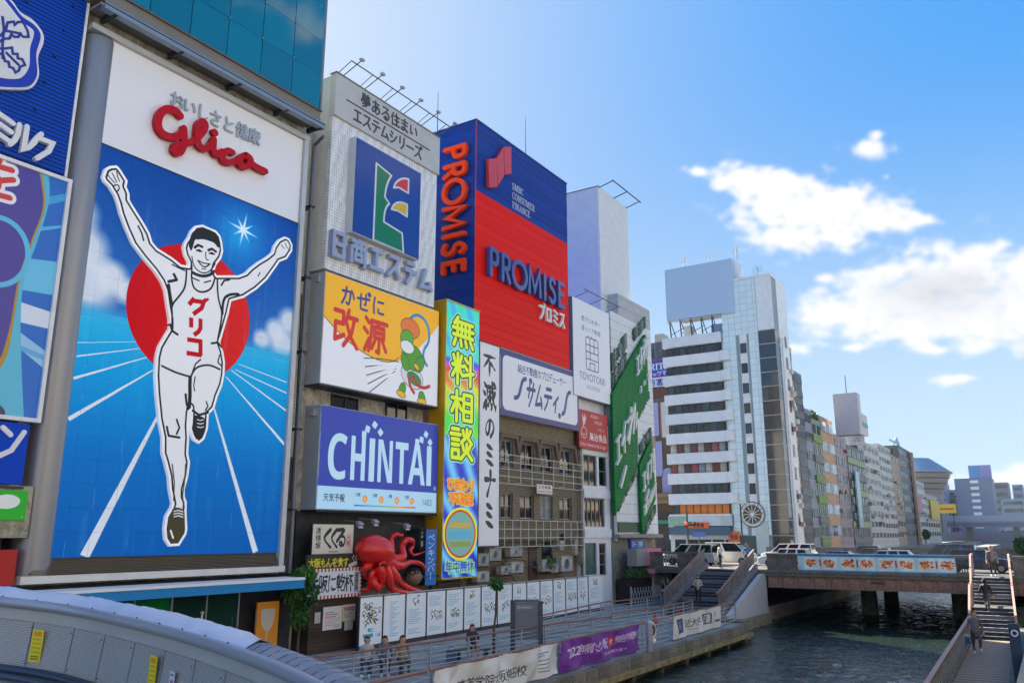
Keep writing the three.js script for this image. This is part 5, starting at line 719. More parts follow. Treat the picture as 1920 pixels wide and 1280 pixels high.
{ // blue and red cube sign on the roof
  const u0 = 38.34, u1 = 49.95, y0 = 16.3, y1 = 30.35, yr = avg(1, [895, 360], [1062, 455]);
  const t = F.thing('loan_sign', 'large box sign in navy blue and red with raised capitals', 'billboard', u0, y0);
  const blues = ['#0b3791', '#0c3a98', '#0a348a'].map((c) => mat(c, 0.5, { specularIntensity: 0.4, map: null })), reds = ['#ee1a0a', '#f21c0a', '#ea190a'].map((c) => mat(c, 0.5, { specularIntensity: 0.25, map: null }));
  const n = 27, hh = (y1 - y0) / n;
  for (let k = 0; k < n; k++) { fb(t, 'blue_panel', u0 + (k % 2) * 0.006, y0 + k * hh, -13, u1, y0 + (k + 1) * hh - 0.014, -0.03 - (k % 3) * 0.002, blues[k % 3]); if (y0 + (k + 1) * hh < yr + 0.3) fb(t, 'red_panel', u0 + 0.02, y0 + k * hh + 0.004, -0.025, u1 + 0.01, y0 + (k + 1) * hh - 0.01, (k % 3) * 0.004, reds[k % 3]); else fb(t, 'front_panel', u0 + 0.02, y0 + k * hh + 0.004, -0.025, u1 + 0.01, y0 + (k + 1) * hh - 0.01, (k % 3) * 0.004, blues[(k + 1) % 3]); }
  fb(t, 'coping', u0 - 0.04, y1, -13, u1 + 0.05, y1 + 0.08, 0.05, mat('#0a2f80', 0.4)); fb(t, 'corner_trim', u0 - 0.012, y0, -0.028, u0 + 0.02, y1, 0.02, mat('#c9391f', 0.4)); fb(t, 'bottom_trim', u0 - 0.02, y0 - 0.1, -13, u1 + 0.02, y0, 0.03, mat('#8a1a12', 0.5));
  // front words
  const W = { P: 0.78, R: 0.82, O: 1.12, M: 1.12, I: 0.42, S: 0.78, E: 0.74 }, tot = 5.78, blue = mat('#33549c', 0.3, { clearcoat: 0.4 }), orange = mat('#f0481c', 0.5, { specularIntensity: 0.3, map: null });
  { const a = F.at(916, 508, 0.35), b = F.at(1062, 585, 0.35), yb = (a[1] + b[1]) / 2, yt = (F.at(920, 462, 0.35)[1] + F.at(1062, 535, 0.35)[1]) / 2, k = (b[0] - a[0]) / tot; let x = a[0]; for (const ch of 'PROMISE') { mesh('letter', charGeo(ch, x - t.o[0], yb - t.o[1], W[ch] * k * 0.94, yt - yb, 0.3, 0.1, 0.36), blue, t); x += W[ch] * k; } }
  { const a = F.at(1012, 598, 0.2), b = F.at(1062, 612, 0.2); [...'プロミス'].forEach((ch, k) => mesh('small_letter', charGeo(ch, a[0] + (b[0] - a[0]) * k / 4 - t.o[0], (a[1] + b[1]) / 2 - t.o[1] - 0.1, 0.78, 1.15, 0.16, 0.03, 0.18), whiteMetal, t)); }
  // side words, read downwards: built on the side that faces along the canal
  const side = new Plane('Z', -u0 + 0), sa = side.at(832, 276, 0.3), sb = side.at(872, 276, 0.3), se = side.at(872, 512, 0.3), L = sa[1] - se[1], k = L / tot; let y = sa[1];
  for (const ch of 'PROMISE') { const g = charGeo(ch, 0, 0, W[ch] * k * 0.94, sb[0] - sa[0], 0.29, 0.03, 0.3, { turn: 1 }); const m = mesh('side_letter', g, orange, t); m.rotation.y = -Math.PI / 2; m.position.set(0, y - t.o[1], sa[0] - F.value); y -= W[ch] * k; }
  for (const pts of [[[1062, 590], [1105, 587], [1108, 745], [1065, 745]], [[1108, 585], [1143, 526], [1147, 682], [1112, 738]], [[1147, 523], [1187, 522], [1188, 670], [1151, 675]]]) mesh('emblem_bar', new THREE.ExtrudeGeometry(new THREE.Shape(pts.map(([x, y2]) => { const [u, v] = F.at(560 + x / 2.977, 100 + y2 / 2.977, 0.3); return new THREE.Vector2(u - t.o[0], v - t.o[1]); })), { depth: 0.22, bevelEnabled: true, bevelSize: 0.02, bevelThickness: 0.02, bevelSegments: 1 }).translate(0, 0, 0.06), mat('#d8404a', 0.3), t);
  const font = await new FontLoader().loadAsync('fonts/droid/droid_serif_regular.typeface.json');
  ['SMBC', 'CONSUMER', 'FINANCE'].forEach((s, i) => { const g = new TextGeometry(s, { font, size: 0.47, depth: 0.03, curveSegments: 4 }); g.scale(0.78, 1, 1); const [u, v] = F.at(960, 354, 0.02); g.translate(u - t.o[0], v - t.o[1] - i * 0.66, 0.014); mesh('print', g, mat('#c9d2e4', 0.5), t); });
  const r = F.thing('roof_aerials', 'thin lightning rod on the roof of the blue box sign', 'lightning rod', 42, y1); mesh('rod', rod(V(0, 0, -6), V(0, 5.6, -6), 0.05, 6, 0.015), darkSteel, r); mesh('foot', B(-0.15, 0.07, -6.15, 0.15, 0.3, -5.85), darkSteel, r);
}
function aerial(label, p, h, n, s = 1) { const t = thing('roof_aerial', label, 'aerial', p.toArray()); mesh('mast', rod(V(0, 0, 0), V(0, h, 0), 0.025, 6), darkSteel, t); mesh('elements', [...Array(n)].map((_, k) => rod(V(-0.5 * s, h - 0.15 - k * 0.25, -0.3), V(0.5 * s, h - 0.12 - k * 0.25, 0.3), 0.014, 5)).concat(rod(V(-0.1, h - 0.3, -0.8 * s), V(0.1, h - 0.3, 0.8 * s), 0.02, 5)), darkSteel, t); return t; }
aerial('fishbone television aerial behind the white tiled building', onX(830, 244, -34).setY(29.6), 1.6, 5, 0.9);
aerial('double television aerial at the end of the blue box sign', onX(1046, 340, -31).setY(30.4), 1.9, 5, 0.8);
{ // white framed property sign
  const u0 = F.at(938, 710)[0], u1 = F.at(1085, 755)[0], y1 = avg(1, [938, 651], [1084, 702]), y0 = avg(1, [938, 776], [1087, 808]);
  const t = F.thing('property_sign', 'white sign with navy border and navy kana between two hooks', 'billboard', u0, y0); fb(t, 'case', u0, y0, -0.5, u1, y1, -0.01, greyMetal); fb(t, 'lip', u0 - 0.03, y1, -0.5, u1 + 0.03, y1 + 0.05, 0.04, greyMetal);
  sheet(t, 'face', u0 + 0.02, y0 + 0.02, u1 - 0.02, y1 - 0.02, -0.009, canvasMat(1400, 560, (g, w, h) => {
    g.fillStyle = '#2f3680'; g.fillRect(0, 0, w, h); g.fillStyle = '#eceef2'; g.beginPath(); g.roundRect(30, 44, w - 60, h - 88, 60); g.fill(); const N = '#2f3680';
    write(g, '総合不動産のプロデューサー', 270, 86, 68, { h: 80, w: 0.1, color: N, gap: 1.0 });
    write(g, 'サムティ', 390, 210, 150, { h: 235, w: 0.15, color: N, gap: 1.02, slant: 0.2 });
    g.strokeStyle = N; g.lineWidth = 38; g.beginPath(); g.moveTo(420, 205); g.bezierCurveTo(330, 190, 330, 300, 290, 360); g.quadraticCurveTo(260, 400, 210, 392); g.stroke(); g.fillStyle = N; g.beginPath(); g.arc(488, 208, 27, 0, 7); g.fill();
    g.beginPath(); g.moveTo(1240, 210); g.bezierCurveTo(1150, 200, 1150, 320, 1110, 400); g.quadraticCurveTo(1090, 440, 1050, 436); g.stroke(); g.beginPath(); g.arc(1010, 460, 27, 0, 7); g.fill();
  }, { rough: 0.35 }), t, 0.03);
}
const TANU0 = 38.4, TANU1 = 52.0;
const acMat = mat('#cfcdc4', 0.6, { map: T_DIRTY }), acMat2 = mat('#b9b6ab', 0.65, { map: T_DIRTY });
function acUnit(px, py, wpx, hpx, d, label, plate) {
  const [u, y] = F.at(px, py, d), [u2, y2] = F.at(px + wpx, py - hpx, d), w = Math.abs(u2 - u), h = Math.abs(y2 - y), t = F.thing('air_conditioner', label, 'air conditioner', u, y, 'air conditioners on the tan wall');
  mesh('casing', new RoundedBoxGeometry(w, h, 0.42, 2, 0.02).translate(w / 2, h / 2, -0.21), rnd() > 0.5 ? acMat : acMat2, t);
  const r = Math.min(w, h) * 0.36; const g = mesh('fan_grille', new THREE.TorusGeometry(r, 0.025, 6, 26).translate(w * 0.45, h / 2, 0.01), greyMetal, t); for (const k of [0.3, 0.6, 0.85]) mesh('ring', new THREE.TorusGeometry(r * k, 0.01, 5, 22).translate(w * 0.45, h / 2, 0.015), greyMetal, g);
  mesh('fan_opening', new THREE.CylinderGeometry(r, r, 0.02, 26).rotateX(Math.PI / 2).translate(w * 0.45, h / 2, 0), mat('#3b3a38', 0.7), t); mesh('bracket', [B(0.05, -0.07, -0.9, 0.12, -0.001, 0.0), B(w - 0.12, -0.07, -0.9, w - 0.05, -0.001, 0.0)], mat('#6b4a3c', 0.8), t);
}
{ // tan brick building
  const t = F.thing('tan_building', 'old tan brick building with eight windows under hooded frames', 'building', TANU0, 0);
  const brick = mat('#a8977a', 0.85, { map: T_BRICK }), trim = mat('#85735e', 0.75, { map: T_DIRTY }), frame = mat('#9aa0a6', 0.4, { metal: 0.5 });
  const upper = [[940, 820, 964, 876], [977, 828, 1003, 882], [1014, 836, 1038, 886], [1050, 845, 1074, 892]].map(([a, b, c, d]) => { const [u, y] = F.at(a, b, -0.45), [v, z] = F.at(c, d, -0.45); return [u, z, v, y]; });
  const lower = [[940, 922, 963, 972], [976, 925, 1003, 972], [1014, 929, 1038, 972], [1050, 933, 1074, 977]].map(([a, b, c, d]) => { const [u, y] = F.at(a, b, -0.45), [v, z] = F.at(c, d, -0.45); return [u, z, v, y]; });
  const yu = [Math.min(...upper.map((w) => w[1])), Math.max(...upper.map((w) => w[3]))], yl = [upper.length && lower.reduce((s, w) => s + w[1], 0) / 4, lower.reduce((s, w) => s + w[3], 0) / 4];
  const hU = [upper.reduce((s, w) => s + w[1], 0) / 4, upper.reduce((s, w) => s + w[3], 0) / 4]; void yu;
  const holes = [...upper.map((w) => [w[0], hU[0], w[2], hU[1]]), ...lower.map((w) => [w[0], yl[0], w[2], yl[1]])];
  wallWith(t, 'wall', TANU0, 4.6, TANU1, 12.5, -0.75, -0.5, holes, brick); fb(t, 'body', TANU0, 0, -13, TANU1, 16.2, -0.98, brick); fb(t, 'base_wall', TANU0, 0, -0.97, TANU1, 4.6, -0.8, brick);
  holes.forEach(([a, b, c, d], k) => { windowIn(t, a + 0.02, b + 0.02, c - 0.02, d - 0.02, -0.68, 2, 2, frame, k === 6 ? mat('#9aa3a2', 0.5, { map: T_DIRTY }) : k % 3 ? glassDark : glassBlue, 0.05); fb(t, 'sill', a - 0.05, b - 0.08, -0.6, c + 0.05, b - 0.001, -0.38, trim); });
  upper.forEach(([a, , c], k) => { const yt = hU[1] + 0.25, P = (u, y) => new THREE.Vector2(u - t.o[0], y); mesh('window_hood', ribbon([P(a - 0.45, hU[1] - 0.75), P(a - 0.16, yt), P(c + 0.14, yt), P(c + 0.42, hU[1] - 0.75)], 0.26, -0.5, -0.28 + k * 0.003, false), trim, t); });
  // white pipe grids across the front
  const grid = (name, y0, y1, d, rows, cols) => { const g = []; for (let r = 0; r <= rows; r++) { const y = y0 + (y1 - y0) * r / rows; g.push(rod(V(2.4, y, d), V(TANU1 - TANU0 - 0.1, y, d), 0.032, 6)); } for (let c = 0; c <= cols; c++) { const x = 2.5 + (TANU1 - TANU0 - 2.7) * c / cols; g.push(rod(V(x, y0, d + 0.01), V(x, y1, d + 0.01), 0.032, 6)); } for (let c = 0; c < 5; c++) { const x = 2.5 + (TANU1 - TANU0 - 2.7) * c / 4; g.push(rod(V(x, y0 + 0.1, -0.5), V(x, y0 + 0.1, d), 0.025, 6)); } return mesh(name, g, mat('#c9c6ba', 0.5), t); };
  grid('pipe_rack', F.at(1000, 905, -0.1)[1] - 0.2, F.at(1000, 862, -0.1)[1] + 0.1, -0.1, 4, 8); grid('pipe_rack', F.at(1000, 1024, -0.1)[1], F.at(1000, 976, -0.1)[1], -0.1, 3, 12); fb(t, 'duct', TANU1 - 0.28, 3, -0.5, TANU1 - 0.05, 12, -0.2, mat('#a39c8c', 0.7, { map: T_DIRTY }));
  const s = F.thing('rent_board', 'small white board with red writing wired to the pipe rack', 'sign', ...F.at(1007, 926, 0)); { const [a, b] = F.at(1007, 907, 0), [c, d] = F.at(1036, 927, 0); sheet(s, 'board', a, d, c, b, -0.04, canvasMat(320, 200, (g, w, h) => { g.fillStyle = '#d8d6d4'; g.fillRect(0, 0, w, h); write(g, '広告募集', 26, 22, 64, { h: 72, w: 0.11, color: '#b53a44', gap: 1.02 }); plainText(g, '06-6251-7370', 14, 170, 56, '#b53a44', { sx: 0.82 }); }), s, 0.03); }
  const L = ['unit directly under the calligraphy sign', 'unit between the calligraphy sign and the stacked pair', 'upper unit of the stacked pair on the tan wall', 'lower unit of the stacked pair on the tan wall', 'small unit beside the stacked pair', 'slim unit next to the potted plant', 'smallest unit between the slim and the largest one', 'largest unit near the white narrow building', 'lowest unit just over the white hoarding'].map((s) => 'air conditioner, ' + s);
  [[900, 1062, 20, 25], [921, 1052, 22, 24], [960, 1044, 22, 18], [962, 1075, 22, 22], [943, 1078, 18, 18], [1020, 1072, 17, 24], [1036, 1074, 14, 18], [1056, 1072, 20, 30], [898, 1092, 22, 22]].forEach(([x, y, w, h], k) => acUnit(x, y, w, h, 0.1, L[k]));
  fb(t, 'meter_box', 49.2, 4.0, -0.8, 49.7, 5.0, -0.5, acMat); fb(t, 'meter_box', 51.2, 3.6, -0.8, 51.6, 4.7, -0.45, acMat); fb(t, 'service_door', 45.6, 2.2, -0.8, 46.6, 4.6, -0.72, mat('#57453e', 0.7)); fb(t, 'service_window', 47.3, 3.2, -0.8, 48.6, 4.5, -0.74, glassDark);
  mesh('pipes', [rod(V(2.9, 3.8, -0.3), V(4.2, 2.4, 0.1), 0.05), rod(V(3.5, 4.4, -0.5), V(8.5, 4.2, -0.5), 0.04), tube([V(6, 3.5, -0.5), V(7, 3.0, -0.2), V(8, 3.2, -0.4), V(9, 2.7, -0.3)], 0.04)], mat('#5d5348', 0.7), t);
  leaves('potted_plant', 'small potted plant on the ledge of the tan building', 'plant', [-27.3, 2.9, -46.9], 120, 0.1, () => [rr(-0.2, 0.2), rr(0, 0.7), rr(-0.25, 0.25)], ['#4a6b2f', '#5d7d3a']);
}
{ // white narrow building with the red sign and the white upright sign
  const U0 = 52.05, U1 = 56.3, t = F.thing('white_narrow_building', 'narrow white building with three storeys of windows beside the tan one', 'building', U0, 0), pan = mat('#e0e3e6', 0.5, { map: T_GRIME });
  const holes = [[1088, 850, 1118, 912], [1120, 855, 1137, 912], [1088, 932, 1133, 988], [1092, 1018, 1118, 1076], [1121, 1018, 1136, 1078]].map(([a, b, c, d]) => { const [u, y] = F.at(a, b, -0.3), [v, z] = F.at(c, d, -0.3); return [Math.max(u, U0 + 0.1), Math.max(z, 0.1), Math.min(v, U1 - 0.12), y]; });
  wallWith(t, 'wall', U0, 0, U1, 13, -0.35, -0.2, holes, pan); fb(t, 'body', U0, 0, -12, U1, 16.9, -0.55, pan);
  holes.forEach(([a, b, c, d], k) => windowIn(t, a, b, c, d, -0.36, [2, 1, 5, 1, 1][k], [1, 2, 1, 1, 3][k], k === 3 ? mat('#6e2a28', 0.6) : steel, k === 3 ? mat('#4f7f78', 0.3, { map: T_DIRTY }) : k % 2 ? glassDark : glassBrown, 0.06));
  for (const y of [F.at(1110, 925, -0.2)[1], F.at(1110, 1000, -0.2)[1]]) fb(t, 'band', U0, y - 0.3, -0.199, U1, y + 0.3, -0.12, pan); fb(t, 'corner', U1 - 0.06, 0, -0.199, U1 + 0.02, 13, -0.1, steel);
  const [a, b] = F.at(1085, 766, 0), [c, d] = F.at(1140, 847, 0), r = F.thing('red_food_sign', 'red sign with a white rooster drawing and white characters', 'sign', a, d); fb(r, 'case', a, d, -0.2, c, b, -0.03, mat('#8f1a1c', 0.5)); const yy = avg(1, [1085, 766], [1138, 779]);
  sheet(r, 'face', a + 0.01, avg(1, [1088, 838], [1140, 848]), c - 0.01, yy, -0.029, canvasMat(480, 420, (g, w, h) => { g.fillStyle = '#b8171c'; g.fillRect(0, 0, w, h); g.strokeStyle = g.fillStyle = '#d6d0d0'; g.lineWidth = 9; g.beginPath(); g.ellipse(80, 250, 44, 60, 0, 0, 7); g.stroke(); g.beginPath(); g.moveTo(60, 190); g.lineTo(100, 150); g.lineTo(130, 40); g.lineTo(105, 90); g.lineTo(90, 30); g.lineTo(78, 90); g.lineTo(50, 40); g.lineTo(66, 150); g.fill(); g.beginPath(); g.arc(78, 255, 20, 0, 3.1); g.stroke(); write(g, '食品鳥治', 190, 30, 34, { h: 40, w: 0.1, color: '#d6b9b9' }); write(g, '天食品来', 250, 92, 34, { h: 40, w: 0.1, color: '#d6b9b9' }); plainText(g, 'Toriji.co', 300, 200, 44, '#d6b9b9', { font: 'italic', sx: 0.8 }); write(g, '鳥治食品', 165, 235, 74, { h: 88, w: 0.11, color: '#e2dcdc', gap: 1.02 }); plainText(g, 'http://www.toriji.co.jp/', 18, 392, 50, '#e2dcdc', { sx: 0.84, font: '' }); }), r, 0.03);
  const q0 = F.at(1075, 660, 0.1)[0], q1 = F.at(1144, 676, 0.1)[0], z1 = avg(1, [1074, 560], [1140, 590]) + 0.1, z0 = avg(1, [1082, 740], [1147, 762]);
  const w = F.thing('tower_logo_sign', 'tall white sign with a navy tower outline and thin capitals', 'billboard', q0, z0); fb(w, 'case', q0, z0, -0.9, q1, z1, 0.069, mat('#8b8ba2', 0.4, { metal: 0.2 }));
  sheet(w, 'face', q0 + 0.02, z0 + 0.02, q1 - 0.02, z1 - 0.02, 0.07, canvasMat(420, 640, (g, w2, h) => { g.fillStyle = '#ecedf2'; g.fillRect(0, 0, w2, h); const N = '#3d3d6a'; write(g, '豊かな未来へ', 92, 96, 34, { h: 36, w: 0.08, color: '#6c6d80', gap: 1.1 }); write(g, '富らに不動産', 92, 160, 34, { h: 36, w: 0.08, color: '#6c6d80', gap: 1.1 }); g.strokeStyle = N; g.lineWidth = 7; g.beginPath(); g.roundRect(138, 232, 140, 216, 18); g.moveTo(138, 282); g.lineTo(278, 282); g.moveTo(138, 330); g.lineTo(278, 330); g.moveTo(138, 378); g.lineTo(278, 378); g.moveTo(185, 232); g.lineTo(185, 378); g.moveTo(232, 232); g.lineTo(232, 330); g.moveTo(180, 448); g.lineTo(180, 400); g.lineTo(236, 400); g.lineTo(236, 448); g.moveTo(170, 220); g.lineTo(170, 232); g.moveTo(208, 216); g.lineTo(208, 232); g.moveTo(250, 220); g.lineTo(250, 232); g.stroke(); plainText(g, 'TOYOTOMi', 210, 524, 66, N, { font: '', align: 'center', sx: 0.92 }); plainText(g, 'HOLDINGS', 215, 578, 34, '#6c6d80', { font: '', align: 'center', sx: 0.9 }); }, { rough: 0.4 }), w, 0.03);
  mesh('lamp_rail', [rod(V(0, z1 - z0 + 0.35, 1.1), V(q1 - q0, z1 - z0 + 0.35, 1.1), 0.03), ...[0.1, 0.5, 0.95].map((k) => rod(V(k * (q1 - q0), z1 - z0, -0.3), V(k * (q1 - q0), z1 - z0 + 0.35, 1.1), 0.025))], darkSteel, w);
  const g = new THREE.BufferGeometry().setFromPoints([V(-0.4, 0, 0), V(1.8, 0, 0), V(0.7, 1.2, 0), V(-0.4, 0, -3), V(1.8, 0, -3), V(0.7, 1.2, -3)]); g.setIndex([0, 1, 2, 4, 3, 5, 1, 4, 5, 1, 5, 2, 3, 0, 2, 3, 2, 5, 0, 3, 4, 0, 4, 1]); const gg = g.toNonIndexed(); gg.computeVertexNormals(); plain(gg); mesh('gable', gg.translate(0.2, z1 - z0 + 0.02, -0.95), mat('#9aa7bd', 0.5), w);
}
{ // tall blank white sign tower
  const p = new Plane('X', -28.4), [u0] = p.at(1126, 500), [u1] = p.at(1180, 500), y1 = (p.at(1125, 352)[1] + p.at(1170, 385)[1]) / 2, y0 = (p.at(1140, 600)[1] + p.at(1182, 640)[1]) / 2;
  const t = p.thing('blank_sign_tower', 'tall blank white sign tower on a roof with open frame on top', 'billboard', u0, y0);
  fb(t, 'front_panel', u0, y0, -0.15, u1, y1, 0, mat('#e4e5e6', 0.5)); fb(t, 'side_panel', u0 - 0.02, y0 - 0.4, -11, u0 + 0.12, y1, -0.151, mat('#d2d4e0', 0.45, { clearcoat: 0.2 })); fb(t, 'core', u0 + 0.13, y0 + 0.3, -10.9, u1, y1 - 0.2, -0.16, mat('#8d8f94', 0.7)); fb(t, 'side_coping', u0 - 0.06, y1, -11, u0 + 0.16, y1 + 0.06, 0.02, darkSteel);
  mesh('top_frame', [rod(V(0, y1 - y0 + 0.25, 1.3), V(u1 - u0, y1 - y0 + 0.25, 1.3), 0.05), ...[0.02, 0.5, 0.95].map((k) => rod(V(k * (u1 - u0), y1 - y0 - 0.1, -0.1), V(k * (u1 - u0), y1 - y0 + 0.25, 1.3), 0.045))], darkSteel, t);
  fb(t, 'recessed_wall', u0 + 1.2, y0 - 1.2, -8, u1 - 0.2, y0 - 0.001, -2.6, mat('#b9b8b4', 0.7)); fb(t, 'support', u0 + 0.2, 16.5, -10, u1 + 0.5, y0 - 1.21, -0.8, mat('#b9b8b4', 0.7)); { const [a, b] = p.at(1142, 596, 0.02); sheet(t, 'small_plate', a + 0.2, b - 0.9, a + 1.6, b - 0.1, 0.001, canvasMat(128, 64, (g) => { g.fillStyle = '#c9b4b4'; g.fillRect(0, 0, 128, 64); g.fillStyle = '#b0605c'; for (let k = 0; k < 5; k++) g.fillRect(8 + k * 23, 14, 16, 34); }), t); }
  const r = p.thing('lightning_rod', 'tall thin mast rising behind the blue box sign', 'mast', u0 - 3.4, y1); mesh('mast', rod(V(0, -1, -5), V(0, 6.2, -5), 0.05, 6, 0.015), darkSteel, r);
  aerial('flat television aerial on the blank white sign tower', V(-33.5, y1 - 0.2, -u0 - 0.4), 1.6, 3, 1.2);
}
{ // white building with the slanting green signs
  const U0 = 56.85, U1 = 64.7, t = F.thing('green_sign_building', 'white building clad in boards with slanting green rental signs', 'building', U0, 0);
  fb(t, 'wall', U0, 5.0, -12, U1, 22.2, -0.02, mat('#dfe2e2', 0.6, { map: T_SIDING })); fb(t, 'roof_block', U0 + 1.5, 22.2, -10, U1, 24.0, -0.03, mat('#b6b9ba', 0.6, { map: T_SIDING })); fb(t, 'left_post', 56.4, 4.5, -0.6, U0 - 0.01, 17, 0.05, mat('#8d9ba6', 0.4, { metal: 0.3 }));
  fb(t, 'shop_level', U0 - 0.4, 0, -12, U1 - 0.05, 4.95, -0.3, mat('#9c9a90', 0.8, { map: T_DIRTY })); fb(t, 'canopy', U0 - 0.3, 4.75, -0.29, U1, 5.0, 0.4, mat('#8a8c8a', 0.6));
  const P = (x, y, d) => { const [u, v] = F.at(1060 + x / 2.4615, 560 + y / 2.4615, d); return new THREE.Vector2(u, v); };
  const green = mat('#0a7a38', 0.55, { specularIntensity: 0.35, map: again(T_TILE, 1 / 7) }), mesh2 = (name, label, pts) => { const w = F.thing(name, label, 'sign', U0, 5); mesh('board', new THREE.ExtrudeGeometry(new THREE.Shape(pts.map(([x, y]) => { const v = P(x, y, 0.3); return new THREE.Vector2(v.x - U0, v.y - 5); })), { depth: 0.25, bevelEnabled: false }).translate(0, 0, 0.05), green, w); return w; };
  const A = mesh2('green_rental_sign', 'largest slanting green sign with big white kana', [[372, 165], [345, 210], [300, 285], [250, 375], [218, 440], [224, 700], [233, 1000], [262, 930], [300, 845], [336, 760], [334, 560], [362, 505], [386, 450], [380, 300]]);
  const Bq = mesh2('green_rental_sign', 'smaller slanting green sign low on the white boards', [[400, 645], [375, 700], [345, 770], [350, 900], [358, 1085], [385, 1010], [418, 925], [410, 780]]);
  const lm = mat('#d2d8d4', 0.4, { metal: 0.1 });
  const put = (w, text, x0, y0, x1, y1, hgt, lw, name, d0 = 0.305) => { const a = P(x0, y0, 0.4), b = P(x1, y1, 0.4), n = text.length; [...text].forEach((ch, k) => { const sx = (b.x - a.x) / n * 0.92, slope = (b.y - a.y) / (b.x - a.x); mesh(name, charGeo(ch, 0, 0, sx, hgt, lw, d0, d0 + 0.17, { map: (u, v) => new THREE.Vector2(a.x + (b.x - a.x) * k / n + u - U0, a.y + ((b.x - a.x) * k / n + u) * slope + v - 5) }), lm, w); }); };
  put(A, 'エイブル', 235, 790, 335, 590, 2.4, 0.2, 'letter'); for (const q of [[[255, 868], [278, 775]], [[285, 650], [315, 505]]]) mesh('stroke_bar', ribbon(q.map(([x, y]) => { const v = P(x, y, 0.4); return new THREE.Vector2(v.x - U0, v.y - 5); }), 0.24, 0.3, 0.5), lm, A);
  put(A, 'エイブル', 330, 370, 384, 260, 1.9, 0.16, 'letter'); mesh('stroke_bar', ribbon([P(345, 300, 0.4), P(370, 205, 0.4)].map((v) => new THREE.Vector2(v.x - U0, v.y - 5)), 0.2, 0.3, 0.5), lm, A); put(Bq, 'エイブル', 360, 905, 415, 780, 1.7, 0.15, 'letter'); mesh('stroke_bar', ribbon([P(370, 930, 0.4), P(383, 880, 0.4)].map((v) => new THREE.Vector2(v.x - U0, v.y - 5)), 0.2, 0.3, 0.5), lm, Bq);
  put(A, '日本の賃住', 345, 440, 386, 360, 0.5, 0.07, 'small_letter'); put(Bq, '富住新田学', 365, 1000, 420, 880, 0.7, 0.1, 'small_letter');
  const dk = mat('#7c8580', 0.5), put2 = (text, x0, y0, x1, y1, h2, lw) => { const a = P(x0, y0, 0.1), b = P(x1, y1, 0.1), n = text.length; [...text].forEach((ch, k) => { const s = strokes(ch).length ? ch : '日', sx = (b.x - a.x) / n * 0.9, slope = (b.y - a.y) / (b.x - a.x); mesh('wall_letter', charGeo(s, 0, 0, sx, h2, lw, -0.019, 0.14, { map: (u, v) => new THREE.Vector2(a.x + (b.x - a.x) * k / n + u - t.o[0], a.y + ((b.x - a.x) * k / n + u) * slope + v) }), k % 2 ? dk : mat('#2f5a45', 0.5), t); }); };
  put2('住まいの新田', 214, 335, 285, 225, 1.3, 0.15); put2('大学高校富', 214, 415, 285, 305, 1.1, 0.13); put2('高等学院住新', 245, 985, 335, 800, 0.45, 0.06); put2('学生富住田', 315, 200, 372, 130, 1.0, 0.12); put2('新住富学田', 335, 560, 390, 455, 0.6, 0.09); put2('住新学富田', 365, 1100, 420, 980, 0.6, 0.09); put2('田富学住新', 345, 720, 398, 635, 0.8, 0.1);
  fb(t, 'green_strip', U0 + 0.2, 5.15, -0.019, 62.2, 5.9, 0.06, mat('#2c6a4c', 0.5, { map: T_BRICK })); fb(t, 'brown_band', 62.3, 12.0, -0.019, U1, 13.0, 0.04, mat('#a59484', 0.7));
  for (const [a, b] of [[3.9, 4.6], [3.2, 3.75]]) { const s = F.thing('blue_shop_sign', b > 4 ? 'blue parking sign with pale letters under the green signs' : 'lower small blue sign with pale writing under the green signs', 'sign', 59.4, a); fb(s, 'case', 59.4, a, -0.29, 62.0, b, -0.05, mat('#2c5fae', 0.45)); sheet(s, 'face', 59.42, a + 0.02, 61.98, b - 0.02, -0.049, canvasMat(256, 72, (g) => { g.fillStyle = '#2c5fae'; g.fillRect(0, 0, 256, 72); write(g, 'スーパ住新', 10, 12, 40, { h: 46, w: 0.12, color: '#cdd9ea' }); }), s); }
  fb(t, 'shop_door', 59.6, 0.9, -0.3, 61.0, 3.0, -0.2, mat('#d3d5d2', 0.5)); fb(t, 'door_pane', 59.8, 1.1, -0.199, 60.8, 2.8, -0.17, mat('#6f7478', 0.3));
  leaves('shrub', 'bright green shrub on the wall beneath the green signs', 'shrub', [-26.6, 1.9, -58.4], 700, 0.11, () => { const r = Math.sqrt(rnd()), a = rr(0, 6.3); return [r * 0.6 * Math.cos(a), rr(-0.1, 0.9) * (1 - r * 0.5), r * 1.6 * Math.sin(a)]; }, ['#3f6b25', '#52802e', '#2f5620']);
  fb(t, 'brown_wall', 57.0, 0, -0.28, 60.9, 1.75, 0.9, mat('#3a2d2c', 0.8, { map: T_DIRTY })); 
  const k = F.thing('pink_kiosk', 'pink fronted kiosk with a pink striped canopy below the bridge', 'kiosk', 61.2, 0); fb(k, 'body', 61.1, 0.3, -0.2, 64.6, 1.95, 1.0, mat('#cdd3d2', 0.5)); { const [a, b] = F.at(1213, 1028, 1.3), [c, d] = F.at(1241, 1058, 1.3); fb(k, 'sign', a, d, 0.4, c, b, 1.3, mat('#d9788c', 0.5)); fb(k, 'sign_side', a - 1.8, d, 0.5, a - 0.001, b, 1.28, mat('#8d8d8b', 0.7)); fb(k, 'canopy', a + 0.4, d - 0.6, 0.3, c + 0.7, d - 0.25, 1.7, mat('#d08494', 0.6)); } fb(k, 'door', 63.4, 0.3, 1.001, 64.0, 1.9, 1.03, glassDark); fb(k, 'door', 62.4, 0.3, 1.001, 63.1, 1.9, 1.03, glassDark);
}

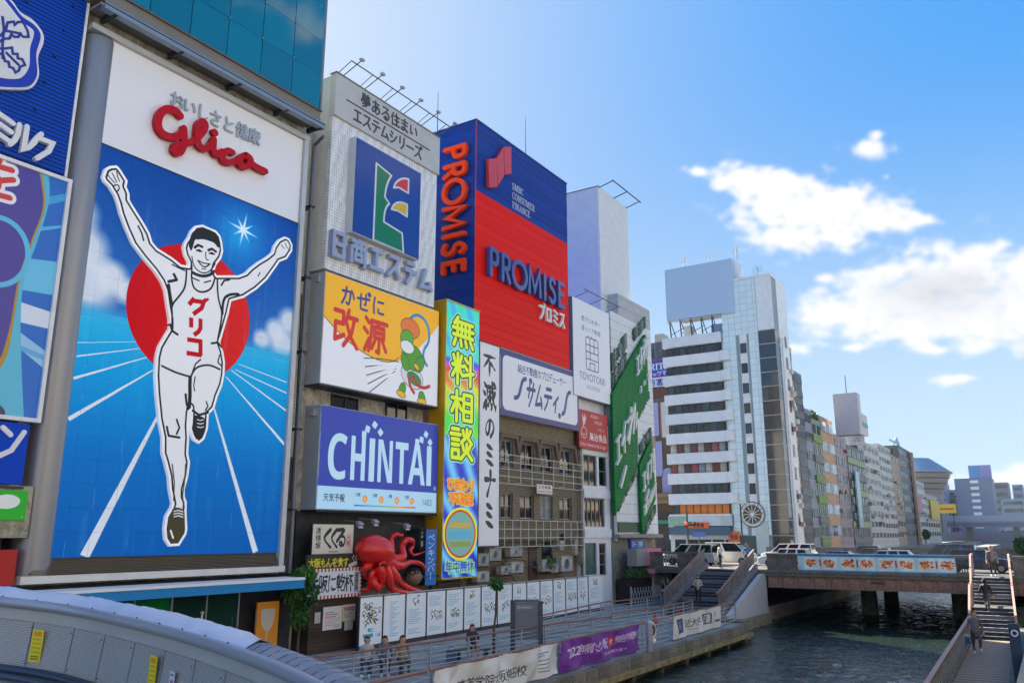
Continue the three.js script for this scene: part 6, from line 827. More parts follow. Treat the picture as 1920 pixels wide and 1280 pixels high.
// ---------------------------------------------------------------- promenade: fence, railings, banners, trees, people
{ // hoarding of white picture panels
  const xs = [335, 468, 595, 712, 820, 920, 1017, 1108, 1192, 1273, 1347, 1420, 1490, 1556, 1617, 1700].map((x) => 560 + x / 2.977), d = 0.9;
  const us = xs.map((x, k) => F.at(x, 1122 - (x - 672) * 0.0957 + 40, d)[0]), yT = (F.at(672, 1122, d)[1] + F.at(1130, 1079, d)[1]) / 2, yB = (F.at(672, 1212, d)[1] + F.at(1130, 1138, d)[1]) / 2;
  const t = F.thing('panel_hoarding', 'long hoarding of white panels with doodles and blue text', 'hoarding', us[0], 0), CW = 2048, CH = 256, cw = CW / 15;
  const m = canvasMat(CW, CH, (g) => {
    g.fillStyle = '#eef4f6'; g.fillRect(0, 0, CW, CH);
    for (let k = 0; k < 15; k++) {
      const x = k * cw + 14, w = cw - 28, txt = (y, n) => { g.fillStyle = '#4a9cb4'; for (let i = 0; i < n; i++) { let q = x + (k === 1 ? 26 : 4); const e = q + w * (0.4 + 0.5 * ((i * 37 + k * 17) % 10) / 10) - (k === 1 ? 30 : 0); while (q < e) { const l = 2 + (q * 7 % 5); g.fillRect(q, y + i * 11, l, 3.2); q += l + 2; } } };
      const doodle = (cx, cy2, s) => { const n = 2 + Math.floor(rr(0, 2.9)); g.strokeStyle = '#d9c52a'; g.lineWidth = 5; g.beginPath(); g.arc(cx + rr(-8, 8), cy2 + s * rr(0.2, 0.8), s * rr(0.4, 0.8), rr(0, 3), rr(3.2, 6)); g.stroke(); g.strokeStyle = '#2c3034'; for (let i = 0; i < n; i++) { const x1 = cx + (i - n / 2 + 0.5) * s * rr(0.7, 1.2), y1 = cy2 + rr(-0.4, 0.5) * s; g.lineWidth = rr(2, 3.6); g.beginPath(); g.ellipse(x1, y1, s * rr(0.3, 0.5), s * rr(0.35, 0.6), rr(-0.5, 0.5), rr(0, 3), rr(4, 9)); g.stroke(); for (let j = 0; j < 3; j++) { g.beginPath(); g.moveTo(x1 + rr(-0.3, 0.3) * s, y1 + s * 0.4); g.quadraticCurveTo(x1 + rr(-0.7, 0.7) * s, y1 + s * 0.8, x1 + rr(-0.7, 0.7) * s, y1 + s * rr(0.9, 1.5)); g.stroke(); } g.fillStyle = '#2c3034'; g.beginPath(); g.ellipse(x1, y1 - s * 0.4, s * 0.3, s * 0.16, rr(-0.4, 0.4), 3.1, 6.3); g.fill(); } };
      if (k === 0) { for (let i = 0; i < 5; i++) doodle(x + 36 + (i % 2) * 34 + i * 2, 44 + i * 20, 19); g.fillStyle = '#3aa0b4'; write(g, '人気には', x + 16, 166, 20, { h: 22, w: 0.16, color: '#3aa0b4' }); write(g, '無料相談がいる', x + 10, 196, 15, { h: 20, w: 0.18, color: '#3aa0b4' }); } else if (k === 1) txt(36, 18);
      else { const top = k % 3 === 2; if (top) { doodle(x + w * 0.5, 34, 24); txt(92, 8); } else { txt(26, 6 + k % 3); doodle(x + w * 0.55, 130, 26); } txt(204, 3); }
    }
  }, { rough: 0.25, clearcoat: 0.5, clearcoatRoughness: 0.1 });
  for (let k = 0; k < 15; k++) {
    const a = us[k] + 0.04, b = us[k + 1] - 0.04, g = new THREE.PlaneGeometry(b - a, yT - yB), uv = g.attributes.uv; for (let i = 0; i < 4; i++) uv.setX(i, (k + uv.getX(i)) / 15);
    const p = mesh('panel', g, m, t); p.position.set((a + b) / 2 - t.o[0], (yT + yB) / 2, d);
    fb(t, 'panel_back', a, yB, d - 0.05, b, yT, d - 0.006, greyMetal); fb(t, 'post', us[k] - 0.035, 0, d - 0.08, us[k] + 0.035, yT + 0.05, d + 0.03, darkSteel);
  }
  fb(t, 'top_rail', us[0], yT + 0.051, d - 0.06, us[15], yT + 0.1, d + 0.04, greyMetal); fb(t, 'skirting', us[0], 0, d - 0.05, us[15], yB - 0.01, d - 0.01, mat('#4c4038', 0.8));
}
const railTop = mat('#8a5a48', 0.5), railSteel = mat('#b4babf', 0.35, { metal: 0.45 });
function railing(label, pts, h = 1.1, wires = 5, step = 1.9, base = 0) {
  const t = thing('railing', label, 'railing', [pts[0][0], base, pts[0][1]]), o = pts[0];
  for (let s = 0; s + 1 < pts.length; s++) {
    const a = V(pts[s][0] - o[0], 0, pts[s][1] - o[1]), b = V(pts[s + 1][0] - o[0], 0, pts[s + 1][1] - o[1]), n = Math.max(1, Math.round(a.distanceTo(b) / step)), up = (p, y) => p.clone().setY(y);
    mesh('top_rail', rod(up(a, h), up(b, h), 0.04, 10), railTop, t); mesh('bottom_rail', bar(up(a, 0.12), up(b, 0.12), 0.05, 0.05), railSteel, t);
    for (let k = 1; k <= wires; k++) mesh('wire', rod(up(a, 0.12 + (h - 0.14) * k / (wires + 1)), up(b, 0.12 + (h - 0.14) * k / (wires + 1)), 0.019, 5), railSteel, t);
    for (let k = 0; k < n + (s + 2 === pts.length ? 1 : 0); k++) { const p = a.clone().lerp(b, k / n); mesh('post', bar(p, up(p, h - 0.03), 0.06, 0.06), railSteel, t); }
  }
  return t;
}
const pt = (px, py) => { const p = onY(px, py, 0); return [p.x, p.z]; };
railing('steel wire railing with reddish rail in the middle of the promenade', [pt(590, 1300), pt(725, 1277), pt(878, 1250), [-19.55, -33], pt(1150, 1200)]);
railing('short steel wire railing before the white picture hoarding', [pt(1012, 1196), pt(1062, 1182), pt(1147, 1160)], 1.05);
railing('steel railing of the side passage under the bridge', [pt(1150, 1162), pt(1215, 1152), pt(1290, 1140)], 1.05, 4);
railing('low steel railing at the foot of the dark stairs', [pt(1150, 1188), pt(1245, 1172), pt(1300, 1158)], 1.0, 4);
const FX0 = [-15.95, -16.5], FX1 = [-16.35, -49.5];
{ const t = railing('quayside railing carrying the cloth banners', [FX0, FX1], 1.12, 4, 2.0); void t; }
function banner(label, px0, px1, w, h, draw, sag) {
  const dir = new THREE.Vector2(FX1[0] - FX0[0], FX1[1] - FX0[1]).normalize(), find = (px) => { let best = 0, bd = 1e9; for (let s = 0; s < 34; s += 0.05) { const q = pixelOf(FX0[0] + dir.x * s, 1 - EYE, FX0[1] + dir.y * s); if (q && Math.abs(q[0] - px) < bd) { bd = Math.abs(q[0] - px); best = s; } } return best; };
  const a = find(px0), b = find(px1), t = thing('cloth_banner', label, 'banner', [FX0[0] + dir.x * a + 0.1, 0.08, FX0[1] + dir.y * a], Math.atan2(-dir.y, dir.x));
  const g = waveSheet(b - a, 1.06, 48, 10, sag, 2.2), p = g.attributes.position; for (let i = 0; i < p.count; i++) { const y = p.getY(i); p.setY(i, y * (1 - 0.06 * Math.abs(Math.sin(p.getX(i) * 1.6)) * (y < 0.5 ? 1 : 0.35))); } g.computeVertexNormals();
  mesh('cloth', g, canvasMat(w, h, draw, { rough: 0.65 }), t); mesh('tie', [...Array(6)].map((_, k) => rod(V((b - a) * k / 5, 0.98, 0.0), V((b - a) * k / 5, 1.06, -0.1), 0.012, 5)), whiteMetal, t);
}
banner('white cloth banner of a school with black writing', 800, 1040, 1024, 220, (g, w, h) => { g.fillStyle = '#cfd2d4'; g.fillRect(0, 0, w, h); write(g, '高等学院大阪梅田校', 190, 96, 58, { h: 74, w: 0.09, color: '#33343a' }); g.fillStyle = '#5d7fa8'; g.fillRect(800, 44, 130, 8); g.fillRect(800, 62, 90, 7); g.fillStyle = '#555'; for (let k = 0; k < 4; k++) g.fillRect(820, 96 + k * 24, 120, 6); }, 0.085);
banner('purple cloth banner with white writing and a red seal', 1040, 1194, 900, 240, (g, w, h) => { g.fillStyle = '#6a2c90'; g.fillRect(0, 0, w, h); write(g, '2022年新たな時代へ', 50, 60, 66, { h: 84, w: 0.1, color: '#d6c6e2', gap: 0.82 }); g.fillStyle = '#c02440'; g.beginPath(); g.ellipse(545, 100, 36, 60, 0, 0, 7); g.fill(); write(g, '気', 524, 70, 42, { h: 60, w: 0.1, color: '#ead6de' }); write(g, '相合不動産周年', 596, 52, 44, { h: 66, w: 0.1, color: '#d6c6e2', gap: 0.92 }); write(g, '大阪道頓堀大学予報', 450, 172, 30, { h: 30, w: 0.1, color: '#cbb9dc' }); }, 0.085);
banner('white cloth banner of a university with navy emblem', 1256, 1348, 640, 220, (g, w, h) => { g.fillStyle = '#cdccc6'; g.fillRect(0, 0, w, h); g.fillStyle = '#273d63'; g.fillRect(40, 36, 90, 140); g.strokeStyle = '#9fb3cf'; g.lineWidth = 7; g.beginPath(); g.moveTo(58, 60); g.lineTo(112, 150); g.moveTo(112, 60); g.lineTo(58, 150); g.stroke(); write(g, '近大学', 150, 60, 66, { h: 80, w: 0.1, color: '#37383a' }); g.fillStyle = '#9aa77c'; g.fillRect(165, 160, 150, 10); g.strokeStyle = '#4c3560'; g.lineWidth = 12; g.strokeRect(380, 50, 90, 100); g.strokeRect(404, 76, 20, 74); g.strokeStyle = '#555'; g.lineWidth = 8; g.beginPath(); g.arc(530, 70, 22, 0, 7); g.stroke(); g.fillStyle = '#55565a'; g.fillRect(505, 110, 18, 60); g.fillRect(535, 130, 80, 24); }, 0.055);
{ // map board, lifebuoy, cones, bin
  const p = onY(988, 1224, 0), t = thing('map_board', 'grey steel map board between two thick posts on the promenade', 'board', p.toArray(), 0.62); const gm = mat('#6f7884', 0.5, { metal: 0.3 });
  box(t, 'post', -0.72, 0, -0.09, -0.52, 2.2, 0.09, mat('#3c4656', 0.5)); box(t, 'post', 0.52, 0, -0.09, 0.7, 2.15, 0.09, mat('#3c4656', 0.5)); box(t, 'panel', -0.519, 0.55, -0.03, 0.519, 2.1, 0.03, gm); box(t, 'head', -0.519, 2.11, -0.06, 0.519, 2.22, 0.06, mat('#59626e', 0.5)); const s = canvasMat(256, 64, (g) => { g.fillStyle = '#6f7884'; g.fillRect(0, 0, 256, 64); g.strokeStyle = '#d6dade'; g.lineWidth = 5; g.strokeRect(12, 14, 26, 36); plainText(g, 'tombori', 56, 46, 40, '#d6dade', { font: '' }); }); const f = mesh('title', new THREE.BoxGeometry(0.8, 0.2, 0.01), s, t); f.position.set(-0.05, 1.9, 0.036); box(t, 'foot', -0.75, 0, -0.16, 0.75, 0.06, 0.16, darkSteel);
  const b = thing('lifebuoy', 'white lifebuoy with brown rope on the quayside railing', 'lifebuoy', [-16.02, 0.75, -36.6], Math.PI / 2); mesh('ring', new THREE.TorusGeometry(0.3, 0.085, 10, 28), mat('#cfcbc2', 0.6), b); mesh('rope', new THREE.TorusGeometry(0.2, 0.03, 8, 24).translate(0, 0, 0.06), mat('#6e4a30', 0.8), b); mesh('float', new THREE.SphereGeometry(0.12, 12, 10).translate(0.05, -0.45, 0.06), whiteMetal, b);
  const st = thing('mooring_post', 'thick steel post at a gap in the quayside railing', 'post', onY(1219, 1222, 0).toArray()); mesh('column', rod(V(0, 0, 0), V(0, 1.2, 0), 0.13, 16), railSteel, st); mesh('cap', new THREE.SphereGeometry(0.13, 14, 8, 0, 6.3, 0, 1.57).translate(0, 1.2, 0), railSteel, st);
  for (const [x, y, l] of [[1229, 1172, 'red traffic cone by the low steel railing'], [1272, 1163, 'red traffic cone nearer the dark stairs']]) { const c = thing('traffic_cone', l, 'cone', onY(x, y, 0).toArray()); mesh('cone', new THREE.LatheGeometry([[0.2, 0.03], [0.17, 0.06], [0.06, 0.66], [0.03, 0.7], [0, 0.7]].map(([a, q]) => new THREE.Vector2(a, q)), 18), mat('#c3271c', 0.5), c); box(c, 'base', -0.22, 0, -0.22, 0.22, 0.035, 0.22, mat('#a8221a', 0.6)); }
  for (const [x, y, l] of [[885, 1236, 'small grey bench under the person in shorts'], [722, 1266, 'grey bench under the group of sitting people']]) { const c = thing('bench', l, 'bench', onY(x, y, 0).toArray(), 0.75); box(c, 'seat', -0.75, 0.38, -0.24, 0.75, 0.45, 0.24, mat('#8b7f70', 0.8, { map: T_PLANK })); box(c, 'leg', -0.65, 0, -0.2, -0.5, 0.38, 0.2, darkSteel); box(c, 'leg', 0.5, 0, -0.2, 0.65, 0.38, 0.2, darkSteel); }
  const bg = thing('shopping_bag', 'blue grey carrier bag on the paving by the bench', 'bag', onY(846, 1243, 0).toArray(), 0.5); const gb = new THREE.BoxGeometry(0.42, 0.5, 0.22, 4, 5, 3).translate(0, 0.25, 0), bp = gb.attributes.position; for (let i = 0; i < bp.count; i++) bp.setXYZ(i, bp.getX(i) * (1 - 0.12 * bp.getY(i)) + 0.01 * n3(bp.getX(i) * 9, bp.getY(i) * 9, 1), bp.getY(i), bp.getZ(i) * (1 - 0.8 * bp.getY(i))); gb.computeVertexNormals(); mesh('body', gb, mat('#4c5a6e', 0.6), bg); mesh('handle', new THREE.TorusGeometry(0.14, 0.014, 6, 16, 3.14).translate(0, 0.49, 0), mat('#4c5a6e', 0.6), bg);
  const fn = thing('lattice_gate', 'folding white lattice gate by the dark wall', 'gate', [-25.6, 0, -55.2], Math.PI / 2 - 0.1); mesh('lattice', [...Array(11)].flatMap((_, k) => [bar(V(k * 0.4, 0.1, 0), V(k * 0.4 + 0.55, 1.3, 0), 0.03, 0.02), bar(V(k * 0.4 + 0.55, 0.1, 0.03), V(k * 0.4, 1.3, 0.03), 0.03, 0.02)]), mat('#b4bac0', 0.5), fn).userData.kind = 'stuff'; box(fn, 'post', -0.08, 0, -0.05, 0, 1.4, 0.05, railSteel); box(fn, 'post', 4.95, 0, -0.05, 5.03, 1.4, 0.05, railSteel);
  const bxx = thing('blue_crate', 'pale blue plastic crate stack at the foot of the dark stairs', 'crate', onY(1287, 1140, 0).toArray(), 0.3); box(bxx, 'crate', -0.5, 0, -0.4, 0.5, 0.55, 0.4, mat('#6f9cc0', 0.5)); box(bxx, 'crate', -0.46, 0.56, -0.38, 0.46, 1.1, 0.38, mat('#7ba6c6', 0.5));
}
function tree(name, label, px, py, h, crowns, n, lean) {
  const p = onY(px, py, 0), t = thing(name, label, 'tree', p.toArray()), bark = mat('#6e5f4e', 0.9, { map: T_STONE });
  const top = V(lean, h, 0); mesh('trunk', limb([V(0, 0, 0), V(lean * 0.2, h * 0.35, 0.05), V(lean * 0.7, h * 0.7, -0.04), top], 0.07, 0.025, 16, 8), bark, t);
  const cols = ['#3a7020', '#4a8228', '#2c5a1a'], gs = cols.map(() => []);
  for (const [cx, cyy, cz, rx, ry] of crowns) mesh('branch', limb([V(lean * 0.6, h * 0.65, 0), V((lean * 0.6 + cx) / 2, (h * 0.65 + cyy) / 2 + 0.1, cz / 2), V(cx, cyy, cz)], 0.03, 0.01, 8, 6), bark, t);
  for (let k = 0; k < n; k++) { const [cx, cyy, cz, rx, ry] = crowns[k % crowns.length], a = rr(0, 6.3), b = Math.acos(rr(-1, 1)), r = Math.cbrt(rr(0.12, 1)) * (1 + 0.25 * Math.sin(a * 3 + b * 4)), s = rr(0.06, 0.12), g = new THREE.PlaneGeometry(s, s * 1.7, 1, 2), q = g.attributes.position; q.setX(0, 0); q.setX(1, 0); q.setX(4, 0); q.setX(5, 0); q.setZ(2, s * 0.14); q.setZ(3, s * 0.14); g.rotateX(rr(-1.3, 1.3)).rotateY(rr(0, 6.3)).translate(cx + rx * r * Math.sin(b) * Math.cos(a), cyy + ry * r * Math.cos(b), cz + rx * r * Math.sin(b) * Math.sin(a)); g.computeVertexNormals(); gs[k % 3].push(g); }
  gs.forEach((g, i) => mesh('crown', g, mat(cols[i], 0.6, { map: null, transmission: 0.25 }), t)); return t;
}
tree('street_tree', 'small bushy green tree beside the blue awning', 557, 1238, 2.6, [[0, 3.05, 0, 0.62, 0.62], [-0.2, 2.6, 0.2, 0.5, 0.4], [0.25, 2.55, -0.1, 0.5, 0.5], [0.12, 1.75, 0.1, 0.38, 0.5], [0.25, 3.3, 0, 0.42, 0.42], [-0.3, 3.0, -0.1, 0.42, 0.42]], 4200, 0.15);
tree('street_tree', 'thin young tree with a small tuft before the hoarding', 926, 1230, 2.75, [[0.1, 2.95, 0, 0.32, 0.24], [0.25, 2.85, 0.1, 0.22, 0.18]], 420, 0.12);

// people: one skin grown round a set of bones, colours by bone
const PALETTE = { skin: '#b98668', hair: '#1c1714' };
function person(label, at, turn, bones, group) {
  const lo = V(9, 9, 9), hi = V(-9, -9, -9); for (const b of bones) for (const q of [b[0], b[1]]) { const v = V(...q); lo.min(v.clone().subScalar(0.2)); hi.max(v.clone().addScalar(0.2)); }
  const size = Math.max(hi.x - lo.x, hi.y - lo.y, hi.z - lo.z), mid = lo.clone().add(hi).multiplyScalar(0.5), R = 76, mc = new MarchingCubes(R, new THREE.MeshStandardMaterial(), false, false, 60000), half = size / 2;
  const segs = bones.map(([a, b, ra, rb, c]) => ({ a: V(...a), d: V(...b).sub(V(...a)), ra, rb, c: new THREE.Color(c) })), tmp = V(0, 0, 0);
  const dist = (s, p) => { tmp.copy(p).sub(s.a); const t = cl(tmp.dot(s.d) / Math.max(1e-6, s.d.lengthSq())); return tmp.addScaledVector(s.d, -t).length() - (s.ra + (s.rb - s.ra) * t); };
  const p = V(0, 0, 0); for (let k = 0; k < R; k++) for (let j = 0; j < R; j++) for (let i = 0; i < R; i++) { p.set(mid.x + (i - R / 2) / (R / 2) * half, mid.y + (j - R / 2) / (R / 2) * half, mid.z + (k - R / 2) / (R / 2) * half); let acc = 0; for (const s of segs) { const d = dist(s, p); if (d < 0.25) acc += Math.exp(-d / 0.018); } mc.field[i + j * R + k * R * R] = acc > 0 ? Math.log(acc) * 0.018 : -0.25; }
  mc.isolation = 0; mc.update(); const n = mc.count, pos = new Float32Array(n * 3), col = new Float32Array(n * 3);
  for (let i = 0; i < n; i++) { p.set(mc.positionArray[i * 3], mc.positionArray[i * 3 + 1], mc.positionArray[i * 3 + 2]).multiplyScalar(half).add(mid); p.toArray(pos, i * 3); let bd = 9, bc = segs[0].c; for (const s of segs) { const d = dist(s, p); if (d < bd) { bd = d; bc = s.c; } } bc.toArray(col, i * 3); }
  const g = new THREE.BufferGeometry(); g.setAttribute('position', new THREE.BufferAttribute(pos, 3)); g.setAttribute('normal', new THREE.BufferAttribute(mc.normalArray.slice(0, n * 3), 3)); g.setAttribute('color', new THREE.BufferAttribute(col, 3)); g.computeVertexNormals();
  const t = thing('person', label, 'person', at, turn, group); mesh('body', g, new THREE.MeshStandardMaterial({ vertexColors: true, roughness: 0.8, side: THREE.DoubleSide }), t); return t;
}
const hand = (w, dir, s) => { const o = []; for (let k = 0; k < 4; k++) { const f = V(...w).add(V(s * 0.0, 0, (k - 1.5) * 0.022)); const e = f.clone().addScaledVector(dir, 0.1 - Math.abs(k - 1.4) * 0.012); o.push([f.toArray(), e.toArray(), 0.0105, 0.008, PALETTE.skin]); } o.push([w, V(...w).add(V(0, -0.02, 0.06)).addScaledVector(dir, 0.03).toArray(), 0.012, 0.009, PALETTE.skin]); return o; };
function figure({ top = '#777', legs = '#333', shoes = '#ddd', hair = PALETTE.hair, skin = PALETTE.skin, sleeve = true, sit = false, step = 0, armL, armR, shorts = false, mask }) {
  const hip = sit ? 0.52 : 0.92, y = (v) => v + hip - 0.92, b = [];
  b.push([[0, y(0.95), 0], [0, y(1.15), 0.01], 0.15, 0.145, top], [[0, y(1.15), 0.01], [0, y(1.4), 0], 0.15, 0.13, top], [[-0.15, y(1.4), 0], [0.15, y(1.4), 0], 0.085, 0.085, top], [[-0.08, y(0.93), 0], [0.08, y(0.93), 0], 0.13, 0.13, legs], [[0, y(1.44), 0], [0, y(1.54), 0.01], 0.055, 0.05, skin], [[0, y(1.58), 0.02], [0, y(1.66), 0.015], 0.082, 0.092, skin], [[0, y(1.68), -0.02], [0, y(1.7), -0.01], 0.098, 0.1, hair], [[-0.06, y(1.62), -0.05], [0.06, y(1.62), -0.05], 0.06, 0.06, hair], [[0, y(1.61), 0.1], [0, y(1.625), 0.108], 0.014, 0.01, skin], [[-0.088, y(1.62), 0], [-0.09, y(1.64), 0], 0.018, 0.018, skin], [[0.088, y(1.62), 0], [0.09, y(1.64), 0], 0.018, 0.018, skin]);
  if (mask) b.push([[-0.04, y(1.585), 0.085], [0.04, y(1.585), 0.085], 0.035, 0.035, mask]);
  for (const s of [-1, 1]) {
    const H = [s * 0.1, y(0.92), 0], K = sit ? [s * 0.13, 0.5, 0.42] : [s * 0.11, 0.49 + (step * s > 0 ? 0.1 : 0), 0.03 + step * s * 0.2], A = sit ? [s * 0.13, 0.09, 0.44] : [s * 0.11, 0.08 + (step * s > 0 ? 0.14 : 0), step * s * 0.12 - 0.02];
    b.push([H, K, 0.098, 0.068, legs], [K, A, 0.062, 0.042, shorts ? skin : legs], [A, [A[0] + s * 0.01, A[1] - 0.045, A[2] + 0.17], 0.045, 0.038, shoes]);
    const arm = (s < 0 ? armL : armR) ?? [[s * 0.27, 1.16, -0.03], [s * 0.28, 0.92, 0.06]], S = [s * 0.2, y(1.39), 0], E = [arm[0][0], y(arm[0][1]), arm[0][2]], Wr = [arm[1][0], y(arm[1][1]), arm[1][2]];
    b.push([S, E, 0.056, 0.045, top], [E, Wr, 0.045, 0.03, sleeve ? top : skin], [Wr, V(...Wr).addScaledVector(V(...Wr).sub(V(...E)).normalize(), 0.08).toArray(), 0.035, 0.032, skin], ...hand(V(...Wr).addScaledVector(V(...Wr).sub(V(...E)).normalize(), 0.08).toArray(), V(...Wr).sub(V(...E)).normalize(), s));
  }
  return b;
}
person('person in a grey top and dark trousers walking down the dark stairs', [-20.1, 0.62, -53.6], 0.35, figure({ top: '#a39f98', legs: '#23252b', shoes: '#2c2c2e', step: 1, armL: [[-0.28, 1.17, 0.05], [-0.1, 1.12, 0.26]], armR: [[0.28, 1.17, 0.05], [0.1, 1.1, 0.26]], mask: '#1d1d1f' }));
person('person in a dark navy top and shorts sitting on the small grey bench', onY(885, 1236, -0.02).toArray(), 0.9, figure({ top: '#2a3144', legs: '#3a3c44', shorts: true, sit: true, sleeve: false, shoes: '#cfc9bf', armL: [[-0.26, 1.14, 0.12], [-0.14, 1.0, 0.36]], armR: [[0.26, 1.14, 0.12], [0.14, 1.0, 0.36]] }));
{ const base = onY(722, 1266, -0.02), place = (k) => [base.x + Math.cos(0.75) * k, base.y, base.z - Math.sin(0.75) * k]; person('person in a tan coat sitting at the end of the bench', place(0.6), 1.0, figure({ top: '#9a8464', legs: '#54504a', sit: true, shoes: '#3a3430' })); person('person in a slate grey jacket sitting on the bench', place(-0.05), 0.8, figure({ top: '#5d6573', legs: '#2f3136', sit: true, shoes: '#d0d0d0', armL: [[-0.28, 1.16, 0.08], [-0.12, 1.02, 0.34]] })); person('person in a pale grey top sitting on the bench', place(-0.7), 0.7, figure({ top: '#a9a6a8', legs: '#43464f', sit: true, hair: '#3a2a20' })); }
person('person in a long grey coat carrying a blue bag on the timber walkway', onY(1835, 1226, 0).toArray(), 0.2, figure({ top: '#6d6a6c', legs: '#5a585c', shoes: '#e2e0dc', step: 1, hair: '#4a3a30' }));
{ const p = onY(1828, 1226, 0), t = thing('shoulder_bag', 'blue and pale green bag held by the person on the walkway', 'bag', [p.x - 0.24, 0.42, p.z + 0.08]); mesh('body', new RoundedBoxGeometry(0.3, 0.32, 0.14, 3, 0.05).translate(0, 0.16, 0), mat('#2c5c9a', 0.6), t); mesh('flap', new RoundedBoxGeometry(0.31, 0.14, 0.15, 3, 0.04).translate(0, 0.32, 0), mat('#8fc0ae', 0.6), t); mesh('strap', new THREE.TorusGeometry(0.13, 0.012, 6, 16, 3.14).translate(0, 0.37, 0), mat('#2c5c9a', 0.6), t); }
person('person in a black jacket with red bag climbing the walkway stairs', [-3.45, 0.97, -51.2], 2.9, figure({ top: '#26242a', legs: '#4c4a4e', step: 1, hair: '#231c18', armR: [[0.28, 1.16, -0.05], [0.2, 1.1, 0.2]] }));
person('person in a grey hooded top at the head of the walkway stairs', [-3.4, DECK, -58.4], 0.1, figure({ top: '#77716f', legs: '#3a3a40', shoes: '#ccc', hair: '#6a5648' }));
person('person in a white shirt standing by the bridge parapet', [-21.2, DECK, -61.4], 2.2, figure({ top: '#d4d4d0', legs: '#2e3038' }));
person('person in a blue shirt on the pavement of the bridge', [-19.3, DECK, -62.0], 0.6, figure({ top: '#4c78a8', legs: '#3a3c44', step: 1 }));

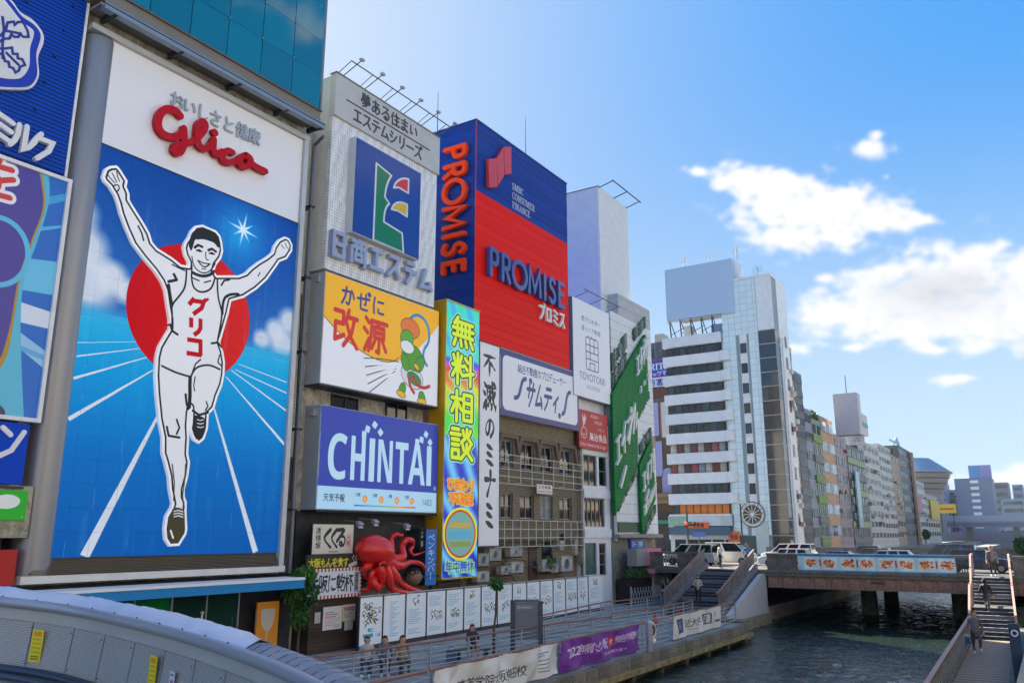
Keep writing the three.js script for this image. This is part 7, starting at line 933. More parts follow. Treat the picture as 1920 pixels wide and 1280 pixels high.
// ---------------------------------------------------------------- curved ramp parapet below the camera
{
  const key = [[-90, 1118], [0, 1127], [120, 1142], [240, 1166], [360, 1197], [470, 1234], [560, 1272], [640, 1316], [720, 1372]], lvl = (x) => 4.05 - 0.5 * cl(x / 640, -0.1, 1.2);
  const pts = key.map(([x, y]) => onY(x, y, lvl(x))), c = new THREE.CatmullRomCurve3(pts), t = thing('ramp_parapet', 'curved grey steel parapet of a footbridge ramp with perforated panels', 'parapet', pts[4].clone().setY(2.4).toArray()), o = t.position, N = 90;
  const at = (s) => c.getPointAt(s), out = (s) => { const d = c.getTangentAt(s); return V(d.z, 0, -d.x).normalize(); };   // pointing away from the camera, over the drop
  const strip = (prof, s0 = 0, s1 = 1, n = N, um = 1) => { const P = [], U = [], I = [], m = prof.length; for (let i = 0; i <= n; i++) { const s = s0 + (s1 - s0) * i / n, p = at(s), q = out(s); prof.forEach(([a, y], k) => { P.push(p.x + q.x * a - o.x, p.y + y - o.y, p.z + q.z * a - o.z); U.push(s * c.getLength() * um, k ? prof.slice(1, k + 1).reduce((z, v, j) => z + Math.hypot(v[0] - prof[j][0], v[1] - prof[j][1]), 0) * um : 0); }); } for (let i = 0; i < n; i++) for (let k = 0; k + 1 < m; k++) { const a = i * m + k, b = a + m; I.push(a, b, a + 1, a + 1, b, b + 1); } const g = new THREE.BufferGeometry(); g.setAttribute('position', new THREE.Float32BufferAttribute(P, 3)); g.setAttribute('uv', new THREE.Float32BufferAttribute(U, 2)); g.setIndex(I); g.computeVertexNormals(); return g; };
  const sgn = out(0.5).dot(V(o.x, 0, o.z)) > 0 ? 1 : -1, pf = (l) => l.map(([a, y]) => [a * sgn, y]);
  const perf = mat('#b4bac0', 0.45, { metal: 0.1, map: again(T_PERF, 1.1) }), tubeMat = mat('#a0aabb', 0.3, { metal: 0.3 }), bandMat = mat('#b4bac0', 0.45, { metal: 0.1 });
  const local = pts.map((p) => p.clone().sub(o)), cc = new THREE.CatmullRomCurve3(local);
  mesh('top_tube', new THREE.TubeGeometry(cc, 90, 0.075, 14), tubeMat, t);
  mesh('inner_band', strip(pf([[0.02, -0.07], [0.03, -0.24]])), bandMat, t); for (let k = 0; k < 13; k++) { mesh('perforated_panel', strip(pf([[0.031, -0.245], [0.0, -0.5], [-0.05, -0.86]]), k / 13 + 0.0008, (k + 1) / 13 - 0.0008, 8), perf, t); for (const yy of [-0.3, -0.8]) { const q = at(k / 13 + 0.004).add(out(k / 13).multiplyScalar(-0.05 * sgn)).sub(o); mesh('bolt', new THREE.SphereGeometry(0.014, 7, 5).translate(q.x, q.y + yy, q.z), steel, t); } } mesh('outer_skin', strip(pf([[0.3, 0.0], [0.32, -0.5], [0.2, -1.2]])), mat('#7c828a', 0.5, { metal: 0.3 }), t);
  mesh('lower_tube', new THREE.TubeGeometry(new THREE.CatmullRomCurve3(local.map((p, i) => { const s = i / (local.length - 1), q = out(s).multiplyScalar(-0.16 * sgn); return p.clone().add(q).setY(p.y - 0.9); })), 80, 0.06, 12), mat('#3f4b63', 0.35, { metal: 0.5 }), t);
  mesh('lower_tube', new THREE.TubeGeometry(new THREE.CatmullRomCurve3(local.map((p, i) => { const s = i / (local.length - 1), q = out(s).multiplyScalar(-0.3 * sgn); return p.clone().add(q).setY(p.y - 0.97); })), 80, 0.045, 12), mat('#4a566c', 0.35, { metal: 0.5 }), t);
  mesh('walkway_edge', strip(pf([[-0.36, -1.02], [-0.6, -1.04], [-3.0, -1.06]])), mat('#a9a79f', 0.85, { map: T_STONE }), t);
  for (let k = 0; k < 24; k++) { const s0 = 0.5 + k * 0.0208, g = strip(pf([[0.05, 0.06], [0.19, 0.11], [0.34, 0.1], [0.35, 0.04]]), s0 + 0.001, s0 + 0.0198, 3); mesh('cap_tile', g, mat(['#7d8b9e', '#8594a8', '#76859a'][k % 3], 0.4, { metal: 0.2 }), t); }
  // sheet laid over the cap
  { const g = strip(pf([[-0.02, 0.03], [0.06, 0.13], [0.22, 0.19], [0.36, 0.15], [0.38, -0.05]]), 0, 0.655, 120), p = g.attributes.position; for (let i = 0; i < p.count; i++) { const x = p.getX(i), z = p.getZ(i), k = i % 5; p.setY(i, p.getY(i) - 0.05 * sm(108, 120, Math.floor(i / 5)) + 0.014 * n2(x * 1.6, z * 1.6) - 0.01 * Math.abs(n2(x * 3.1 + 4, z * 3.1)) + (k === 0 ? 0.045 * Math.max(0, n2(x * 1.1 + 7, z * 1.1)) : 0) + 0.006 * Math.max(0, n2(x * 5, z * 5))); } g.computeVertexNormals(); const w = thing('draped_sheet', 'pale blue plastic sheet tied over the ramp parapet', 'sheet', o.toArray()); mesh('sheet', g, mat('#c3d0ea', 0.4, { map: T_GRIME, clearcoat: 0.2 }), w); }
  for (let k = 0; k < 11; k++) { const s = 0.04 + k * 0.058, p = at(s).sub(o), q = out(s).multiplyScalar(0.0 * sgn); mesh('eyelet', new THREE.SphereGeometry(0.012, 6, 5).translate(p.x + q.x, p.y + 0.078, p.z + q.z), darkSteel, t); }
  // stickers on the panels
  const stick = (name, label, px, py0, py1, w, draw) => { let best = 0.2, bd = 1e9; for (let s = 0.05; s < 0.95; s += 0.002) { const p = at(s), q = pixelOf(p.x, p.y - 0.5 - EYE, p.z); if (q && Math.abs(q[0] - px) < bd) { bd = Math.abs(q[0] - px); best = s; } } const p = at(best), tg = c.getTangentAt(best), q = out(best).multiplyScalar(-0.045 * sgn), s = thing(name, label, 'sticker', [p.x + q.x, p.y - 0.82, p.z + q.z], Math.atan2(-tg.z, tg.x)); const f = mesh('paper', new THREE.BoxGeometry(w, py1 - py0, 0.004).translate(0, (py0 + py1) / 2 + 0.82, 0), canvasMat(96, 256, draw, { rough: 0.5 }), s); f.rotation.x = 0.0; f.rotation.z = -0.04; };
  const yellow = (g) => { g.fillStyle = '#d4c81e'; g.fillRect(0, 0, 96, 256); g.fillStyle = '#d88a1e'; g.fillRect(16, 16, 64, 34); g.fillStyle = '#4d4a14'; for (let k = 0; k < 4; k++) for (let x = 12; x < 80; x += 9) g.fillRect(x, 72 + k * 34, 6, 6); for (const y of [206, 226]) for (let x = 14; x < 78; x += 8) g.fillRect(x, y, 6, 12); };
  stick('yellow_sticker', 'yellow printed notice on the parapet beside the blue pipes', 72, -0.78, -0.33, 0.2, yellow); stick('yellow_sticker', 'yellow printed notice beside the small white notice on the parapet', 290, -0.76, -0.32, 0.19, yellow);
  stick('white_sticker', 'small white and blue printed notice on the parapet', 327, -0.78, -0.43, 0.13, (g) => { g.fillStyle = '#c9c6d6'; g.fillRect(0, 0, 96, 256); g.fillStyle = '#4aa3cc'; g.fillRect(0, 170, 96, 86); g.fillStyle = '#5a70b0'; g.fillRect(14, 24, 60, 18); g.fillStyle = '#a05a8c'; g.beginPath(); g.arc(48, 100, 26, 0, 7); g.fill(); g.fillStyle = '#6a7ab8'; g.fillRect(34, 90, 22, 50); });
  const dk = setting(box(undefined, 'footbridge_deck', -14, 2.9, 16, 8, 3.45, 1.2, concrete), 'paved deck of the footbridge the view is taken from'); void dk;
}

// ---------------------------------------------------------------- vehicles on the bridge
function car(label, px, z, dir, o) {
  const { L = 4.5, W = 1.72, H = 1.5, color = '#ccc', hood = 0.28, tail = 0.1, belt = 0.58, kind = 'car', rake = 0.5, rearRake = 0.25 } = o, x = onZ(px, 1030, z).x;
  const t = thing(kind.replace(' ', '_'), label, kind, [x, DECK, z], dir > 0 ? 0 : Math.PI); t.scale.setScalar(0.93); const paint = mat(color, 0.25, { metal: 0.15, clearcoat: 1, clearcoatRoughness: 0.05, map: null });
  const h = L / 2, yb = H * belt, s = new THREE.Shape(); s.moveTo(-h, 0.32); s.lineTo(h - 0.05, 0.28); s.quadraticCurveTo(h + 0.05, 0.5, h - 0.02, yb * 0.82); s.quadraticCurveTo(h - 0.2, yb * 0.98, h - hood * L, yb + 0.04); s.lineTo(-h + 0.06, yb + 0.05); s.quadraticCurveTo(-h - 0.04, yb * 0.7, -h, 0.32);
  mesh('body', new THREE.ExtrudeGeometry(s, { depth: W - 0.16, bevelEnabled: true, bevelSize: 0.08, bevelThickness: 0.08, bevelSegments: 3 }).translate(0, 0, -W / 2 + 0.08), paint, t);
  const f0 = h - hood * L + 0.02, f1 = f0 - rake, r0 = -h + tail * L, r1 = r0 + rearRake, w0 = W / 2 - 0.02, w1 = W / 2 - 0.2, yt = H, quad = (a) => { const g = new THREE.BufferGeometry(); g.setAttribute('position', new THREE.Float32BufferAttribute([a[0], a[1], a[2], a[0], a[2], a[3]].flat(), 3)); g.computeVertexNormals(); return plain(g); };
  const y0 = yb + 0.03, at = (u, v, sd) => { const xb = r0 + (f0 - r0) * u, xt = r1 + (f1 - r1) * u; return [xb + (xt - xb) * v, y0 + (yt - y0) * v, sd * (w0 + (w1 - w0) * v)]; };
  mesh('roof', [quad([at(0, 1, -1), at(1, 1, -1), at(1, 1, 1), at(0, 1, 1)]), new RoundedBoxGeometry(f1 - r1 + 0.06, 0.09, 2 * w1 + 0.06, 2, 0.04).translate((f1 + r1) / 2, yt, 0)], paint, t);
  for (const sd of [-1, 1]) { const n = L > 4.3 ? 3 : 2; for (let k = 0; k < n; k++) { const a = k / n, b = (k + 1) / n; mesh('window', quad([at(a + 0.02, 0.06, sd * 1.0), at(b - 0.02, 0.06, sd * 1.0), at(b - 0.02, 0.92, sd), at(a + 0.02, 0.92, sd)]), glassDark, t); mesh('pillar', [quad([at(b - 0.03, 0, sd * 1.004), at(Math.min(1, b + 0.03), 0, sd * 1.004), at(Math.min(1, b + 0.03), 1, sd * 1.004), at(b - 0.03, 1, sd * 1.004)])], paint, t); } mesh('pillar', quad([at(0, 0, sd), at(0.03, 0, sd), at(0.03, 1, sd), at(0, 1, sd)]), paint, t); mesh('mirror', new RoundedBoxGeometry(0.14, 0.12, 0.2, 2, 0.03).translate(f0 - 0.25, yb + 0.12, sd * (W / 2 + 0.09)), paint, t); }
  mesh('windscreen', quad([at(1, 0, -1), at(1, 0, 1), at(1, 1, 1), at(1, 1, -1)]), glassDark, t); mesh('rear_window', quad([at(0, 0, -1), at(0, 0, 1), at(0, 1, 1), at(0, 1, -1)]), glassDark, t);
  for (const [sx, sd] of [[1, 1], [1, -1], [-1, 1], [-1, -1]]) { const w = mesh('wheel', new THREE.CylinderGeometry(0.32, 0.32, 0.2, 22).rotateX(Math.PI / 2).translate(sx * L * 0.31, 0.32, sd * (W / 2 - 0.08)), black, t); mesh('rim', new THREE.CylinderGeometry(0.19, 0.19, 0.03, 14).rotateX(Math.PI / 2).translate(sx * L * 0.31, 0.32, sd * (W / 2 + 0.03)), steel, w); }
  for (const sd of [-1, 1]) { mesh('headlight', new RoundedBoxGeometry(0.14, 0.14, 0.32, 2, 0.04).translate(h - 0.02, yb * 0.74, sd * (W / 2 - 0.28)), mat('#e3e6ea', 0.1, { clearcoat: 1, map: null }), t); mesh('tail_light', new RoundedBoxGeometry(0.1, 0.24, 0.18, 2, 0.03).translate(-h - 0.02, yb * 0.8, sd * (W / 2 - 0.16)), mat('#a31218', 0.2, { map: null }), t); }
}
const van = { L: 4.6, H: 1.76, hood: 0.17, tail: 0.02, belt: 0.55, rake: 0.85, rearRake: 0.12, kind: 'minivan' };
car('silver minivan with sloping nose at the start of the bridge', 1296, -66, -1, { ...van, color: '#b9bbb8' });
car('tall white van behind the silver minivan on the bridge', 1368, -69, 1, { ...van, L: 4.3, H: 1.88, hood: 0.12, color: '#d2d0c8' });
car('white minivan above the stair head on the bridge', 1480, -73, -1, { ...van, color: '#dde0e0' });
car('low white saloon car behind the blue car', 1478, -66.5, -1, { H: 1.45, color: '#e2e4e4' });
car('deep blue sports car behind the parapet', 1562, -64, -1, { L: 4.5, H: 1.32, color: '#123a94', rake: 0.8, rearRake: 0.7, tail: 0.08 });
car('dark grey hatchback behind the seafood banner', 1632, -68, -1, { L: 4.2, color: '#4b4e55' });
car('pale silver saloon car beyond the seafood banner', 1690, -65, 1, { H: 1.42, color: '#a4a8ae' });
car('navy minivan near the pink stair rails', 1775, -73, -1, { ...van, color: '#22305a' });
car('dark blue estate car beside the pink stair rails', 1832, -64, 1, { L: 4.6, H: 1.52, color: '#1c2c4c' });
car('small black car far along the bridge road', 1640, -80, 1, { L: 4.0, color: '#2a2b30' });
{ // traffic light and lamp at the bridge head
  const p = onZ(1290, 1000, -72), t = thing('traffic_light', 'traffic light showing red above the silver minivan', 'traffic light', [p.x, DECK, -72]); mesh('pole', rod(V(0, 0, 0), V(0, 4.3, 0), 0.08), darkSteel, t); const k = mesh('housing', new RoundedBoxGeometry(1.1, 0.36, 0.2, 2, 0.08).translate(0.3, 3.35, 0.1), darkSteel, t); [['#e01414', 1.6], ['#3a3312', 0], ['#123a22', 0]].forEach(([c, e], i) => mesh('lens', new THREE.SphereGeometry(0.13, 14, 8).scale(1, 1, 0.4).translate(i * 0.34 - 0.04, 3.35, 0.21), new THREE.MeshStandardMaterial({ color: c, roughness: 0.3, emissive: c, emissiveIntensity: e * 0.3 }), k)); const s = onZ(1392, 1005, -70), q = thing('street_lamp', 'grey street lamp post by the stair head', 'street lamp', [s.x, DECK, -70]); mesh('pole', rod(V(0, 0, 0), V(0, 5, 0), 0.07), darkSteel, q); mesh('head', new RoundedBoxGeometry(0.7, 0.12, 0.25, 2, 0.05).translate(0.3, 5, 0), greyMetal, q);
  const l = thing('blue_guide_sign', 'blue road sign plate on a post behind the silver minivan', 'road sign', [onZ(1311, 1000, -76).x, DECK, -76]); mesh('post', rod(V(0, 0, 0), V(0, 2.6, 0), 0.04), darkSteel, l); box(l, 'plate', -0.6, 2.2, 0.05, 0.6, 2.6, 0.08, mat('#1c4fae', 0.4));
}
// ---------------------------------------------------------------- corner tower beyond the bridge
const TZ = new Plane('Z', -105);
{
  const t = TZ.thing('corner_tower', 'pale blue tiled tower with white balcony bands on the street corner', 'building', -42.6, 2.5), tile = ['#d2e4ea', '#d4e6ec', '#cfe1e8'].map((c) => mat(c, 0.25, { clearcoat: 0.3, clearcoatRoughness: 0.2, map: null })), white = mat('#e6eaee', 0.5), whiteB = mat('#dee4ea', 0.5);
  const uT0 = TZ.at(1366, 800)[0], uT1 = TZ.at(1434, 800)[0], yTop = 38.2, uR = -27.35;
  fb(t, 'core', uT0 - 0.02, 2.5, -7, uR, yTop - 0.1, -0.05, mat('#8f9fa6', 0.7)); fb(t, 'parapet', uT0, yTop - 0.1, -7, uR + 0.03, yTop + 0.25, 0.02, white);
  // wall tiles with a strip of small windows between
  const cw = 0.86, ch = 0.83, w0 = TZ.at(1391, 700)[0], w1 = TZ.at(1404, 700)[0]; let n = 0;
  for (let r = 0; r < 40; r++) for (let u = uT0; u < uT1 - 0.1; u += cw) { const a = u, b = Math.min(u + cw, uT1) - 0.03, y = yTop - 0.12 - (r + 1) * ch; if (y < 4.8 || (b > w0 && a < w1 && r > 8)) continue; fb(t, 'tile', a, y, -0.04, b, y + ch - 0.035, rr(-0.004, 0.004), tile[(n++ * 7 + r) % 3]); }
  fb(t, 'window_strip', w0 - 0.02, 4.8, -0.045, w1 + 0.02, yTop - 0.14 - 9 * ch, -0.03, white);
  for (let k = 0; k < 9; k++) { const y = TZ.at(1397, 643 + k * 37.6)[1]; windowIn(t, w0 + 0.05, y - 1.35, w1 - 0.05, y, 0.0, 1, 1, darkSteel, [glassBlue, glassDark, glassBlue, glassBrown, glassBlue, glassBrown, glassBrown, glassBrown, glassDark][k], 0.07); fb(t, 'sill', w0, y - 1.5, 0.0, w1, y - 1.36, 0.1, white); }
  // glazed corner column, front and canal side
  const g0 = TZ.at(1434, 800)[0] + 0.03, yg = TZ.at(1440, 618)[1]; for (let k = 0; k < 15; k++) { const y1 = yg - k * 1.86, y0 = y1 - 1.78; if (y0 < 2.6) break; fb(t, 'corner_pane', g0, y0, -0.06, -28.7, y1, 0.02, k < 5 ? glassBlue : glassBrown); fb(t, 'corner_pane', -28.68, y0, -0.06, uR + 0.02, y1, 0.02, k < 4 ? glassBlue : glassBrown); fb(t, 'corner_pane', uR + 0.001, y0, -2.2, uR + 0.04, y1, -0.07, k < 4 ? glassBlue : glassBrown); fb(t, 'corner_band', g0, y1, -2.2, uR + 0.08, y1 + 0.07, 0.06, mat('#c9c2b8', 0.5)); }
  fb(t, 'corner_head', g0, yg + 0.08, -0.06, uR + 0.03, yTop - 0.12, 0.0, white); fb(t, 'canal_face', uR + 0.001, 2.5, -6.9, uR + 0.06, yTop - 0.12, -2.25, white); fb(t, 'downpipe', uR + 0.061, 2.5, -2.9, uR + 0.3, yTop - 8, -2.6, whiteMetal);
  for (let k = 0; k < 9; k++) fb(t, 'side_window', uR + 0.061, 6 + k * 2.9, -5.6, uR + 0.09, 7.6 + k * 2.9, -4.6, glassDark);
  // balcony wing
  const b0 = TZ.at(1250, 800)[0], b1 = TZ.at(1361, 800)[0], yw = TZ.at(1300, 629)[1], pitch = (yw - TZ.at(1300, 1003)[1]) / 10;
  fb(t, 'wing', b0 + 0.2, 2.5, -7, b1, yw - 0.1, -0.6, mat('#6f6a66', 0.8)); fb(t, 'wing_return', b1 + 0.01, 2.5, -6.5, uT0 - 0.03, yw - 0.2, -0.4, whiteB);
  for (let k = 0; k < 10; k++) {
    const y1 = yw - k * pitch, y0 = y1 - pitch * 0.52; fb(t, 'balcony_band', b0, y0, -0.5, b1 + 0.15, y1, 0.35, k % 2 ? white : whiteB); if (k > 0 && k < 9) mesh('balcony', new THREE.CylinderGeometry(0.75, 0.75, pitch * 0.5, 20, 1, false, 0, Math.PI).rotateY(-Math.PI / 2 + 0.3).translate(b1 + 0.5 - t.o[0], (y0 + y1) / 2 - t.o[1], 0.1), whiteB, t);
    if (k === 9) break; const wy0 = y1 - pitch + 0.02, wy1 = y0 - 0.02, N = 8;
    for (let i = 0; i < N; i++) { const a = b0 + 0.35 + (b1 - b0 - 0.5) * i / N, b = b0 + 0.35 + (b1 - b0 - 0.5) * (i + 1) / N - 0.08, lit = k === 8 && i > 0, poster = (k === 5 || k === 6); const m = lit ? mat('#b86a1c', 0.4, { map: T_DIRTY, emissive: '#e08020', emissiveIntensity: 0.04 }) : poster ? mat(['#7c3a34', '#b9b4b0', '#8a4a3a', '#c4c0bc', '#5a4a44', '#b85a64', '#9aa6b0', '#c9c4c0'][(i + k * 3) % 8], 0.45, { map: T_DIRTY }) : [glassBrown, glassDark, glassBlue, glassBrown][(i * 3 + k * 5) % 4]; fb(t, 'window', a, wy0, -0.3, b, wy1, -0.26, m); }
    for (let i = 0; i <= N; i++) { const a = b0 + 0.3 + (b1 - b0 - 0.5) * i / N; fb(t, 'mullion', a - 0.04, wy0, -0.3, a + 0.03, wy1, -0.2, darkSteel); }
  }
  // shop signs at street level
  fb(t, 'shop_band', b0 - 0.1, 6.0, -0.5, uT0 - 0.1, 7.3, 0.5, mat('#b9c3c4', 0.5)); fb(t, 'shop_window', b0 + 2.6, 6.05, 0.501, b1 - 1.2, 7.2, 0.52, mat('#c9d3d6', 0.3)); fb(t, 'shop_green', b0, 6.05, 0.501, b0 + 2.4, 7.2, 0.53, mat('#8fae9c', 0.5)); fb(t, 'shop_blue', b0, 4.9, -0.4, b1, 5.9, 0.7, mat('#3f5f78', 0.5)); fb(t, 'ground_wall', b0, 2.5, -0.5, uT0, 4.88, 0.2, mat('#b3bcc2', 0.6)); for (let k = 0; k < 5; k++) fb(t, 'shop_pane', b0 + 0.6 + k * 1.7, 2.8, 0.201, b0 + 2.1 + k * 1.7, 4.3, 0.23, glassDark);
  fb(t, 'entrance', uT0 + 0.3, 2.5, -0.04, uT0 + 4.2, 4.75, 0.05, mat('#46524f', 0.5)); fb(t, 'directory', TZ.at(1439, 990)[0] - 1.4, 2.6, 0.05, TZ.at(1466, 990)[0] - 1.6, 6.5, 0.15, mat('#c9d2cc', 0.5));
  const og = TZ.thing('orange_shop_sign', 'orange shop sign with dark characters at the foot of the tower', 'sign', TZ.at(1290, 990)[0], 5.0); { const a = TZ.at(1290, 979, 0.8), b = TZ.at(1329, 990, 0.8); sheet(og, 'face', a[0], b[1], b[0], a[1], 0.72, canvasMat(320, 96, (g, w, h) => { g.fillStyle = '#dd5a1c'; g.fillRect(0, 0, w, h); write(g, '吉富建', 70, 14, 60, { h: 66, w: 0.16, color: '#3a1a10' }); }), og, 0.08); }
  const o2 = TZ.thing('orange_shop_sign', 'orange upright shop sign beside the tower entrance', 'sign', uT0, 2.6); { const a = TZ.at(1364, 996, 0.8), b = TZ.at(1386, 1010, 0.8); sheet(o2, 'face', a[0], b[1] - 0.4, b[0], a[1], 0.4, canvasMat(160, 128, (g, w, h) => { g.fillStyle = '#d8691c'; g.fillRect(0, 0, w, h); write(g, '合品', 24, 30, 56, { h: 66, w: 0.16, color: '#4a1f10' }); }), o2, 0.06); }
  // round wheel sign
  const [wu, wy] = TZ.at(1411, 964, 0.2), r = TZ.at(1434, 964, 0.2)[0] - wu, w = TZ.thing('wheel_sign', 'round sign like a white spoked wheel with lettered rim', 'sign', wu, wy), gold = mat('#5c4620', 0.5);
  mesh('rim', new THREE.RingGeometry(r * 0.72, r, 48).translate(0, 0, 0.2), canvasRim(), w); mesh('rim_edge', [new THREE.TorusGeometry(r, 0.06, 8, 48).translate(0, 0, 0.18), new THREE.TorusGeometry(r * 0.72, 0.05, 8, 48).translate(0, 0, 0.2)], gold, w); mesh('disc', new THREE.CylinderGeometry(r * 0.99, r * 0.99, 0.1, 40).rotateX(Math.PI / 2).translate(0, 0, 0.12), gold, w); for (let k = 0; k < 12; k++) { const a = k * Math.PI / 6; mesh('spoke', bar(V(0, 0, 0.22), V(Math.cos(a) * r * 0.7, Math.sin(a) * r * 0.7, 0.22), 0.07), whiteMetal, w); } mesh('hub', new THREE.CylinderGeometry(0.2, 0.2, 0.1, 16).rotateX(Math.PI / 2).translate(0, 0, 0.25), whiteMetal, w);
  function canvasRim() { return canvasMat(256, 256, (g) => { g.fillStyle = '#c9cfd2'; g.fillRect(0, 0, 256, 256); g.translate(128, 128); for (let k = 0; k < 12; k++) { g.save(); g.rotate(k * 0.42 - 2.3); plainText(g, 'SUITEFORUM12'[k], 0, -98, 26, '#4a3c22', { align: 'center' }); g.restore(); } }); }
  // blank billboard on the roof
  const q0 = TZ.at(1249, 555)[0], q1 = TZ.at(1376, 535)[0], z1 = (TZ.at(1245, 508)[1] + TZ.at(1375, 483)[1]) / 2, z0 = (TZ.at(1253, 603)[1] + TZ.at(1380, 582)[1]) / 2;
  const bb = TZ.thing('blank_billboard', 'blank grey blue billboard on a steel frame over the tower', 'billboard', q0, yw); fb(bb, 'panel', q0, z0, -0.3, q1, z1, 0.1, mat('#a9c2de', 0.5, { map: null })); fb(bb, 'side', q1 - 0.1, z0 + 2.4, -4.2, q1 + 0.05, z1 - 0.05, -0.31, mat('#b9bdc9', 0.5)); fb(bb, 'frame', q0 + 1, z0 + 0.4, -4.0, q1 - 0.2, z1 - 0.3, -0.32, mat('#7f8790', 0.6));
  for (let k = 0; k < 7; k++) { const x = 0.3 + (q1 - q0 - 0.6) * k / 6; mesh('strut', [bar(V(x, 0, -0.6), V(x, z0 - yw + 0.3, -0.1), 0.14), bar(V(x, 0, -3), V(x, z0 - yw + 0.3, -0.1), 0.1), bar(V(x, 0.7, -0.8), V(x + (k < 6 ? 1.4 : -1), 1.6, -1.5), 0.08)], darkSteel, bb); } fb(bb, 'machine_box', q1 - 3.6, yw, -3.5, q1 - 0.2, yw + 1.3, -0.5, mat('#7c90aa', 0.6)); fb(bb, 'machine_box', q0 + 2.2, yw, -2, q0 + 3.2, yw + 1.6, -0.5, mat('#c9c7bd', 0.6)); fb(bb, 'rail', q0, z0 - 0.25, -0.2, q1, z0 - 0.15, 0.1, greyMetal);
  for (const [px, l] of [[1282, 'pale phone aerial at the left end of the blank billboard'.replace('left end', 'near end')], [1330, 'single phone aerial on the middle of the blank billboard'], [1381, 'paired phone aerial at the corner of the blank billboard']]) { const a = TZ.thing('phone_aerial', l, 'aerial', TZ.at(px, 490)[0], z1); mesh('mast', rod(V(0, -0.3, -0.3), V(0, 1.5, -0.3), 0.05), greyMetal, a); mesh('panel', [B(-0.35, 0.4, -0.25, -0.15, 1.5, -0.1), B(0.12, 0.5, -0.25, 0.3, 1.6, -0.1)], whiteMetal, a); }
  aerial('wide television aerial on the tiled tower', V(-29.5, yTop + 0.25, -107), 1.8, 4, 1.6); aerial('small television aerial on the tiled tower', V(-32.8, yTop + 0.25, -107), 1.6, 3, 1.3);
}
{ // buildings down the side street, behind the tower
  const P = new Plane('Z', -135), t = P.thing('side_street_building', 'grey and brown building with a blue and white mansion sign', 'building', P.at(1210, 900)[0], 2.5), a = P.at(1204, 900)[0], b = P.at(1275, 900)[0], top = P.at(1230, 642)[1];
  fb(t, 'wall', a, 2.5, -9, b, top, 0, mat('#6b7078', 0.75, { map: T_DIRTY })); fb(t, 'brown_band', a, P.at(1230, 748)[1], 0.001, b, P.at(1230, 730)[1], 0.1, mat('#6e4030', 0.8)); fb(t, 'roof_box', P.at(1226, 630)[0], top, -3, P.at(1242, 630)[0], top + 1.6, -0.4, mat('#b9b8b0', 0.7)); for (const [x0, x1] of [[1217, 1226], [1242, 1250]]) fb(t, 'window', P.at(x0, 650)[0], P.at(x0, 672)[1], 0.001, P.at(x1, 650)[0], P.at(x0, 655)[1], 0.06, glassBlue); for (let k = 0; k < 5; k++) fb(t, 'window', P.at(1217 + k * 9, 725)[0], P.at(1230, 732)[1] + 0.3, 0.11, P.at(1224 + k * 9, 725)[0], P.at(1230, 722)[1] + 0.5, 0.14, glassBlue);
  const s = P.thing('mansion_sign', 'blue and white sign with large capitals on the side street building', 'sign', P.at(1212, 735)[0], P.at(1217, 735)[1]); const [u0, y1] = P.at(1212, 677, 0.4), [u1, y0] = P.at(1262, 722, 0.4); sheet(s, 'face', u0, y0, u1, y1, 0.15, canvasMat(400, 380, (g, w, h) => { g.fillStyle = '#1e3fa8'; g.fillRect(0, 0, w, h); g.fillStyle = '#d8d9df'; g.fillRect(0, 250, w, 130); g.fillStyle = '#b03048'; g.fillRect(0, 0, w, 10); g.fillRect(0, 240, w, 10); plainText(g, 'RITZ', 40, 140, 130, '#e4e6ee', { family: 'serif' }); write(g, 'リックマン', 10, 160, 74, { h: 66, w: 0.13, color: '#e4e6ee' }); write(g, '吉富建', 30, 268, 110, { h: 96, w: 0.14, color: '#1e3fa8' }); }), s, 0.2);
  const Q = new Plane('Z', -118), c = Q.thing('brown_arch_building', 'brown building with pale upright panels and an arched window', 'building', Q.at(1214, 900)[0], 2.5), l = Q.at(1208, 900)[0], r = Q.at(1262, 900)[0]; fb(c, 'wall', l, 2.5, -6, r, Q.at(1230, 752)[1], 0, mat('#7a6353', 0.8, { map: T_BRICK }));
  for (const [x0, y0b, x1, y1b, col] of [[1216, 756, 1237, 818, '#9aa0d4'], [1242, 754, 1262, 820, '#c6cacf'], [1219, 828, 1244, 893, '#9aa0d4']]) fb(c, 'panel', Q.at(x0, y1b)[0], Q.at(x0, y1b)[1], 0.001, Q.at(x1, y1b)[0], Q.at(x0, y0b)[1], 0.12, mat(col, 0.5)); fb(c, 'shaft', Q.at(1237, 790)[0] + 0.1, Q.at(1237, 818)[1], 0.001, Q.at(1242, 790)[0] - 0.1, Q.at(1237, 756)[1], 0.2, mat('#8a5a44', 0.7)); { const [x, y] = Q.at(1255, 930, 0.1), w = 1.0; const sh = new THREE.Shape(); sh.moveTo(-w, 0); sh.lineTo(w, 0); sh.lineTo(w, 3.2); sh.absarc(0, 3.2, w, 0, Math.PI); sh.lineTo(-w, 0); mesh('arched_window', new THREE.ExtrudeGeometry(sh, { depth: 0.1, bevelEnabled: false }).translate(x - c.o[0], y - c.o[1], 0.02), mat('#9298c8', 0.4), c); } fb(c, 'awning', l, Q.at(1230, 945)[1], 0.001, r, Q.at(1230, 925)[1], 1.2, mat('#8f7a56', 0.8, { map: T_PLANK })); fb(c, 'green_sign', l + 1, Q.at(1230, 982)[1], 0.3, l + 4.5, Q.at(1230, 975)[1], 0.8, mat('#15866c', 0.5)); fb(c, 'street_level', l, 2.5, 0.001, r, Q.at(1230, 960)[1], 0.4, mat('#4c4644', 0.8, { map: T_DIRTY })); fb(c, 'white_sign', l + 4, 4.2, 0.41, l + 4.7, 6.6, 0.7, whiteMetal);
}
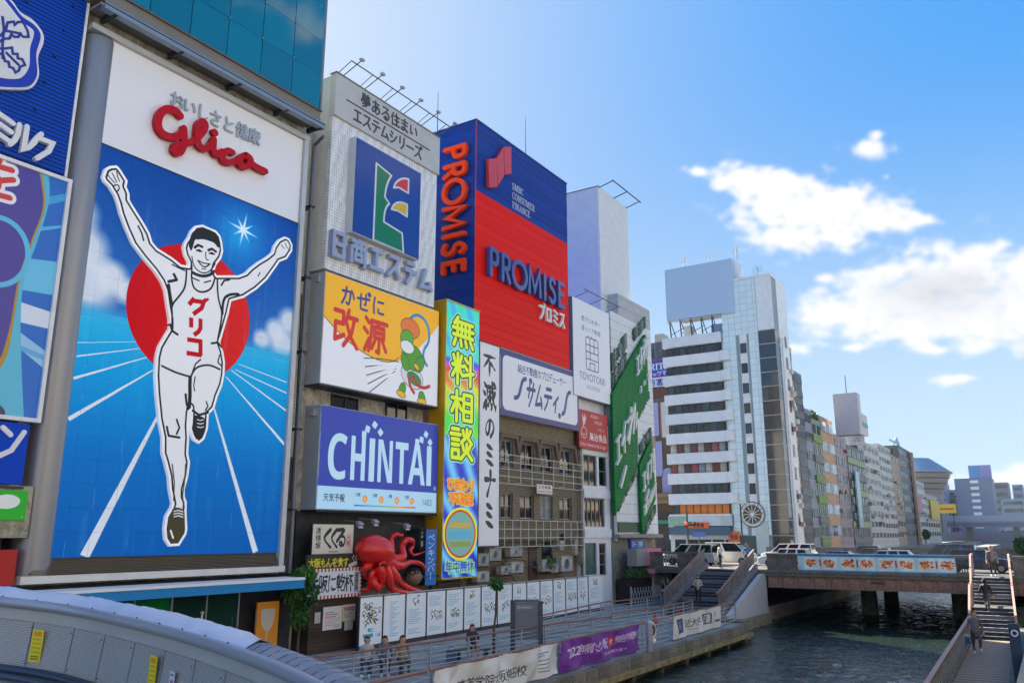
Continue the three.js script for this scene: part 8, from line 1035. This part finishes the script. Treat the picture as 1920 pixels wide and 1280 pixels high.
// ---------------------------------------------------------------- the row along the canal beyond the tower
const RX = new Plane('X', -27.4), dullGlass = mat('#1a2127', 0.22, { map: null }), dullBlue = mat('#1c3042', 0.2, { map: null }), dullBrown = mat('#281e1a', 0.25, { map: null });
function rowBuilding(label, pxL, pxR, pyTop, wall, o = {}) {
  const { rows = 6, cols = 2, glass = dullGlass, band, frame = darkSteel, depth = 12, base = 2.5, ratio = 0.55, extra } = o, u0 = RX.at(pxL, 990)[0], u1 = RX.at(pxR, 990)[0] - 0.15, y1 = RX.at(pxL, pyTop)[1];
  const t = RX.thing('canal_house', label, 'building', u0, base, 'buildings in the row beyond the tower'); fb(t, 'wall', u0, base, -depth, u1, y1, 0, wall); fb(t, 'parapet', u0 - 0.02, y1, -depth, u1 + 0.02, y1 + 0.35, 0.06, o.cap ?? wall);
  const fh = (y1 - base - 1) / rows, cw = (u1 - u0) / cols;
  for (let r = 0; r < rows; r++) { if (band) fb(t, 'band', u0, base + 0.9 + r * fh, 0.001, u1, base + 0.9 + r * fh + fh * 0.38, 0.22, Array.isArray(band) ? band[r % band.length] : band); for (let k = 0; k < cols; k++) { const a = u0 + cw * (k + 0.5 - ratio * 0.62), b = u0 + cw * (k + 0.5 + ratio * 0.62), p = fb(t, 'window', a, base + 1 + (r + 0.42) * fh, 0.001, b, base + 1 + (r + 0.88) * fh, 0.07, Array.isArray(glass) ? glass[(r * 3 + k) % glass.length] : glass); fb(t, 'frame', (a + b) / 2 - 0.04, base + 1 + (r + 0.42) * fh, 0.071, (a + b) / 2 + 0.04, base + 1 + (r + 0.88) * fh, 0.1, frame, p); } // facing the bridge side
    for (let k = 0; k < 3; k++) { const y = base + 1 + (r + 0.42) * fh; const w = box(t, 'gable_window', -0.06, y - base, -2.2 - k * 3, -0.001, y - base + fh * 0.45, -1.0 - k * 3, Array.isArray(glass) ? glass[r % glass.length] : glass); void w; } }
  extra?.(t, u0, u1, y1); return t;
}
const peach = mat('#e0bb9c', 0.75, { map: T_DIRTY }), green1 = mat('#8fa872', 0.7, { map: T_DIRTY }), green2 = mat('#8aa594', 0.7), grey1 = mat('#8d939b', 0.7, { map: T_DIRTY }), white1 = mat('#dadce0', 0.6, { map: T_DIRTY }), mauve = mat('#b5aab6', 0.7, { map: T_DIRTY }), darkG = mat('#5d646c', 0.6), tan1 = mat('#ccb79c', 0.8, { map: T_DIRTY });
const boxAC = (t, u0, u1, y1, n, col) => { for (let k = 0; k < n; k++) { const u = rr(u0 + 0.3, u1 - 1), y = rr(4, y1 - 2); fb(t, 'balcony_unit', u, y, 0.11, u + 0.8, y + 0.6, 0.5, mat(col[k % col.length], 0.6)); } };
rowBuilding('peach apartment house with balconies behind the tiled tower', 1498, 1510, 668, peach, { rows: 10, cols: 2, glass: [dullGlass, dullBrown, dullBlue], extra: (t, a, b, y) => boxAC(t, a, b, y, 12, ['#c9a8b0', '#d6d3c8', '#cdb8a2', '#d6d3c8']) });
rowBuilding('dark glazed office block with a fine window grid', 1510, 1526, 712, darkG, { rows: 12, cols: 4, glass: dullBlue, ratio: 0.72, cap: mat('#8f8c94', 0.6) });
rowBuilding('slate blue panelled office narrower than its dark neighbour', 1526, 1538, 778, mat('#7c879e', 0.5), { rows: 7, cols: 2, glass: [dullGlass, dullBlue, dullGlass], ratio: 0.75 });
rowBuilding('green banded house with planted roof', 1538, 1555, 796, green2, { rows: 6, cols: 2, band: [green1, grey1, mat('#7d9a5a', 0.7)], extra: (t, a, b, y) => { leaves('roof_shrub', 'dark shrub on the roof of the green banded house', 'shrub', [-28.2, y + 0.3, -(a + b) / 2], 260, 0.3, () => [rr(-0.8, 0.8), rr(0, 1.4), rr(-2.5, 2.5)], ['#24421c', '#34552a']); } });
rowBuilding('peach office with wide pale windows', 1555, 1578, 792, peach, { rows: 6, cols: 3, glass: [mat('#6d8ca8', 0.1, { map: null }), glassDark, mat('#9fb4c4', 0.15, { map: null })], ratio: 0.8, frame: whiteMetal });
rowBuilding('mauve grey house under the blank white roof sign', 1578, 1600, 823, mauve, { rows: 6, cols: 2, extra: (t, a, b, y) => { boxAC(t, a, b, y, 4, ['#8d4a4c', '#b9b6ac']); const s = RX.thing('roof_sign', 'blank white rooftop sign on thin legs', 'billboard', a, y); const Z = new Plane('Z', -a + 0.5), l = Z.at(1571, 780)[0], r = Z.at(1616, 780)[0], z1 = Z.at(1590, 741)[1], z0 = Z.at(1590, 824)[1]; mesh('panel', B(-2.8, z0 - y + 0.5, (l + r) / 2 + 27.4 - (r - l) / 2, -0.5, z1 - y, (l + r) / 2 + 27.4 + (r - l) / 2), mat('#b9b8c4', 0.5), s); for (const q of [0.2, 0.8]) mesh('leg', bar(V(-1.2, 0.3, l + 27.4 + (r - l) * q), V(-1.2, z0 - y + 0.6, l + 27.4 + (r - l) * q), 0.3), greyMetal, s); mesh('mast', rod(V(-1.2, z1 - y, l + 27.4 + (r - l) * 0.5), V(-1.2, z1 - y + 3, l + 27.4 + (r - l) * 0.5), 0.06), darkSteel, s); } });
rowBuilding('dark grey house with green glass strips', 1600, 1634, 842, grey1, { rows: 6, cols: 4, band: [grey1, mat('#8fa482', 0.6)], glass: [dullGlass, dullBlue], extra: (t, a, b, y) => { mesh('chimney', [rod(V(6, y - 2.5, -1.4), V(6, y + 4.5, -1.4), 0.6, 10)], greyMetal, t); fb(t, 'pale_strip', a + 2, 6, 0.6, a + 5, y - 4, 0.8, mat('#8fb4c4', 0.3)); } });
rowBuilding('tall pale grey house with green lettered roof block', 1634, 1662, 838, white1, { rows: 9, cols: 4, extra: (t, a, b, y) => { boxAC(t, a, b, y, 8, ['#8f8f92', '#c9c9cc', '#6f7680']); fb(t, 'roof_block', a + 1, y + 2, -4.2, a + 9, y + 6, -0.4, mat('#c3c6cc', 0.6)); fb(t, 'roof_stem', a + 3, y + 0.3, -3.4, a + 8, y + 2, -1, mat('#9a9ca4', 0.6)); fb(t, 'green_letters', a + 0.9, y + 3.6, -4, a + 9.1, y + 4.4, -0.35, mat('#2f9c86', 0.5)); mesh('mast', [rod(V(5, y + 3.5, -2), V(5, y + 7, -2), 0.1), rod(V(3.5, y + 5.6, -2), V(6.5, y + 5.6, -2), 0.08), rod(V(3.5, y + 3.5, -2), V(3.5, y + 5.7, -2), 0.08)], greyMetal, t); } });
rowBuilding('narrow pale house with stacked small windows', 1662, 1685, 842, white1, { rows: 10, cols: 5, extra: (t, a, b, y) => boxAC(t, a, b, y, 6, ['#a9a9ac', '#cfcfd2']) });
rowBuilding('tan house beside the dark glass one', 1685, 1700, 862, tan1, { rows: 8, cols: 3, extra: (t, a, b, y) => boxAC(t, a, b, y, 5, ['#d6cdc0', '#c9a898']) });
rowBuilding('dark glass house with blue roof structure', 1700, 1722, 846, darkG, { rows: 8, cols: 5, extra: (t, a, b, y) => { mesh('roof_structure', [bar(V(2, y - 2.2, -1.5), V(10, y + 0.6, -1.5), 0.4), bar(V(10, y + 0.6, -1.5), V(16, y - 2.2, -1.5), 0.4), bar(V(0, y - 0.9, -1.5), V(12, y - 0.7, -1.5), 0.3)], mat('#7fa6c4', 0.5), t); fb(t, 'tan_post', b - 2.5, 2.5, 0.2, b - 0.6, y, 0.8, tan1); } });
rowBuilding('pale low house with pink poster near the end of the row', 1722, 1742, 905, white1, { rows: 6, cols: 5, extra: (t, a, b, y) => { fb(t, 'pink_poster', a + 4, 10, 0.2, a + 10, 14, 0.3, mat('#c07aa0', 0.6)); boxAC(t, a, b, y, 5, ['#b9b4ac', '#8c8c90']); } });
rowBuilding('cream striped house at the end of the row', 1742, 1764, 930, mat('#b9b4a6', 0.7, { map: T_SIDING }), { rows: 5, cols: 5, extra: (t, a, b, y) => { fb(t, 'yellow_poster', a + 6, y - 6, 0.2, a + 24, y - 1, 0.5, mat('#c8b02c', 0.5)); } });
{ // far buildings and the elevated road
  const Z = new Plane('Z', -310), t = thing('octagonal_hall', 'octagonal hall with sloping slate blue roof and overhanging storeys', 'building', [Z.at(1738, 900)[0] - 6, 2.5, -318]); const R = 13.5, y = (py) => Z.at(1745, py)[1] - 2.5, oct = (r0, r1, a, b) => new THREE.CylinderGeometry(r1, r0, b - a, 8, 1).rotateY(0.39).translate(0, (a + b) / 2, 0);
  mesh('base', oct(R * 0.75, R * 0.75, 0, y(925)), mat('#8f8f92', 0.7), t); mesh('storeys', [0, 1, 2, 3].map((k) => oct(R * (0.76 + k * 0.06), R * (0.8 + k * 0.06), y(925) + k * (y(885) - y(925)) / 4, y(925) + (k + 0.85) * (y(885) - y(925)) / 4)), mat('#85807f', 0.7), t); mesh('soffit', oct(R * 1.02, R * 1.05, y(885), y(883)), greyMetal, t); mesh('roof', oct(R * 1.05, R * 0.55, y(883), y(856)), mat('#6d88a8', 0.4, { metal: 0.1 }), t);
  const e = thing('elevated_road', 'grey elevated road crossing over the canal on piers', 'viaduct', [0, 2.3, -330]); const E = new Plane('Z', -330), y1 = E.at(1840, 966)[1] - 2.3, y0 = E.at(1840, 988)[1] - 2.3; mesh('deck', B(-55, y0 + (y1 - y0) * 0.35, -8, 120, y0 + (y1 - y0) * 0.5, 0), mat('#8d94a4', 0.7), e); mesh('parapet', B(-55, y0 + (y1 - y0) * 0.5, -0.4, 120, y1, 0.1), mat('#a3adc2', 0.6), e); mesh('girder', B(-55, y0, -7, 120, y0 + (y1 - y0) * 0.35, -0.5), mat('#7d86a0', 0.7), e); for (let k = 0; k < 12; k++) box(e, 'pier', -40 + k * 14, 0, -5, -38 + k * 14, y0, -3, concrete); box(e, 'lower_wall', -45, 0, -14, 100, 3.4, -13, mat('#7c7f98', 0.8));
  const far = (label, z, x0, x1, py, col, o = {}) => { const P = new Plane('Z', z), a = P.at(x0, 960)[0], b = P.at(x1, 960)[0], h = P.at((x0 + x1) / 2, py)[1], q = P.thing('far_building', label, 'building', a, 2.3, 'buildings beyond the elevated road'); fb(q, 'wall', a, 2.3, -20, b, h, 0, mat(col, 0.7, { map: null })); const n = o.rows ?? 8; for (let r = 0; r < n; r++) for (const [s0, s1] of o.strips ?? [[0.1, 0.9]]) fb(q, o.white ? 'balcony' : 'window', a + (b - a) * s0, h - (r + 0.8) * (h - 4) / n, 0.001, a + (b - a) * s1, h - (r + 0.35) * (h - 4) / n, 0.4, o.white ? whiteMetal : glassBlue); if (o.sign) { fb(q, 'roof_sign', a + (b - a) * 0.4, h, -8, b, h + 6, -4, mat('#8a8cc0', 0.5)); fb(q, 'roof_sign', a + (b - a) * 0.42, h, -4, a + (b - a) * 0.7, h + 5.5, -3.8, mat('#4c8cc8', 0.5)); } };
  far('tall slate apartment tower with white balconies and a roof sign', -430, 1797, 1868, 896, '#66748e', { strips: [[0.42, 0.64]], white: true, rows: 9, sign: true }); far('grey brown block beyond the slate tower', -470, 1868, 1898, 904, '#7a7478', { rows: 7 }); far('low pale block beyond the elevated road', -460, 1880, 1925, 935, '#8fa0ae', { rows: 5 }); far('dark block beside the octagonal hall', -440, 1782, 1800, 918, '#7b838f', { rows: 6 }); far('slim blue block at the edge of the far row', -500, 1905, 1925, 908, '#6f86a8', { rows: 7 }); far('blue block behind the octagonal hall', -420, 1757, 1778, 905, '#667a9e', { rows: 8 });
  const s = thing('yellow_poster_board', 'yellow poster board above the canal near the elevated road', 'billboard', onZ(1760, 962, -300).toArray()); mesh('board', B(0, 0, 0, 5.2, 2.8, 0.3), mat('#c9b418', 0.5), s); mesh('stripe', B(0.6, 1, 0.301, 4.6, 1.6, 0.33), mat('#b8403a', 0.5), s); mesh('leg', [B(0.6, -6, 0.05, 0.9, 0, 0.25)], darkSteel, s); mesh('leg', [B(4.2, -6, 0.05, 4.5, 0, 0.25)], darkSteel, s);
}
{ // trees at the far bank
  for (const [px, z, h, l] of [[1916, -92, 2.0, 'round leafy tree at the far end of the bridge'], [1735, -230, 3.4, 'dark street tree below the canal houses']]) { const x = onZ(px, 1000, z).x; leaves('leafy_tree', l, 'tree', [x, 2.6, z], 900, 0.3, () => { const a = rr(0, 6.3), b = Math.acos(rr(-1, 1)), r = Math.cbrt(rr(0.1, 1)) * h * 0.36; return [r * Math.sin(b) * Math.cos(a), h * 0.65 + r * Math.cos(b), r * Math.sin(b) * Math.sin(a)]; }, ['#3a5f22', '#4c7a2c', '#2c4a1c']).add(shadowed(Object.assign(new THREE.Mesh(limb([V(0, 0, 0), V(0.1, h * 0.3, 0), V(0, h * 0.6, 0)], 0.14, 0.08, 8, 8), mat('#5f5244', 0.9)), { name: 'trunk' }))); }
}
// ---------------------------------------------------------------- opposite bank, outside the picture: the sunlit houses that the glass and the water mirror
{
  const N = new Plane('X', 9), walls = ['#cfc8b8', '#d6d3cc', '#c2a98e', '#d9d5c8', '#c9c4bc', '#b9b4a8', '#d3cfc4'];
  [[30, 14, 26], [15, 15, 21], [-1, 13, 29], [-15, 13, 23], [-29, 14, 27], [-44, 13, 24], [-112, 40, 27], [-153, 45, 24], [-199, 60, 28]].forEach(([z, w, h], i) => {
    const t = thing('opposite_house', ['cream', 'white', 'tan', 'ivory', 'pale grey', 'stone grey', 'off white', 'sand', 'chalky'][i] + ' plastered house on the opposite bank', 'building', [10, 2.5, z], -Math.PI / 2, 'houses on the opposite bank');
    box(t, 'wall', 0, 0, -12, w - 0.3, h, 0, mat(walls[i % 7], 0.8, { map: T_DIRTY })); box(t, 'parapet', -0.05, h, -12, w - 0.25, h + 0.5, 0.1, whiteMetal);
    for (let r = 0; r < Math.floor(h / 3.4); r++) for (let k = 0; k < 4; k++) { const x = 0.9 + k * (w - 1) / 4, p = box(t, 'window', x, 1.2 + r * 3.3, 0.001, x + (w - 1) / 4 - 1, 3.0 + r * 3.3, 0.06, (r + k + i) % 3 ? glassDark : glassBlue); void p; }
  });
}

// a little city haze over the far end of the canal
scene.fog = new THREE.FogExp2(0xcfe3f7, 0.00015);

renderer.render(scene, camera);
